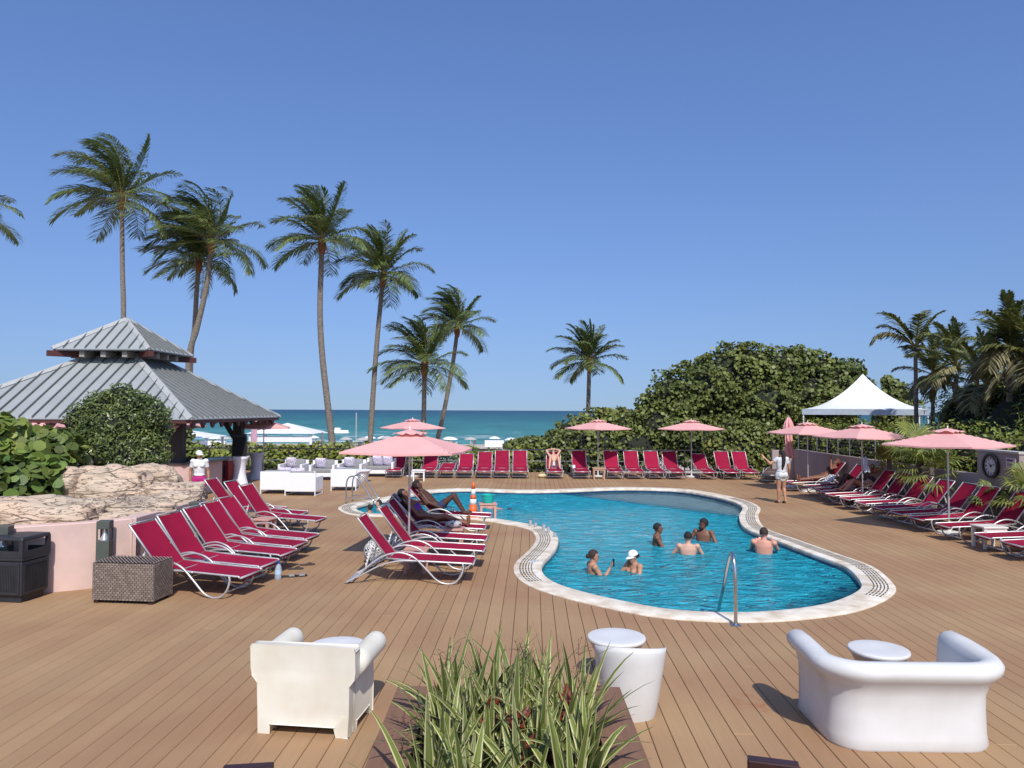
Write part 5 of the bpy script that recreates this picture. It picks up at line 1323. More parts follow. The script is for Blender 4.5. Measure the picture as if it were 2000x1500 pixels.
# right-hand palms
palm('slim feathery palm standing beside the white tent', [(1790, 860), (1789, 770), (1788, 690)], 29, 0.085, 0.07, 1.9, 10, 31, 0.05, 'feather_palm', base_z=-0.2, m_leaf=m_frond_r, leaf=0.62, boots=False, els=[R(70), R(48), R(30), R(10), R(55), R(-15), R(38), R(60)], dry=1)
palm('large feathery palm with drooping dry fronds at the right edge', [(1972, 850), (1972, 780), (1974, 700)], 22, 0.10, 0.085, 1.7, 16, 33, 0.05, 'feather_palm', base_z=-0.2, m_leaf=m_frond_r, leaf=0.62, boots=False, dry=5)
palm('feathery palm in the shade behind the right-hand hedge', [(1868, 850), (1866, 780), (1868, 730)], 27, 0.09, 0.075, 1.8, 15, 35, 0.05, 'feather_palm', base_z=-0.2, m_leaf=m_frond_r, leaf=0.6, boots=False, dry=4)
palm('low feathery palm filling the gap between the slim palm and the shaded one', [(1822, 850), (1822, 800), (1824, 745)], 30, 0.09, 0.07, 1.8, 14, 36, 0.05, 'feather_palm', base_z=-0.2, m_leaf=m_frond_r, leaf=0.55, boots=False, dry=3)
palm('feathery palm partly outside the right edge', [(2040, 850), (2038, 770), (2036, 725)], 21, 0.10, 0.085, 1.8, 16, 37, 0.05, 'feather_palm', base_z=-0.2, m_leaf=m_frond_r, leaf=0.62, boots=False, dry=4)
palm('feathery palm with low crown behind the wall clock', [(1925, 860), (1925, 810), (1926, 770)], 24, 0.09, 0.075, 2.0, 15, 39, 0.05, 'feather_palm', base_z=-0.2, m_leaf=m_frond_r, leaf=0.6, boots=False, dry=4)

# big sea grape tree
def tree(name, label, base, limbs, blobs, n, size, m, kind, seed, **kw):
    t = thing(name, label, 'tree', base, 0)
    b0 = Vector(base)
    lb = [((c[0] - b0.x, c[1] - b0.y, c[2] - b0.z), r) for c, r in blobs]
    link('crown', leaf_mesh(leafcloud(lb, n, size, kind, seed, **kw), 'crown', m), t)
    core(lb, m_core, t, 'inner_shade', 0.62)  # dark fill painted as the shade inside the crown
    for k, (c, r) in enumerate(lb[:limbs]):
        c = Vector(c); rd = random.Random(k)
        MB().tube(spline([(rd.uniform(-.2, .2), rd.uniform(-.2, .2), 0), c * 0.35 + Vector((0, 0, 0.3)), c * 0.75, c], 4), [0.16 - 0.10 * i / 12 for i in range(13)], 7).build('trunk' if k == 0 else 'limb', m_bark, t, smooth='all')
    return t
bl = []
def B(px, py, Y, rx, ry, rz): p = D(px, py, Y); bl.append(((p.x, p.y, p.z), (rx, ry, rz)))
for a in ((1470, 790, 38.0, 2.7, 2.2, 2.6), (1360, 790, 37.6, 2.2, 2.0, 2.1), (1580, 790, 38.2, 2.3, 2.0, 2.3), (1420, 730, 38.0, 1.7, 1.6, 1.5), (1520, 722, 38.2, 1.7, 1.6, 1.3), (1630, 745, 38.4, 1.4, 1.4, 1.3), (1320, 775, 37.2, 1.5, 1.4, 1.5), (1290, 840, 36.6, 1.6, 1.4, 1.4),
          (1460, 705, 38.0, 1.2, 1.2, 0.95), (1560, 705, 38.3, 0.9, 1.0, 0.8), (1665, 735, 38.3, 0.75, 0.9, 0.9), (1385, 755, 36.4, 1.2, 1.0, 1.2), (1500, 790, 36.2, 1.4, 1.0, 1.2), (1440, 855, 36.0, 2.0, 1.0, 1.4), (1545, 860, 36.2, 1.9, 1.0, 1.3), (1350, 860, 35.8, 1.7, 1.0, 1.3), (1620, 840, 36.6, 1.6, 1.2, 1.6), (1265, 800, 37.0, 0.7, 0.8, 0.9), (1600, 720, 38.2, 0.8, 0.9, 0.9), (1690, 760, 38.2, 0.55, 0.7, 0.6)): B(*a)
tree('sea_grape_tree', 'huge rounded sea grape tree rising behind the far loungers', tuple(D(1470, 900, 37.6)[:2]) + (-1.0,), 7, bl, 40000, 0.16, m_leaf_tree, 'round', 51, depth=0.30, jitter=0.8, clump=62, spread=0.10)
# lower sea grape mass toward the solitary palm
bl = []
for a in ((1190, 830, 38.5, 1.6, 1.2, 1.0), (1130, 845, 37.5, 1.4, 1.2, 0.9), (1230, 850, 37.0, 1.4, 1.2, 1.3), (1165, 868, 36.0, 1.8, 1.0, 1.0), (1100, 868, 36.2, 1.2, 1.0, 0.75), (1240, 880, 35.8, 1.5, 0.9, 1.1), (1150, 900, 35.6, 1.8, 0.7, 0.8), (1215, 815, 38.2, 0.8, 0.8, 0.5)): B(*a)
shrub('sea_grape_thicket', 'lower sea grape thicket under the solitary palm', 'bush', bl, 9000, 0.16, m_leaf_tree, 'round', 52, depth=0.3, jitter=0.8, clump=45, spread=0.11)
bl = []
for a in ((1050, 872, 37.2, 1.2, 1.0, 0.55), (1085, 866, 36.8, 0.9, 0.9, 0.55), (1015, 872, 37.0, 0.8, 0.9, 0.42), (1060, 900, 35.8, 2.2, 0.8, 0.75)): B(*a)
shrub('sea_grape_mound', 'low sea grape mound behind the seated sunbather', 'bush', bl, 3400, 0.17, m_leaf_tree, 'round', 53, depth=0.3)
# small tree right of the tent
bl = []
for a in ((1745, 770, 40, 0.8, 0.8, 0.8), (1765, 800, 39.5, 1.0, 0.9, 0.9), (1740, 815, 39, 1.0, 0.9, 0.9), (1735, 745, 40, 0.35, 0.4, 0.35)): B(*a)
shrub('sea_grape_sapling', 'small sea grape tree peeking past the white tent', 'tree', bl, 2600, 0.18, m_leaf_tree, 'round', 54, depth=0.4)
# hedge beyond the railing (left and centre)
def hedge(label, x0, x1, Y, z0, z1, n, seed, size=0.15, m=None, dep=0.8, kind='round', name='hedge', step=1.1):
    k = max(2, int((x1 - x0) / step)); rd = random.Random(seed)
    bb = [((x0 + (x1 - x0) * (i + .5) / k, Y + rd.uniform(-.2, .2), (z0 + z1) / 2 + rd.uniform(-.06, .06)), ((x1 - x0) / k * 0.85, dep, (z1 - z0) / 2 * rd.uniform(0.95, 1.08))) for i in range(k)]
    return shrub(name, label, 'hedge', bb, n, size, m or m_leaf_hedge, kind, seed, depth=0.28)
hedge('low yellow green hedge beyond the railing behind the white sofas', D(255, 880, 35.6).x, D(745, 880, 35.6).x, 35.6, -0.5, 1.18, 9500, 61, 0.16)
hedge('low green hedge beyond the railing behind the far loungers', D(750, 880, 35.6).x, D(1040, 880, 35.6).x, 35.6, -0.5, 1.0, 6500, 62, 0.14)
bl = []
for a in ((868, 905, 34.5, 0.5, 0.3, 0.62), (885, 910, 34.45, 0.42, 0.3, 0.5), (852, 912, 34.5, 0.4, 0.3, 0.5)): B(*a)
shrub('silver_shrub', 'grey green silvery shrub behind the flat far-row lounger', 'bush', bl, 1800, 0.11, m_leaf_grey, 'oval', 63, depth=0.4)
hedge('dark hedge and trees seen under the gazebo at far left', -30, -16.5, 38, -0.5, 2.6, 5000, 64, 0.2, m_leaf_tree, 1.2)

# ------------------------------------------------------------------ right-hand wall, hedge, clock
m_gwall = mat('greyish_pink_wall', (0.36, 0.285, 0.26), 0.9, c2=(0.31, 0.25, 0.23), scale=1.0, bump=0.2, bscale=60)
WX = 11.75
rw_ = thing('boundary_wall', 'low greyish pink wall behind the right-hand loungers', 'wall', (WX, 24, 0))
MB().box((0.1, 0.89, 0.62), (0.2, 12.2, 1.25)).build('low_wall', m_gwall, rw_, bevel=0.01)
MB().box((0.1, -6.0, 0.92), (0.22, 1.56, 1.84)).build('tall_panel', m_gwall, rw_, bevel=0.01)
MB().box((0.1, -6.0, 1.866), (0.28, 1.62, 0.05)).build('coping', mat('grey_cap', (0.5, 0.47, 0.43), 0.8), rw_)
MB().box((0.1, -9.65, 0.62), (0.2, 5.7, 1.25)).build('low_wall', m_gwall, rw_, bevel=0.01)
MB().box((-0.45, 7.1, 0.6), (0.9, 0.2, 1.2)).build('return_wall', m_gwall, rw_, bevel=0.01)
m_wire = mat('railing_metal', (0.045, 0.042, 0.04), 0.5, metal=0.3)
m_cable = mat('railing_cable', (0.35, 0.36, 0.36), 0.4, metal=0.6)
rr_ = thing('wire_fence', 'horizontal wire fence on top of the right-hand wall', 'fence', (WX + 0.1, 24, 1.25))
for k in range(8): MB().tube([(0, 0.25 + k * 0.93, 0), (0, 0.25 + k * 0.93, 0.75)], 0.02, 6).build('post', m_cable, rr_)
for k in range(6): MB().tube([(0, 0.2, 0.12 + 0.12 * k), (0, 6.8, 0.12 + 0.12 * k)], 0.007, 4).build('wire', m_cable, rr_)
ck = thing('wall_clock', 'round black-rimmed clock on the wall panel at the right', 'clock', (WX - 0.03, 18.18, 1.50), R(-90))
M90 = Matrix.Rotation(R(90), 3, 'X')
def disc(r0, r1, y, th, name, m):
    mb = MB().lathe([(r0, 0), (r1, 0), (r1, th), (r0, th)], 32); mb.f = mb.f[:-2] if r0 > 0.01 else mb.f; mb.v = [tuple(M90 @ Vector(v) + Vector((0, y, 0))) for v in mb.v]; return mb.build(name, m, ck)
disc(0.0001, 0.25, 0.0, 0.02, 'face', mat('clock_face', (0.62, 0.60, 0.58), 0.5)); disc(0.235, 0.30, 0.0, 0.06, 'rim', m_blackp); disc(0.0001, 0.03, -0.02, 0.015, 'boss', m_blackp)
for k in range(12):
    a = k * math.pi / 6; MB().box((math.sin(a) * 0.19, -0.024, math.cos(a) * 0.19), (0.02 if k % 3 else 0.03, 0.006, 0.05), M=Matrix.Rotation(a, 3, 'Y')).build('hour_mark', m_blackp, ck)
for a, L_ in ((R(-50), 0.11), (R(70), 0.16)): MB().box((math.sin(a) * L_ / 2, -0.032, math.cos(a) * L_ / 2), (0.012, 0.004, L_), M=Matrix.Rotation(a, 3, 'Y')).build('hand', m_blackp, ck)
sg = thing('wall_sign', 'small white and purple notice beside the round clock', 'sign', (WX - 0.03, 17.48, 1.62), R(-90))
MB().box((0, 0, 0), (0.34, 0.014, 0.24)).build('plate', mat('sign_white', (0.6, 0.55, 0.58), 0.5), sg)
m_ink = mat('purple_ink', (0.14, 0.05, 0.13), 0.6)
MB().box((-0.03, -0.009, 0.06), (0.22, 0.004, 0.05)).build('print_line', m_ink, sg)
for k in range(3): MB().box((0.0 - 0.02 * k, -0.009, -0.005 - 0.035 * k), (0.26 - 0.05 * k, 0.004, 0.014)).build('print_line', m_ink, sg)
bl = []
for i in range(15):
    y = 17.2 + i * 1.05; bl.append(((WX + 1.1, y, 1.35 + 0.05 * math.sin(i * 2.1)), (0.85, 0.85, 1.18 + 0.06 * math.cos(i * 1.7))))
shrub('boundary_hedge', 'tall clipped green hedge behind the right-hand wall', 'hedge', bl, 15000, 0.12, m_leaf_hedge, 'oval', 71, depth=0.25)
bl = []
for i in range(6): bl.append(((9.2 + i * 0.75, 33.0, 1.1 + 0.1 * math.sin(i)), (0.7, 0.6, 1.2)))
shrub('corner_hedge', 'green hedge closing the far right corner behind the closed umbrella', 'hedge', bl, 5000, 0.14, m_leaf_tree, 'round', 72, depth=0.3)
p = G(1490, 930); shrub('lily_clump', 'bright green bush behind the walking woman', 'bush', [((p.x, 33.1, 0.5), (.75, .5, .6)), ((p.x - .5, 33.2, 0.4), (.5, .4, .45)), ((p.x + .2, 33.0, .8), (.5, .4, .4))], 1800, 0.2, m_leaf_hedge, 'lance', 73, depth=0.6)
# dark shade trees behind the right hedge
bl = []
for i, (x, y, z, r) in enumerate(((15.5, 22, 2.2, 1.8), (16.0, 25, 2.4, 1.9), (18.2, 28.5, 2.2, 1.9), (20.5, 31, 2.2, 2.0), (15.0, 19.5, 2.0, 1.7), (18.2, 27, 2.8, 1.7), (17, 23, 3.0, 1.8), (15.2, 17.3, 1.9, 1.5))): bl.append(((x, y, z), (r, r, r * 0.95)))
shrub('shade_thicket', 'dark leafy thicket filling the space behind the right-hand palms', 'trees', bl, 12000, 0.2, m_leaf_box, 'lance', 74, depth=0.5)
bl = None
# hanging strappy screen plants
def fan_palm(loc, h, n, r, label, seed, m=None, stem=True):
    rd = random.Random(seed); t = thing('fan_palm', label, 'palm', loc, 0, 'fan palms')
    mb, st = MB(), MB()
    for i in range(n):
        az = i * 2.4 + rd.uniform(-.3, .3); el = rd.uniform(R(-15), R(75)); d = Vector((math.cos(az) * math.cos(el), math.sin(az) * math.cos(el), math.sin(el)))
        b0 = Vector((0, 0, h * rd.uniform(0.55, 1.0))); c = b0 + d * r * rd.uniform(0.55, 0.8)
        st.tube([b0, b0.lerp(c, .5) + Vector((0, 0, .04)), c], 0.008, 4)
        sd = d.cross(Vector((0, 0, 1))).normalized(); up = sd.cross(d)
        for k in range(19):
            a = -1.9 + 3.8 * k / 18; u = (d * math.cos(a) + sd * math.sin(a)).normalized(); L_ = r * (0.62 + 0.25 * math.cos(a)) * rd.uniform(.9, 1.05)
            e1 = c + u * L_ * .6 + up * 0.02; e2 = c + u * L_ + Vector((0, 0, -L_ * rd.uniform(.12, .4))); w = u.cross(up).normalized() * 0.022
            o = len(mb.v); mb.v += [tuple(c), tuple(e1 + w), tuple(e2), tuple(e1 - w)]; mb.f.append((o, o + 1, o + 2, o + 3))
    mb.build('fronds', m or mat('fan_leaf', (0.24, 0.27, 0.05), 0.5, c2=(0.12, 0.165, 0.035), scale=2, island=0.35, trans=0.25), t); st.build('stalks', m_rachis, t)
    MB().tube([(0, 0, 0), (0.03, 0, h * .5), (0, 0, h)], [0.10, .08, .07], 8).build('trunk', m_bark, t)
    return t
fan_palm((11.45, 22.6, 0), 1.5, 13, 0.62, 'bright fan palm between the two far right umbrellas', 81)
fan_palm((11.42, 20.3, 0), 1.5, 18, 0.70, 'large drooping fan palm under the near right umbrella', 82)
fan_palm((11.5, 21.1, 0), 1.85, 16, 0.7, 'tall fan palm above the near right umbrella', 83)
fan_palm((11.45, 16.35, 0), 1.15, 16, 0.62, 'fan palm at the right edge below the wall sign', 84)
fan_palm((11.45, 17.75, 0), 0.85, 10, 0.42, 'dark fan palm directly below the round clock', 85, m_leaf_box)

# ------------------------------------------------------------------ far railing
rl = thing('deck_railing', 'dark metal railing along the far edge of the deck', 'railing', (0, 33.95, 0))
xa, xb = -17.5, 11.6
MB().box(((xa + xb) / 2, 0, 1.02), (xb - xa, 0.06, 0.05)).build('top_rail', m_wire, rl)
MB().box(((xa + xb) / 2, 0, 0.50), (xb - xa, 0.03, 0.03)).build('middle_rail', m_cable, rl)
MB().box(((xa + xb) / 2, 0, 0.10), (xb - xa, 0.03, 0.03)).build('bottom_rail', m_wire, rl)
for k in range(17): MB().box((xa + 0.1 + k * (xb - xa - 0.2) / 16, 0, 0.495), (0.05, 0.05, 0.99)).build('post', m_wire, rl)
pk = MB(); xx = xa + 0.15
while xx < xb: pk.box((xx, 0, 0.30), (0.014, 0.014, 0.38)); xx += 0.13
o = pk.build('pickets', m_wire, rl); o['kind'] = 'stuff'

# white tent behind the right hedge
p = D(1686, 800, 36.0); t = thing('white_tent', 'white pagoda tent with curved peak behind the right-hand hedge', 'tent', (p.x, 36.0, -0.5), R(-25))
m_tent = mat('tent_cloth', (0.80, 0.81, 0.80), 0.7, c2=(0.74, 0.76, 0.76), scale=0.8, trans=0.15)
hz = p.z + 0.5; S = 2.6; apex = D(1697, 731, 36).z + 0.5
rows = []
for i in range(13):
    f = i / 12; r = S * (1 - f) + 0.02; z = hz + (apex - hz) * (f ** 2.1 * 0.80 + f * 0.20)
    sq = []
    for k in range(33):
        a = 2 * math.pi * k / 32 + math.pi / 4; q = max(abs(math.cos(a)), abs(math.sin(a))); sq.append((r * math.cos(a) / q, r * math.sin(a) / q, z))
    rows.append(sq)
MB().grid(rows).build('roof', m_tent, t, smooth=True)
v_ = MB()
for s in range(4):
    M = Matrix.Rotation(s * math.pi / 2, 3, 'Z'); v_.box(M @ Vector((0, -S, hz - 0.12)), (2 * S, 0.02, 0.26), M=M)
v_.build('valance', mat('tent_valance', (0.42, 0.48, 0.54), 0.7), t)
for sx in (-1, 1):
    for sy in (-1, 1): MB().tube([(sx * (S - .05), sy * (S - .05), 0), (sx * (S - .05), sy * (S - .05), hz)], 0.035, 8).build('pole', m_plastic, t)
# ================================================================== PEOPLE
def V(*a): return Vector(a)
def capsule(mb, a, b, ra, rb, n=12):
    a, b = Vector(a), Vector(b); d = (b - a)
    if d.length < 1e-5: return mb.ellipsoid(a, (ra, ra, ra), n, 8)
    d = d.normalized(); pts, rs = [], []
    for t in (0.02, 0.35, 0.7, 1.0): pts.append(a - d * ra * math.cos(t * math.pi / 2)); rs.append(max(ra * math.sin(t * math.pi / 2), 0.0005))
    for t in (1.0, 0.7, 0.35, 0.02): pts.append(b + d * rb * math.cos(t * math.pi / 2)); rs.append(max(rb * math.sin(t * math.pi / 2), 0.0005))
    return mb.tube(pts, rs, n)
def stand(h=1.68, shoulder=0.175, hip=0.088):
    k = h / 1.70
    J = dict(P=V(0, 0, .93), C=V(.0, 0, 1.27), N=V(-.01, 0, 1.455), H=V(.02, 0, 1.585))
    for s, n_ in ((1, 'L'), (-1, 'R')):
        J['s' + n_] = V(-.01, s * shoulder, 1.405); J['e' + n_] = V(-.03, s * (shoulder + .055), 1.13); J['w' + n_] = V(.04, s * (shoulder + .065), .885)
        J['h' + n_] = V(0, s * hip, .90); J['k' + n_] = V(.015, s * (hip + .005), .49); J['a' + n_] = V(-.01, s * hip, .085); J['t' + n_] = V(.16, s * (hip + .02), .03)
    return {a: b * k for a, b in J.items()}, k
def recline(ang, knees='flat', sh=0.165):
    ca, sa = math.cos(ang), math.sin(ang)
    def bk(t, o): return V(-.015 - ca * t + sa * o, 0, .405 + sa * t + ca * o)
    J = dict(P=V(.10, 0, .505), C=bk(.36, .12), N=bk(.55, .125), H=bk(.70, .135))
    for s, n_ in ((1, 'L'), (-1, 'R')):
        q = bk(.50, .11); J['s' + n_] = V(q.x, s * sh, q.z); q = bk(.24, .09); J['e' + n_] = V(q.x + .02, s * (sh + .08), q.z); J['w' + n_] = V(.18, s * (sh + .05), .52)
        J['h' + n_] = V(.12, s * .088, .50)
        if knees == 'flat': J['k' + n_] = V(.54, s * .09, .475); J['a' + n_] = V(.96, s * .085, .415); J['t' + n_] = V(1.0, s * .10, .55)
        else: J['k' + n_] = V(.47, s * .10, .80); J['a' + n_] = V(.70, s * .10, .425); J['t' + n_] = V(.84, s * .11, .40)
    return J, 1.0
SKIN = {}
def skin_mat(name, c):
    return mat('skin_' + name, c, 0.5, c2=tuple(x * 0.88 for x in c), scale=5, spec=0.35)
sk_light, sk_tan, sk_brown, sk_dark, sk_red = skin_mat('light', (.58, .34, .24)), skin_mat('tan', (.45, .23, .14)), skin_mat('brown', (.20, .088, .050)), skin_mat('dark', (.085, .036, .022)), skin_mat('sunned', (.62, .29, .20))
hr_black, hr_brown, hr_red = mat('hair_black', (.010, .008, .008), .8), mat('hair_brown', (.035, .018, .011), .8), mat('hair_auburn', (.13, .05, .03), .8)
m_eye = mat('eye_dark', (.01, .008, .007), .2)
def person(label, J, k, loc, rz, skin, hair, face=(1, 0, 0), female=False, clothes=(), hairstyle='short', sole=0.0, voxel=0.0125, fingers='relaxed', bulk=1.0, eyes=True, headk=1.0):
    t = thing('person', label, 'person', loc, rz)
    mb = MB()
    P, C, N_, H = J['P'], J['C'], J['N'], J['H']; f = Vector(face).normalized()
    latC = (J['sL'] - J['sR']).normalized(); latP = (J['hL'] - J['hR']).normalized()
    def ring(c, up, lat, w, d):
        fw = up.cross(lat).normalized() * -1.0 if False else lat.cross(up).normalized()
        return [c + lat * (w * math.cos(a)) + fw * (d * math.sin(a)) for a in [2 * math.pi * i / 16 for i in range(16)]]
    up1 = (C - P).normalized(); up2 = (N_ - C).normalized(); b = bulk * k
    W = (.150, .168, .128, .148, .165, .120, .055) if female else (.150, .158, .142, .168, .185, .135, .060)
    sh_mid = (J['sL'] + J['sR']) / 2
    rings = [ring(P - up1 * .10 * k, up1, latP, W[0] * b * .8, .085 * b), ring(P - up1 * .02 * k, up1, latP, W[1] * b, .112 * b), ring(P.lerp(C, .42), up1, (latP + latC).normalized(), W[2] * b, .090 * b),
             ring(P.lerp(C, .82), up1, latC, W[3] * b, .108 * b), ring(C.lerp(sh_mid, .55), up2, latC, W[4] * b, .104 * b), ring(sh_mid + up2 * .035 * k, up2, latC, W[5] * b, .075 * b), ring(N_, up2, latC, W[6] * k, .058 * k)]
    o = len(mb.v)
    for r_ in rings: mb.v += [tuple(q) for q in r_]
    for i in range(len(rings) - 1):
        for j in range(16): mb.f.append((o + i * 16 + j, o + i * 16 + (j + 1) % 16, o + (i + 1) * 16 + (j + 1) % 16, o + (i + 1) * 16 + j))
    mb.f.append(tuple(o + j for j in range(16))[::-1]); mb.f.append(tuple(o + (len(rings) - 1) * 16 + j for j in range(16)))
    fwd = latC.cross(up2).normalized()
    fwd = fwd if fwd.dot(f) > 0 or True else -fwd
    bodyf = (latC.cross(up1)).normalized(); bodyf = bodyf if bodyf.dot(Vector((1, 0, 0)) + Vector((0, 0, 1e-3))) >= 0 else -bodyf
    if female:
        for s in (-1, 1): mb.ellipsoid(C.lerp(sh_mid, .15) + latC * (s * .075 * k) + bodyf * .085 * k, (.062 * k, .062 * k, .060 * k), 12, 8)
    for s in (-1, 1): mb.ellipsoid(P - up1 * .03 * k + latP * (s * .075 * k) - bodyf * .055 * k, (.088 * k * b / k, .088 * k, .092 * k), 12, 8)
    for n_ in 'LR':
        s_, e_, w_ = J['s' + n_], J['e' + n_], J['w' + n_]
        mb.ellipsoid(s_, (.066 * b, .066 * b, .062 * b), 12, 8); capsule(mb, s_, e_, .052 * b, .042 * b); capsule(mb, e_, e_.lerp(w_, .35), .042 * b, .043 * b); capsule(mb, e_.lerp(w_, .3), w_, .042 * b, .027 * k)
        d = (w_ - e_).normalized(); lat = d.cross(bodyf); lat = lat.normalized() if lat.length > .2 else d.orthogonal().normalized(); nr = d.cross(lat).normalized()
        pc = w_ + d * .045 * k
        for u in (-.022, -.007, .007, .022): capsule(mb, w_ + d * .012 * k + lat * u * .8 * k, w_ + d * .085 * k + lat * u * k, .014 * k, .0115 * k, 8)
        curl = dict(relaxed=.35, grip=1.0, flat=.08)[fingers]
        for q, u in enumerate((-.027, -.009, .009, .026)):
            L_ = (.062, .076, .070, .055)[q] * k; a0 = w_ + d * .085 * k + lat * u * k; m1 = a0 + (d + nr * curl * .5).normalized() * L_ * .5; m2 = m1 + (d * (1 - curl * .6) + nr * curl).normalized() * L_ * .5
            capsule(mb, a0, m1, .0105 * k, .0098 * k, 8); capsule(mb, m1, m2, .0098 * k, .0088 * k, 8)
        th = 1 if n_ == 'L' else -1
        a0 = w_ + d * .03 * k + lat * (.028 * th) * k; m1 = a0 + (d * .6 + lat * .75 * th + nr * .2).normalized() * .038 * k; m2 = m1 + (d * .95 + lat * .2 * th + nr * .3).normalized() * .032 * k
        capsule(mb, a0, m1, .013 * k, .0115 * k, 8); capsule(mb, m1, m2, .011 * k, .0095 * k, 8)
        h_, kn, an, to = J['h' + n_], J['k' + n_], J['a' + n_], J['t' + n_]
        fb = b * (1.06 if female else 1.0)
        capsule(mb, h_, h_.lerp(kn, .5), .090 * fb, .074 * fb); capsule(mb, h_.lerp(kn, .45), kn, .076 * fb, .053 * fb)
        back_ = -((to - an).normalized()); calf = kn.lerp(an, .28) + back_ * .012 * k
        capsule(mb, kn, calf, .052 * fb, .056 * fb); capsule(mb, calf, an, .055 * fb, .034 * k)
        dt = (to - an).normalized(); heel = an + (an - kn).normalized() * .045 * k - dt * .035 * k
        capsule(mb, heel, an, .032 * k, .034 * k); capsule(mb, heel + dt * .05 * k, to, .034 * k, .028 * k); capsule(mb, to - dt * .03 * k, to + dt * .045 * k + Vector((0, 0, -.006)), .031 * k, .018 * k)
    # head: skull, face, jaw, nose, ears on a neck
    hu = (H - N_).normalized(); hu = (hu - f * hu.dot(f)).normalized(); hl = hu.cross(f).normalized(); Mh = Matrix((f, hl, hu)).transposed(); hk = k * headk
    capsule(mb, N_ - up2 * .04 * k, H - hu * .05 * hk - f * .01, .056 * k, .053 * k)
    mb.ellipsoid(H + hu * .02 * hk - f * .012 * hk, (.096 * hk, .076 * hk, .096 * hk), 16, 12, Mh); mb.ellipsoid(H - hu * .035 * hk + f * .018 * hk, (.070 * hk, .060 * hk, .085 * hk), 14, 10, Mh)
    mb.ellipsoid(H - hu * .098 * hk + f * .05 * hk, (.030 * hk, .034 * hk, .024 * hk), 10, 8, Mh)
    mb.ellipsoid(H - hu * .018 * hk + f * .094 * hk, (.018 * hk, .014 * hk, .028 * hk), 10, 8, Mh); mb.ellipsoid(H - hu * .066 * hk + f * .082 * hk, (.012 * hk, .024 * hk, .010 * hk), 10, 6, Mh)
    for s in (-1, 1): mb.ellipsoid(H - hu * .012 * hk + hl * (s * .077 * hk) - f * .005 * hk, (.020 * hk, .010 * hk, .032 * hk), 8, 8, Mh)
    tmp = mb.build('tmp_body', skin); md = tmp.modifiers.new('r', 'REMESH'); md.mode = 'VOXEL'; md.voxel_size = voxel
    sm_ = tmp.modifiers.new('s', 'SMOOTH'); sm_.factor = .5; sm_.iterations = 3
    dg = bpy.context.evaluated_depsgraph_get(); me = bpy.data.meshes.new_from_object(tmp.evaluated_get(dg)); me.name = 'body'
    bpy.data.objects.remove(tmp, do_unlink=True)
    me.polygons.foreach_set('use_smooth', [True] * len(me.polygons)); me.materials.clear(); me.materials.append(skin)
    link('body', me, t)
    # garments: skin faces near given bones, lifted off the body
    nv = len(me.vertices); co = np.empty(nv * 3); me.vertices.foreach_get('co', co); co = co.reshape(-1, 3); no = np.empty(nv * 3); me.vertices.foreach_get('normal', no); no = no.reshape(-1, 3)
    def segd(a, b_):
        a, b_ = np.array(a), np.array(b_); ab = b_ - a; tt = ((co - a) @ ab) / (ab @ ab); tc_ = np.clip(tt, 0, 1); return np.linalg.norm(co - a - tc_[:, None] * ab, axis=1), tt
    bones = {'hips': (P - up1 * .12 * k, P), 'belly': (P, P.lerp(C, .6)), 'chest': (P.lerp(C, .6), sh_mid), 'neck': (sh_mid + up2 * .04 * k, N_), 'head': (N_ + hu * .03, H + hu * .05)}
    rad = {'hips': .13, 'belly': .11, 'chest': .13, 'neck': .06, 'head': .09}
    for n_ in 'LR':
        bones['uarm' + n_] = (J['s' + n_], J['e' + n_]); bones['farm' + n_] = (J['e' + n_], J['w' + n_] + (J['w' + n_] - J['e' + n_]).normalized() * .16); bones['thigh' + n_] = (J['h' + n_], J['k' + n_]); bones['calf' + n_] = (J['k' + n_], J['a' + n_]); bones['foot' + n_] = (J['a' + n_], J['t' + n_])
        rad.update({'uarm' + n_: .055, 'farm' + n_: .045, 'thigh' + n_: .085, 'calf' + n_: .055, 'foot' + n_: .04})
    names = list(bones); ds = np.array([segd(*bones[n_])[0] / rad[n_] for n_ in names]); near = ds.argmin(0); T = {n_: segd(*bones[n_])[1] for n_ in names}
    for (gname, gm, spec, lift) in clothes:
        keep = np.zeros(nv, bool)
        for bn, t0, t1 in spec:
            for full in ([bn] if bn in bones else [bn + 'L', bn + 'R']):
                i = names.index(full); keep |= (near == i) & (T[full] >= t0) & (T[full] <= t1)
        fs = [p_.vertices[:] for p_ in me.polygons if all(keep[v] for v in p_.vertices)]
        if not fs: continue
        used = sorted({v for f_ in fs for v in f_}); mp_ = {v: i for i, v in enumerate(used)}
        g_ = MB(); g_.v = [tuple(co[v] + no[v] * lift) for v in used]; g_.f = [tuple(mp_[v] for v in f_) for f_ in fs]; g_.build(gname, gm, t, smooth='all')
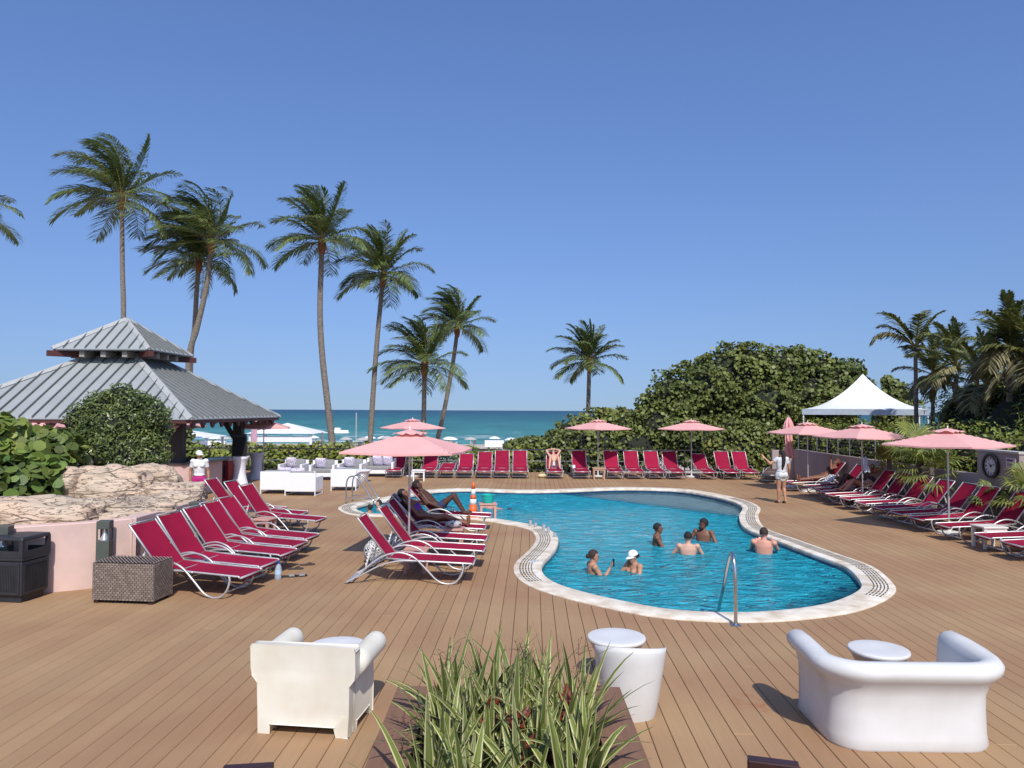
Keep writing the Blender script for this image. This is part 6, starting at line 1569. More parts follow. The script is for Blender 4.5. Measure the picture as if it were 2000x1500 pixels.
    # hair
    if hairstyle:
        hb = MB(); rr = {'short': 1.03, 'curly': 1.13, 'long': 1.06, 'bun': 1.04, 'cap': 1.02, 'kid': 1.08}[hairstyle]; rd = random.Random(len(label))
        n_, m_ = 22, 14; c0 = H + hu * .024 * hk - f * .018 * hk; vv = []
        for i in range(m_ + 1):
            th = math.pi * (.60 if hairstyle == 'short' else .66) * i / m_
            for j in range(n_):
                a = 2 * math.pi * j / n_; q = Vector((math.sin(th) * math.cos(a), math.sin(th) * math.sin(a), math.cos(th)))
                fr = max(0, q.x); drop = 1.0
                if q.x > .25: th2 = min(th, math.pi * (.36 if hairstyle != 'curly' else .40)); q = Vector((math.sin(th2) * math.cos(a), math.sin(th2) * math.sin(a), math.cos(th2)))
                wob_ = 1 + (.05 * math.sin(13 * a + 9 * th) * rd.uniform(.5, 1.3) if hairstyle in ('curly', 'kid') else .012 * math.sin(17 * a))
                vv.append(c0 + Mh @ Vector((q.x * .099 * hk * rr * wob_, q.y * .083 * hk * rr * wob_, q.z * .099 * hk * rr * wob_)))
        hb.v = [tuple(x_) for x_ in vv]
        for i in range(m_):
            for j in range(n_): hb.f.append((i * n_ + j, (i + 1) * n_ + j, (i + 1) * n_ + (j + 1) % n_, i * n_ + (j + 1) % n_))
        if hairstyle == 'bun': hb.ellipsoid(H - f * .115 * hk - hu * .01, (.042, .048, .042), 12, 8, Mh)
        if hairstyle == 'long':
            st_ = H - f * .10 * hk
            hb.tube([st_ + hu * .05, st_ - f * .03 - hu * .06, st_ - f * .045 - hu * .20 + hl * .01, st_ - f * .03 - hu * .36 + hl * .02, st_ - hu * .50 - f * .01 + hl * .03], [.05, .055, .062, .055, .02], 10)
        hb.build('hair', hair, t, smooth='all')
    if eyes:
        for s in (-1, 1): MB().ellipsoid(H + hu * .008 * hk + f * .083 * hk + hl * (s * .031 * hk), (.010 * hk, .015 * hk, .008 * hk), 8, 6, Mh).build('eye', m_eye, t)
    t_info = dict(H=H, f=f, hu=hu, hl=hl, Mh=Mh, hk=hk)
    return t, t_info
m_capw = mat('cap_white', (.80, .80, .79), .8)
def cap(t, i, m, brim=1):
    H, f, hu, hl, Mh, hk = i['H'], i['f'], i['hu'], i['hl'], i['Mh'], i['hk']; c = MB(); n_ = 20
    c0 = H + hu * .03 * hk - f * .014 * hk; o = 0
    for a_ in range(9):
        th = math.pi * .5 * a_ / 8
        for j in range(n_):
            a = 2 * math.pi * j / n_; c.v.append(tuple(c0 + Mh @ Vector((.108 * hk * math.sin(th) * math.cos(a), .093 * hk * math.sin(th) * math.sin(a), .100 * hk * math.cos(th)))))
    for a_ in range(8):
        for j in range(n_): c.f.append((a_ * n_ + j, (a_ + 1) * n_ + j, (a_ + 1) * n_ + (j + 1) % n_, a_ * n_ + (j + 1) % n_))
    for z in (0, -.006):
        rows = []
        for u in range(5):
            q = u / 4; rows.append([tuple(c0 + Mh @ Vector(((.095 + .085 * q * math.cos(b_)) * math.cos(b_ * .9) * hk, .085 * math.sin(b_) * hk, z - .004 - .02 * q * q))) for b_ in [-1.25 + 2.5 * w / 8 for w in range(9)]])
        c.grid(rows)
    c.build('cap', m, t, smooth='all')
def shades(t, i):
    H, f, hu, hl, Mh, hk = i['H'], i['f'], i['hu'], i['hl'], i['Mh'], i['hk']; g = MB()
    for s in (-1, 1):
        g.ellipsoid(H + hu * .006 * hk + f * .089 * hk + hl * (s * .033 * hk), (.008, .027 * hk, .019 * hk), 10, 8, Mh); g.tube([H + hu * .01 * hk + f * .085 * hk + hl * (s * .055 * hk), H + hu * .01 * hk + hl * (s * .082 * hk)], .003, 5)
    g.build('sunglasses', m_blackp, t)
m_mag = mat('magenta_cloth', (.50, .02, .20), .8); m_polo = mat('white_polo', (.78, .78, .77), .85, bump=.3, bscale=30); m_purple = mat('purple_bikini', (.14, .02, .33), .6); m_wbik = mat('white_bikini', (.78, .78, .76), .7)
m_trunk_b = mat('swim_trunks', (.03, .04, .09), .8); m_trunk_r = mat('swim_trunks_red', (.25, .03, .03), .8); m_bikd = mat('dark_bikini', (.03, .015, .02), .7)
m_dress = mat('pale_grey_dress', (.62, .62, .61), .85, c2=(.45, .46, .47), scale=9, bump=.4, bscale=25)
TRUNKS = [('hips', -.6, 2), ('thigh', -.5, .45)]; BIK = [('hips', -.6, .9)]; TOP = [('chest', .02, .52)]
def wading(px, py, H_=1.66):
    p = G(px, py, WATER_Z); return Vector((p.x, p.y, FLOOR_Z + 0.005))
# staff member
J, k = stand(1.66, .165); J['eL'] = J['sL'] + V(-.05, .06, -.27); J['wL'] = J['eL'] + V(.06, .02, -.24); J['eR'] = J['sR'] + V(-.04, -.07, -.27); J['wR'] = J['eR'] + V(.05, 0, -.24)
p = D(390, 880, 20.4); t, i = person('staff woman in white cap, white polo and magenta shorts behind the rocks', J, k, (p.x, 20.4, 0), R(-72), sk_tan, hr_brown, (.85, .5, 0), True,
    [('polo_shirt', m_polo, [('belly', -.05, 2), ('chest', -2, 2), ('uarm', -.6, .62), ('neck', -1, .25)], .012), ('shorts', m_mag, [('hips', -2, 2), ('thigh', -.6, .55), ('belly', -.3, .0)], .011), ('shoes', m_polo, [('foot', -2, 3)], .006)], 'bun'); cap(t, i, m_capw); shades(t, i)
# walking woman
J, k = stand(1.63, .165); J['eL'] = J['sL'] + V(.02, .20, -.14); J['wL'] = J['eL'] + V(.10, .12, .16); J['eR'] = J['sR'] + V(.0, -.09, -.26); J['wR'] = J['eR'] + V(.10, -.03, -.2)
J['kR'] = V(.05, -.09, .47); J['aR'] = V(-.06, -.085, .10); J['tR'] = V(.09, -.10, .03); J['kL'] = V(.02, .09, .48); J['aL'] = V(.04, .085, .085); J['tL'] = V(.20, .10, .03)
p = G(1527, 983); t, i = person('barefoot-legged woman walking away in a pale short outfit with a long dark ponytail', J, k, (p.x, p.y, 0), R(98), sk_tan, hr_black, (.97, .2, 0), True,
    [('shirt', m_dress, [('belly', -1, 2), ('chest', -2, 2), ('uarm', -.6, .5)], .014), ('shorts', m_dress, [('hips', -2, 2), ('thigh', -.6, .30)], .018), ('sandals', m_blackp, [('foot', -2, 3)], .005)], 'long', bulk=1.06, eyes=False)
t['label'] = 'woman walking away in a pale short outfit with a long dark ponytail'
# swimmers
J, k = stand(1.60, .16); J['eR'] = J['sR'] + V(.10, -.04, -.26); J['eR'] = J['sR'] + V(.13, -.06, -.22); J['wR'] = J['eR'] + V(.14, .04, .20); J['eL'] = J['sL'] + V(.06, .05, -.27)
t, i = person('woman with hair bun in the pool holding up a phone', J, k, wading(1158, 1119), R(12), sk_tan, hr_brown, (.95, -.1, -.1), True, [('bikini_top', m_bikd, TOP, .006), ('bikini_bottom', m_bikd, BIK, .006)], 'bun', fingers='grip')
ph = J['wR'] + V(.075, .02, .07); q = t.matrix_basis @ ph; o = thing('phone', 'dark phone held up by the woman in the pool', 'phone', q, R(12)); MB().box((0, 0, 0.02), (.012, .072, .145)).build('case', m_blackp, o, bevel=.004); MB().box((-.0075, 0, .02), (.002, .064, .132)).build('screen', mat('phone_screen', (.03, .03, .035), .1), o)
J, k = stand(1.58, .16); J['eL'] = J['sL'] + V(.10, .11, -.24); J['wL'] = J['eL'] + V(.0, .0, -.2); J['eR'] = J['sR'] + V(.19, -.04, -.18); J['wR'] = J['H'] + V(.06, -.10, -.11); J['H'] = J['H'] + V(.03, 0, -.01)
t, i = person('woman in white cap and white bikini top in the pool', J, k, wading(1240, 1116), R(-155), sk_tan, hr_black, (.96, .1, -.2), True, [('bikini_top', m_wbik, TOP, .007), ('bikini_bottom', m_wbik, BIK, .006)], 'bun'); cap(t, i, m_capw)
J, k = stand(1.66, .18); J['eR'] = J['sR'] + V(.14, -.06, -.24); J['wR'] = J['eR'] + V(.27, -.05, -.01)
person('dark-skinned man in profile in the pool reaching one arm forward', J, k, wading(1284, 1064), R(-8), sk_brown, hr_black, (1, .1, 0), False, [('trunks', m_trunk_b, TRUNKS, .012)], 'short')
J, k = stand(1.68, .19); J['eL'] = J['sL'] + V(.06, .13, -.22); J['eR'] = J['sR'] + V(.06, -.13, -.22)
t, i = person('bearded curly-haired man in sunglasses in the pool', J, k, wading(1374, 1056), R(-128), sk_brown, hr_black, (.90, -.45, 0), False, [('trunks', m_trunk_b, TRUNKS, .012)], 'curly'); shades(t, i)
MB().ellipsoid(i['H'] - i['hu'] * .088 + i['f'] * .045, (.058, .062, .048), 12, 8, i['Mh']).build('beard', hr_black, t, smooth='all')
J, k = stand(1.64, .185); J['eL'] = J['sL'] + V(.08, .13, -.2); J['eR'] = J['sR'] + V(.08, -.13, -.2)
person('light-skinned man seen from behind in mid pool', J, k, wading(1344, 1082), R(84), sk_sun if False else sk_light, hr_black, (1, -.1, 0), False, [('trunks', m_trunk_r, TRUNKS, .012)], 'short', eyes=False)
J, k = stand(1.72, .195); J['eL'] = J['sL'] + V(.20, .06, -.16); J['wL'] = J['eL'] + V(.16, -.08, .10); J['eR'] = J['sR'] + V(.20, -.05, -.16); J['wR'] = J['eR'] + V(.16, .08, .10)
person('sunburnt man seen from behind leaning on the pool edge', J, k, wading(1492, 1081), R(66), sk_red, hr_brown, (1, .0, 0), False, [('trunks', m_trunk_b, TRUNKS, .012)], 'short', eyes=False)
J, k = stand(1.20, .15); p = G(740, 996, WATER_Z); person('wet-haired boy in the water facing the pool ladder', J, k, (p.x, p.y, WATER_Z - .93), R(-150), sk_light, hr_brown, (1, 0, 0), False, [('trunks', m_trunk_b, TRUNKS, .012)], 'kid', headk=1.18)
p = G(722, 1001, WATER_Z); J, k = stand(1.18, .15); person('dark-haired child low in the water under the pool ladder', J, k, (p.x, p.y, WATER_Z - .98), R(160), sk_tan, hr_black, (1, 0, 0), False, [('trunks', m_trunk_r, TRUNKS, .012)], 'kid', headk=1.18)
# floating swimmer near the cone
J, k = stand(1.55, .16); Mx = Matrix.Rotation(R(82), 3, 'Y')
J = {a: Mx @ (b_ - V(0, 0, 1.4)) for a, b_ in J.items()}; J['wL'] = J['sL'] + V(.36, .12, -.03); J['eL'] = J['sL'] + V(.18, .12, -.02)
p = G(967, 993, WATER_Z); person('swimmer lying low in the water by the orange cone', J, k, (p.x - .15, p.y, WATER_Z - .03), R(170), sk_tan, hr_black, (.5, 0, .86), False, [('trunks', m_trunk_b, TRUNKS, .012)], 'short')
# sunbathers
def on(lg, J, label, skin, hair, fem, cl, style, face=(.75, 0, .45), **kw):
    return person(label, J, 1.0, lg.location, lg.rotation_euler.z, skin, hair, face, fem, cl, style, **kw)
J, k = recline(R(47), 'flat'); J['wR'] = V(.32, -.14, .56); J['eR'] = V(-.02, -.27, .60); J['kR'] = V(.53, -.10, .56); J['wL'] = V(-.02, .12, .92); J['eL'] = V(.05, .26, .78)
on(MIDL[3], J, 'woman in a purple bikini lying on a lounger under the umbrella', sk_brown, hr_black, True, [('bikini_top', m_purple, TOP, .008), ('bikini_bottom', m_purple, BIK, .007)], 'long')
J, k = recline(R(47), 'up')
on(MIDL[4], J, 'dark-skinned sunbather with raised knees behind the woman in purple', sk_dark, hr_black, False, [('trunks', m_trunk_b, TRUNKS, .012)], 'curly')
J, k = recline(R(50), 'up')
for s, n_ in ((1, 'L'), (-1, 'R')): J['e' + n_] = J['H'] + V(.02, s * .30, .05); J['w' + n_] = J['H'] + V(-.05, s * .10, .10); J['k' + n_] = V(.45, s * .17, .83); J['a' + n_] = V(.68, s * .22, .43); J['t' + n_] = V(.82, s * .24, .40)
t, i = on(FARL[7], J, 'sunbather in the far row facing the camera, hands behind the head', sk_light, hr_brown, False, [('trunks', m_polo, TRUNKS, .012)], 'short'); shades(t, i)
J, k = recline(R(52), 'up'); on(RIGHTL[2], J, 'dark-skinned man with raised knees on a shaded right-hand lounger', sk_dark, hr_black, False, [('trunks', m_trunk_b, TRUNKS, .012)], 'short')
J, k = recline(R(42), 'up'); J['kL'] = V(.50, .10, .70); J['aL'] = V(.80, .09, .425); J['tL'] = V(.94, .10, .42); J['kR'] = V(.48, -.10, .66); J['aR'] = V(.84, -.10, .425); J['tR'] = V(.98, -.10, .42)
on(RIGHTL[3], J, 'woman with bent legs lying on the sunlit right-hand lounger', sk_tan, hr_black, True, [('bikini_top', m_bikd, TOP, .007), ('bikini_bottom', m_bikd, BIK, .006)], 'bun')
J, k = recline(R(50), 'flat'); J['wL'] = J['H'] + V(.22, .05, .12); J['eL'] = J['sL'] + V(.2, .08, -.05)
on(RIGHTL[0], J, 'auburn-haired sunbather in the shade at the far end of the right-hand row', sk_brown, hr_red, True, [('bikini_top', m_bikd, TOP, .007), ('bikini_bottom', m_bikd, BIK, .006)], 'curly')
# ================================================================== POOL FITTINGS, SMALL THINGS, LOUNGE SUITE, BEACH
m_steel = mat('stainless_steel', (0.60, 0.60, 0.58), 0.22, metal=0.95, c2=(0.5, 0.5, 0.49), scale=4)
b0, b1 = G(1437, 1222), Vector((3.02, 11.25, -0.62))
hr_t = thing('pool_handrail', 'bent stainless steel handrail at the near pool edge', 'handrail', b0)
d = b1 - b0
MB().tube(spline([(0, 0, 0), (0, 0.01, 0.55), (0.0, 0.05, 0.80), (d.x * 0.10, 0.17, 0.90), (d.x * 0.22, 0.33, 0.82), (d.x * 0.55, d.y * 0.55, 0.22), (d.x, d.y, d.z)], 6), 0.024, 12).build('rail', m_steel, hr_t, smooth='all')
MB().lathe([(0.0, 0.028), (0.045, 0.028), (0.065, 0.012), (0.065, 0.0)][::-1], 16).build('flange', m_steel, hr_t, smooth=True)
MB().box((0, 0, 0.003), (0.13, 0.11, 0.006)).build('base_plate', m_steel, hr_t)
# ladder
la = G(676, 984); lt = thing('pool_ladder', 'stainless steel pool ladder at the far end of the pool', 'ladder', la, R(-6))
for yy in (0.0, 0.58):
    MB().tube(spline([(0, yy, 0), (0, yy, 0.55), (0.06, yy, 0.76), (0.22, yy, 0.82), (0.40, yy, 0.70), (0.78, yy, 0.16), (0.84, yy, 0.02), (0.84, yy, -0.9)], 5), 0.022, 8).build('rail', m_steel, lt, smooth='all')
    MB().tube([(0.0, yy, 0.18), (0.80, yy, 0.16)], 0.014, 6).build('brace', m_steel, lt)
for z in (-0.25, -0.5, -0.75): MB().box((0.84, 0.29, z), (0.08, 0.56, 0.03)).build('tread', m_steel, lt)
# traffic cone
m_or = mat('cone_orange', (0.75, 0.13, 0.02), 0.5); m_whb = mat('cone_white', (0.75, 0.75, 0.73), 0.5)
p = G(917, 1013); cn = thing('traffic_cone', 'tall orange and white traffic cone at the pool edge', 'traffic cone', (p.x + .08, p.y + 0.25, 0))
def cone_band(z0, z1, nm, m, R0=0.135, R1=0.03, H=0.92):
    f = lambda z: R0 + (R1 - R0) * z / H
    MB().lathe([(f(z0), z0), (f(z1), z1)], 18).build(nm, m, cn, smooth='all')
MB().box((0, 0, 0.02), (0.36, 0.36, 0.04)).build('base', m_or, cn, bevel=0.01)
cone_band(0.04, 0.34, 'body', m_or); cone_band(0.34, 0.48, 'white_band', m_whb); cone_band(0.48, 0.58, 'body', m_or); cone_band(0.58, 0.74, 'white_band', m_whb); cone_band(0.74, 0.92, 'body', m_or)
# cyan bucket on a low pinkish table
q = Vector((p.x + 0.47, p.y + 0.1, 0)); side_table(q, R(5), m_pinkwood, 'pinkish side table under the turquoise bucket', 0.46, 0.42, 0.40)
bk = thing('bucket', 'turquoise plastic bucket on the small table by the cone', 'bucket', (q.x, q.y, 0.40)); m_cy = mat('turquoise_plastic', (0.02, 0.55, 0.47), 0.35, trans=0.2)
MB().lathe([(0.0, 0.0), (0.125, 0.0), (0.17, 0.20), (0.18, 0.20), (0.18, 0.215), (0.162, 0.215), (0.118, 0.015), (0.0, 0.015)], 20).build('tub', m_cy, bk, smooth=True)
MB().tube([(0.18 * math.cos(a), 0.18 * math.sin(a) * 0.35 + 0.1, 0.20 - 0.06 * math.sin(a)) for a in [math.pi * k / 10 for k in range(11)]], 0.004, 5).build('handle', m_whb, bk)
# drinks along the pool bend
m_glass = mat('clear_cup', (0.55, 0.58, 0.60), 0.15, trans=0.3); m_amber = mat('amber_drink', (0.45, 0.17, 0.01), 0.2)
for i, (px, py, amb) in enumerate(((1036, 1027, 0), (1046, 1029, 1), (1062, 1035, 0), (1071, 1041, 0), (1084, 1049, 1))):
    q = G(px, py, 0.022); t = thing('drink_cup', ['clear plastic cup on the coping, farthest left of the five drinks', 'small amber drink, second of the drinks on the coping', 'clear plastic cup in the middle of the drinks on the coping', 'clear plastic cup, fourth of the drinks on the coping', 'amber drink on the coping nearest the swimmers'][i], 'cup', q, 0, 'drinks standing on the pool coping')
    h = 0.09 if amb else 0.13
    MB().lathe([(0.03, 0.0), (0.042, h), (0.039, h), (0.028, 0.004), (0.0, 0.004)], 14).build('cup', m_glass, t, smooth=True); MB().lathe([(0.0, .006), (0.029, .006), (0.036 if amb else .031, h * (.8 if amb else .25)), (0.0, h * (.8 if amb else .25))], 12).build('drink', m_amber if amb else m_blackp, t)
q = G(1045, 1096, 0.0235); t = thing('depth_marker', 'small white depth marker tile set on the coping bend', 'tile', q, R(35)); MB().box((0, 0, .002), (.26, .12, .004)).build('tile', m_whb, t)
cu = bpy.data.curves.new('depth_text', 'FONT'); cu.body = '5 FT'; cu.size = .10; cu.align_x = 'CENTER'; cu.align_y = 'CENTER'; cu.materials.append(m_blackp); o0 = bpy.data.objects.new('depth_text', cu); col.objects.link(o0); o = link('depth_text', bpy.data.meshes.new_from_object(o0.evaluated_get(bpy.context.evaluated_depsgraph_get())), t); bpy.data.objects.remove(o0, do_unlink=True); o.location = (0, 0, .0065); o.rotation_euler = (0, 0, R(180))
# water bottle, sandals, towels
p = G(543, 1132); t = thing('water_bottle', 'clear water bottle with blue cap beside the near loungers', 'bottle', p)
m_bot = mat('bottle_plastic', (0.60, 0.68, 0.74), 0.12, trans=0.45); m_bl = mat('blue_cap', (0.02, 0.10, 0.42), 0.4); m_lab = mat('bottle_label', (0.42, 0.60, 0.75), 0.5)
MB().lathe([(0.0, 0.0), (0.052, 0.0), (0.056, 0.01), (0.056, 0.07), (0.052, 0.085), (0.056, 0.10), (0.056, 0.185), (0.04, 0.235), (0.022, 0.262), (0.022, 0.272), (0.0, 0.272)], 20).build('body', m_bot, t, smooth=True); MB().lathe([(0.0, 0.265), (0.03, 0.265), (0.03, 0.30), (0.0, 0.302)], 14).build('cap', m_bl, t); MB().lathe([(0.0575, 0.09), (0.0575, 0.165)], 20).build('label_band', m_lab, t)
m_sole = mat('sandal_sole', (0.02, 0.022, 0.03), 0.8); m_strap2 = mat('sandal_strap', (0.22, 0.21, 0.20), 0.7); m_flip = mat('flipflop', (0.06, 0.045, 0.04), 0.8)
def sandal(px, py, rz, label, slide):
    p = G(px, py); t = thing('sandal', label, 'sandal', p, rz, 'sandals on the deck by the loungers')
    out = [(-.13, -.03), (-.10, -.042), (0, -.036), (.07, -.048), (.125, -.035), (.138, 0), (.125, .035), (.07, .046), (0, .034), (-.10, .04), (-.13, .03)]
    MB().prism(out, 0.0, 0.024).build('sole', m_sole if slide else m_flip, t, bevel=.004)
    if slide: MB().grid([[(x, .046 * math.cos(a) * -1, .018 + .034 * math.sin(a)) for a in [math.pi * k / 8 for k in range(9)]] for x in (.0, .03, .06, .09)]).build('strap', m_strap2, t, smooth='all')
    else: MB().tube([(.08, 0, .024), (.05, .03, .05), (-.01, .04, .026)], .006, 5).tube([(.08, 0, .024), (.05, -.03, .05), (-.01, -.04, .026)], .006, 5).build('strap', m_flip, t)
sandal(565, 1127, R(8), 'dark slide sandal with pale strap, nearest the water bottle', True); sandal(584, 1126, R(20), 'dark slide sandal with pale strap, farther from the water bottle', True)
sandal(577, 1112, R(12), 'thin dark flip-flop just behind the slide sandals', False); sandal(600, 1104, R(25), 'thin dark flip-flop farthest from the water bottle', False)
p = G(1059, 933); t = thing('straw_bag', 'pale straw beach bag on the deck beside the seated sunbather', 'bag', p); m_str = mat('straw', (0.62, 0.52, 0.28), 0.8)
MB().ellipsoid((0, 0, .08), (.2, .14, .09), 14, 8).build('pouch', m_str, t, smooth='all'); MB().tube(spline([(-.12, 0, .12), (-.05, 0, .22), (.05, 0, .22), (.12, 0, .12)], 5), .01, 6).build('handle', m_str, t)
def patterned(name, ca, cb, scale=9, thr=0.5, w=0.03):
    if name in MATS: return MATS[name]
    m = bpy.data.materials.new(name); m.use_nodes = True; n, l = nodes_of(m); b = n['Principled BSDF']; b.inputs['Roughness'].default_value = .9
    tc = n.new('ShaderNodeTexCoord'); vo = n.new('ShaderNodeTexVoronoi'); vo.inputs['Scale'].default_value = scale; l.new(tc.outputs['Object'], vo.inputs['Vector'])
    sn = n.new('ShaderNodeMath'); sn.operation = 'MULTIPLY'; sn.inputs[1].default_value = 22; l.new(vo.outputs['Distance'], sn.inputs[0]); s2 = n.new('ShaderNodeMath'); s2.operation = 'SINE'; l.new(sn.outputs[0], s2.inputs[0])
    mr = n.new('ShaderNodeMapRange'); mr.inputs['From Min'].default_value = -.1; mr.inputs['From Max'].default_value = .15; l.new(s2.outputs[0], mr.inputs['Value'])
    mx = n.new('ShaderNodeMix'); mx.data_type = 'RGBA'; mx.inputs['A'].default_value = (*ca, 1); mx.inputs['B'].default_value = (*cb, 1); l.new(mr.outputs[0], mx.inputs['Factor']); l.new(mx.outputs['Result'], b.inputs['Base Color']); MATS[name] = m; return m
m_bw = patterned('black_white_print', (.7, .7, .68), (.03, .03, .035), 14); m_lil = patterned('lilac_print', (.72, .70, .74), (.30, .22, .38), 8)
m_greyt = mat('grey_towel', (.20, .17, .19), .95, c2=(.28, .24, .26), scale=12, bump=.5, bscale=60); m_striped = patterned('leaf_print', (.78, .78, .77), (.05, .06, .08), 6)
def drape(name, label, cat, lg, rows, m, offset=0.0):
    t = thing(name, label, cat, lg.location, lg.rotation_euler.z); mb = MB(); rd = random.Random(len(label))
    P = [[(x + .012 * math.sin(5 * y + 3 * i), y, z + .012 * math.sin(9 * y + i) + rd.uniform(0, .008)) for y in [w0 + (w1 - w0) * j / 9 for j in range(10)]] for i, (x, z, w0, w1) in enumerate(rows)]
    mb.grid(P).grid([[(a, b_, c - .012) for a, b_, c in r_] for r_ in P], flip=True); mb.build('cloth', m, t, smooth='all')
    return t
def bkp(ang, tt, o): return (-.015 - math.cos(ang) * tt + math.sin(ang) * o, .405 + math.sin(ang) * tt + math.cos(ang) * o)
a = R(47); rows = [(*bkp(a, tt, .03 if tt < .82 else -.0), -.26, .2) for tt in (.62, .72, .80, .84)] + [(bkp(a, .84, 0)[0] - .05, bkp(a, .84, 0)[1] - .12 * k_, -.26, .2) for k_ in (1, 2, 3, 4)]
drape('beach_towel', 'grey purple towel draped over the head of the bikini woman\'s lounger', 'towel', MIDL[3], rows, m_greyt)
drape('beach_towel', 'crumpled white leaf-print towel on the far end right-hand lounger', 'towel', RIGHTL[1], [(.1 + .09 * q, .47 + .22 * math.sin(q * .45) ** 2, -.26, .26) for q in range(8)], m_striped)
drape('beach_towel', 'pale towel hanging over the arm of a shaded far-row lounger', 'towel', FARL[8], [(.05 + .04 * q, .50 - .05 * abs(q - 2), -.36, -.20) for q in range(6)], mat('pale_towel', (.7, .7, .75), .95))
def bag(loc, label, m, s=(.2, .13, .13)):
    t = thing('beach_bag', label, 'bag', loc, R(20)); MB().ellipsoid((0, 0, s[2]), s, 14, 9).build('pouch', m, t, smooth='all'); MB().tube(spline([(-s[0] * .6, 0, s[2] * 1.5), (0, 0, s[2] * 2.5), (s[0] * .6, 0, s[2] * 1.5)], 5), .01, 5).build('strap', m_blackp, t)
q = MIDL[3].matrix_basis @ Vector((.75, -.60, .40)); bag(q, 'black and white patterned bag on the side table by the sunbathing woman', m_bw, (.18, .12, .075))
q = MIDL[1].matrix_basis @ Vector((-.42, .05, 0)); bag((q.x - .25, q.y + .1, 0.0), 'black and white print bag standing behind the centre loungers', m_bw, (.20, .15, .22))
p = D(1690, 918, 22.0); t = thing('hung_shirt', 'pale blue cloth hung on the umbrella pole in the right-hand row', 'towel', (D(1683, 905, 22.4).x + .03, 22.33, 1.12)); mb = MB()
mb.grid([[(.03 + .20 * (u / 6) * (.6 + .4 * v / 5) - .06, .03 * math.sin(u * 2.1 + v) - .02, .34 - .09 * v + .02 * math.cos(u * 1.7)) for u in range(7)] for v in range(6)]).build('cloth', mat('pale_blue_cloth', (.42, .50, .62), .9, c2=(.68, .70, .74), scale=14), t, smooth='all')
# ------------------------------------------------------------------ white lounge suite
m_rattan = mat('white_rattan', (.80, .80, .79), .6, c2=(.72, .72, .71), scale=2, stretch=(3, 3, 60), bump=.5, bscale=50); m_cush = mat('grey_cushion', (.27, .27, .26), .9, c2=(.22, .22, .215), scale=10)
def lounge_chair(loc, rz, label, w=.98, d=.86, hb=.74, ha=.60):
    """back on the local -Y side, facing +Y"""
    t = thing('lounge_armchair', label, 'armchair', (loc[0], loc[1], 0), rz, 'white rattan lounge armchairs')
    MB().box((0, .035, .14 + (hb - .14) / 2), (w, .07, hb - .14)).build('back_panel', m_rattan, t, bevel=.01)
    for s in (-1, 1):
        MB().box((s * (w / 2 - .05), d / 2 + .03, .14 + (ha - .14) / 2), (.10, d - .085, ha - .14)).build('arm_panel', m_rattan, t, bevel=.01)
        for yy in (.02, d - .05): MB().box((s * (w / 2 - .02), yy, .07), (.03, .03, .138)).build('leg', m_rattan, t)
        MB().box((s * (w / 2 - .02), d / 2, .02), (.026, d - .14, .026)).build('skid', m_rattan, t)
    MB().box((0, d / 2 + .05, .22), (w - .22, d - .12, .15)).build('seat_base', m_rattan, t); MB().box((0, d / 2 + .07, .37), (w - .23, d - .14, .14)).build('seat_cushion', m_cush, t, bevel=.035, smooth=True)
    MB().box((0, .16, .60), (w - .24, .16, .36), M=Matrix.Rotation(R(10), 3, 'X')).build('back_cushion', m_cush, t, bevel=.04, smooth=True)
    return t
def pillow(ch, x, label, y=.30, sz=.44):
    M = ch.matrix_basis; q = M @ Vector((x, y, .45)); t = thing('throw_pillow', label, 'pillow', q, ch.rotation_euler.z + R(random.uniform(-12, 12)), 'lilac patterned pillows'); mb = MB(); rws = []
    for i in range(11):
        u = -1 + 2 * i / 10; rws.append([(u * sz / 2 * (1 - .06 * v * v), .075 * math.sqrt(max(0, (1 - u ** 4) * (1 - v ** 4))), (v * sz / 2) * (1 - .06 * u * u) + sz / 2 * .93) for v in [-1 + 2 * j / 10 for j in range(11)]])
    mb.grid(rws).grid([[(a_, -b_, c_) for a_, b_, c_ in r_] for r_ in rws], flip=True)
    o = mb.build('cover', m_lil, t, smooth='all'); o.rotation_euler = (R(-16), 0, 0)
a1, a2 = G(511, 965), G(552, 965); s1 = lounge_chair((a1 + (a2 - a1) * .5 + Vector((.12, 0, 0))), R(2), 'white rattan armchair nearest the gazebo, its back to the pool', 1.05)
a1, a2 = G(554, 969), G(617, 968.5); s2 = lounge_chair((a1 + a2) / 2, R(-2), 'white rattan armchair in the middle, its back to the pool', (a2 - a1).length)
a1, a2 = G(645, 959), G(696, 958.5); s3 = lounge_chair((a1 + a2) / 2, R(3), 'white rattan armchair behind the pool ladder, its back to the pool', (a2 - a1).length)
fc = []
for px, Y, w_, rz_, lab in ((572, 29.9, 1.0, 176, 'white rattan armchair facing the pool, nearest the gazebo'), (628, 29.6, 1.0, 184, 'white rattan armchair facing the pool before the tall palm trunk'), (686, 30.2, 1.0, 178, 'white rattan armchair facing the pool, beside the loveseat'), (741, 31.2, 1.25, 180, 'white rattan loveseat facing the pool next to the far loungers')):
    fc.append(lounge_chair((D(px, 801, Y).x, Y + .75, 0), R(rz_), lab, w_))
pillow(s1, .18, 'lilac print pillow in the armchair nearest the gazebo, seen from behind'); pillow(s2, -.28, 'lilac print pillow at the ladder-side corner of the middle armchair', .34); pillow(s2, -.30, 'second lilac print pillow leaning out of the middle armchair', .62); pillow(s3, -.1, 'small lilac print pillow in the armchair behind the ladder', .35, .36)
for c, lab in zip(fc, ('lilac print pillow in the pool-facing armchair nearest the gazebo', 'lilac print pillow in the armchair before the tall palm trunk', 'lilac print pillow in the pool-facing armchair beside the loveseat', 'lilac print pillow at one end of the loveseat')): pillow(c, .12, lab)
pillow(fc[3], -.30, 'lilac print pillow at the lounger end of the loveseat')
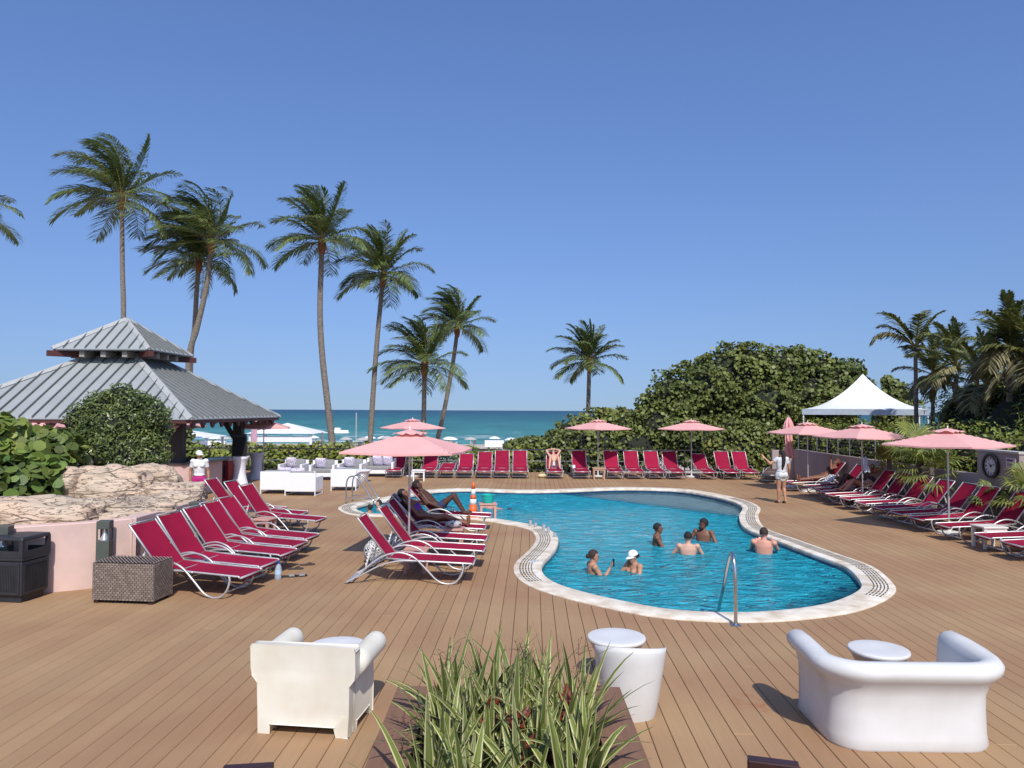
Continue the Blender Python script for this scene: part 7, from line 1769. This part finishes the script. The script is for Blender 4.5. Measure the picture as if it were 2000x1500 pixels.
m_ltop = mat('lounge_table_top', (.62, .61, .58), .5); m_dg = mat('dark_grey_pad', (.035, .036, .042), .8)
for px, Y, r_, lab in ((597, 27.9, .42, 'low round white table between the rattan armchairs'), (706, 29.0, .42, 'low round white table beside the loveseat')):
    t = thing('lounge_table', lab, 'table', (D(px, 801, Y).x, Y, 0), 0, 'low white lounge tables'); MB().lathe([(.20, 0), (.22, .02), (.36, .40), (r_, .43), (r_, .46), (0, .46)], 24).build('pedestal_top', m_rattan, t, smooth=True)
t = thing('pouffe', 'dark grey pouffe among the white armchairs', 'pouffe', (D(556, 801, 27.6).x, 27.6, 0)); MB().box((0, 0, .24), (.85, .7, .36)).build('pad', m_dg, t, bevel=.06, smooth=True); MB().box((0, 0, .03), (.7, .55, .058)).build('plinth', m_blackp, t)
# ------------------------------------------------------------------ beach
m_bw_ = mat('beach_white', (.80, .80, .80), .7); m_bgrey = mat('beach_grey', (.42, .40, .37), .8); m_bwood = mat('beach_chair', (.30, .25, .20), .8)
def sand_z(Y):
    for (y0, z0), (y1, z1) in zip([(-60, -1.9), (36, -1.9), (41, -1.7), (60, -2.0), (110, -3.2), (140, -3.9), (170, -4.6)], [(36, -1.9), (41, -1.7), (60, -2.0), (110, -3.2), (140, -3.9), (170, -4.6), (230, -7)]):
        if y0 <= Y <= y1: return z0 + (z1 - z0) * (Y - y0) / (y1 - y0)
    return -4
def pavilion(px, pyapex, pye, Y, w, label, wall=False):
    a, e_ = D(px, pyapex, Y), D(px, pye, Y); zs = sand_z(Y); t = thing('beach_cabana', label, 'cabana', (a.x, Y, zs), R(4)); h, ha = e_.z - zs, a.z - zs; s = w / 2
    MB().add([(-s, -s, h), (s, -s, h), (s, s, h), (-s, s, h), (0, 0, ha)], [(0, 1, 4), (1, 2, 4), (2, 3, 4), (3, 0, 4), (3, 2, 1, 0)]).build('roof', m_bw_, t)
    for sx in (-1, 1):
        for sy in (-1, 1): MB().box((sx * (s - .3), sy * (s - .3), h / 2), (.16, .16, h)).build('post', m_bw_, t)
    MB().box((0, -s + .3, h - .45), (w - .8, .06, .45)).build('front_banner', m_bw_, t)
    MB().box((0, .2, .9), (w * .5, .8, 1.8)).build('counter', m_bgrey, t)
pavilion(562, 826, 845, 62, 5.4, 'white peaked beach cabana above the hedge behind the pink umbrella')
pavilion(370, 840, 853, 60, 4.6, 'white roofed beach hut seen under the gazebo eave')
def board(px0, px1, py0, py1, Y, label):
    a, c = D(px0, py0, Y), D(px1, py1, Y); zs = sand_z(Y); t = thing('beach_stand', label, 'stand', ((a.x + c.x) / 2, Y, zs)); MB().box((0, 0, (a.z - zs) - (a.z - c.z) / 2), (c.x - a.x, .5, a.z - c.z)).build('panel', m_bw_, t)
    for s in (-1, 1): MB().box((s * (c.x - a.x) * .42, 0, (c.z - zs) / 2), (.1, .1, c.z - zs)).build('leg', m_bw_, t)
board(947, 984, 860, 873, 112, 'white box-like stand on the sand above the far loungers'); board(397, 441, 861, 869, 75, 'long white banner stand on the beach beyond the speaker')
ulist = [(709, 854), (722, 851), (748, 858), (756, 851), (876, 856), (881, 853), (919, 855), (966, 855), (998, 857), (1037, 855), (1075, 857), (1095, 858), (440, 852), (421, 862), (612, 862), (676, 861)]
ulab = ['left of the paler trunk', 'beside the slender palm trunk', 'half behind the far pink umbrella', 'above the centre umbrella edge', 'paired closely right of the centre umbrella, lower one', 'paired closely right of the centre umbrella, upper one', 'standing alone over the fourth far lounger', 'above the white box stand', 'right of the white box stand', 'over the wide lounger gap', 'above the seated sunbather', 'beside the thicket under the solitary palm', 'beside the loudspeaker', 'below the beach hut eave', 'right of the peaked cabana', 'between the two tall palm trunks']
for i, (px, py) in enumerate(ulist):
    Y = 108 + (i * 37 % 26); a = D(px, py, Y); zs = sand_z(Y); t = thing('beach_umbrella', 'small pale beach umbrella ' + ulab[i], 'umbrella', (a.x, Y, zs), R(i * 40), 'pale beach umbrellas on the sand'); h = max(a.z - zs, 1.9)
    MB().lathe([(1.08, h - .42), (.8, h - .22), (.45, h - .08), (0.02, h), (0, h)], 10).build('canopy', m_bw_ if i % 3 else m_bgrey, t); MB().tube([(0, 0, 0), (0, 0, h)], .035, 5).build('pole', m_bwood, t)
    for s in (-1, 1):
        MB().box((s * .55, -.2, .42), (.6, 1.3, .1)).build('chair_seat', m_bwood, t); MB().box((s * .55, .5, .85), (.6, .12, .95)).build('chair_back', m_bgrey, t)
a = D(696, 806, 95); t = thing('flag_pole', 'thin pale pole standing on the beach between the palm trunks', 'pole', (a.x, 95, sand_z(95))); MB().tube([(0, 0, 0), (0, 0, a.z - sand_z(95))], .07, 6).build('mast', m_bgrey, t); MB().lathe([(.14, 0), (.14, .08), (0, .1)], 8).build('foot', m_bgrey, t)
p = G(662, 846, -4.2); t = thing('speed_boat', 'small white boat throwing spray on the sea', 'boat', p, R(-10)); MB().prism([(-2.2, -.8), (1.6, -.9), (3.0, 0), (1.6, .9), (-2.2, .8)], 0.05, .9).build('hull', m_bw_, t, bevel=.1); MB().box((-.4, 0, 1.25), (1.6, 1.1, .7)).build('cabin', m_bw_, t, bevel=.08)
foam = mat('sea_foam', (.8, .82, .82), .9); MB().grid([[(x, y * (1 + .3 * math.sin(x)), .06 + .25 * max(0, 1 - abs(y)) * math.exp(-abs(x + 2) / 6)) for y in (-2.2, -1, 0, 1, 2.2)] for x in [-14 + 1.6 * q for q in range(12)]]).build('wake', foam, t, smooth='all')
t = thing('beach_flag', 'pink feather flag standing beyond the gazebo post', 'flag', (D(492, 850, 40).x, 40, -1.8)); a = D(492, 822, 40); c = D(492, 868, 40)
MB().tube([(0, 0, 0), (0, 0, a.z + 1.8)], .02, 6).build('pole', m_pole, t); MB().box((.12, 0, (a.z + c.z) / 2 + 1.8), (.32, .02, a.z - c.z)).build('flag_cloth', mat('flag_pink', (.62, .36, .42), .8, c2=(.45, .25, .32), scale=6), t)
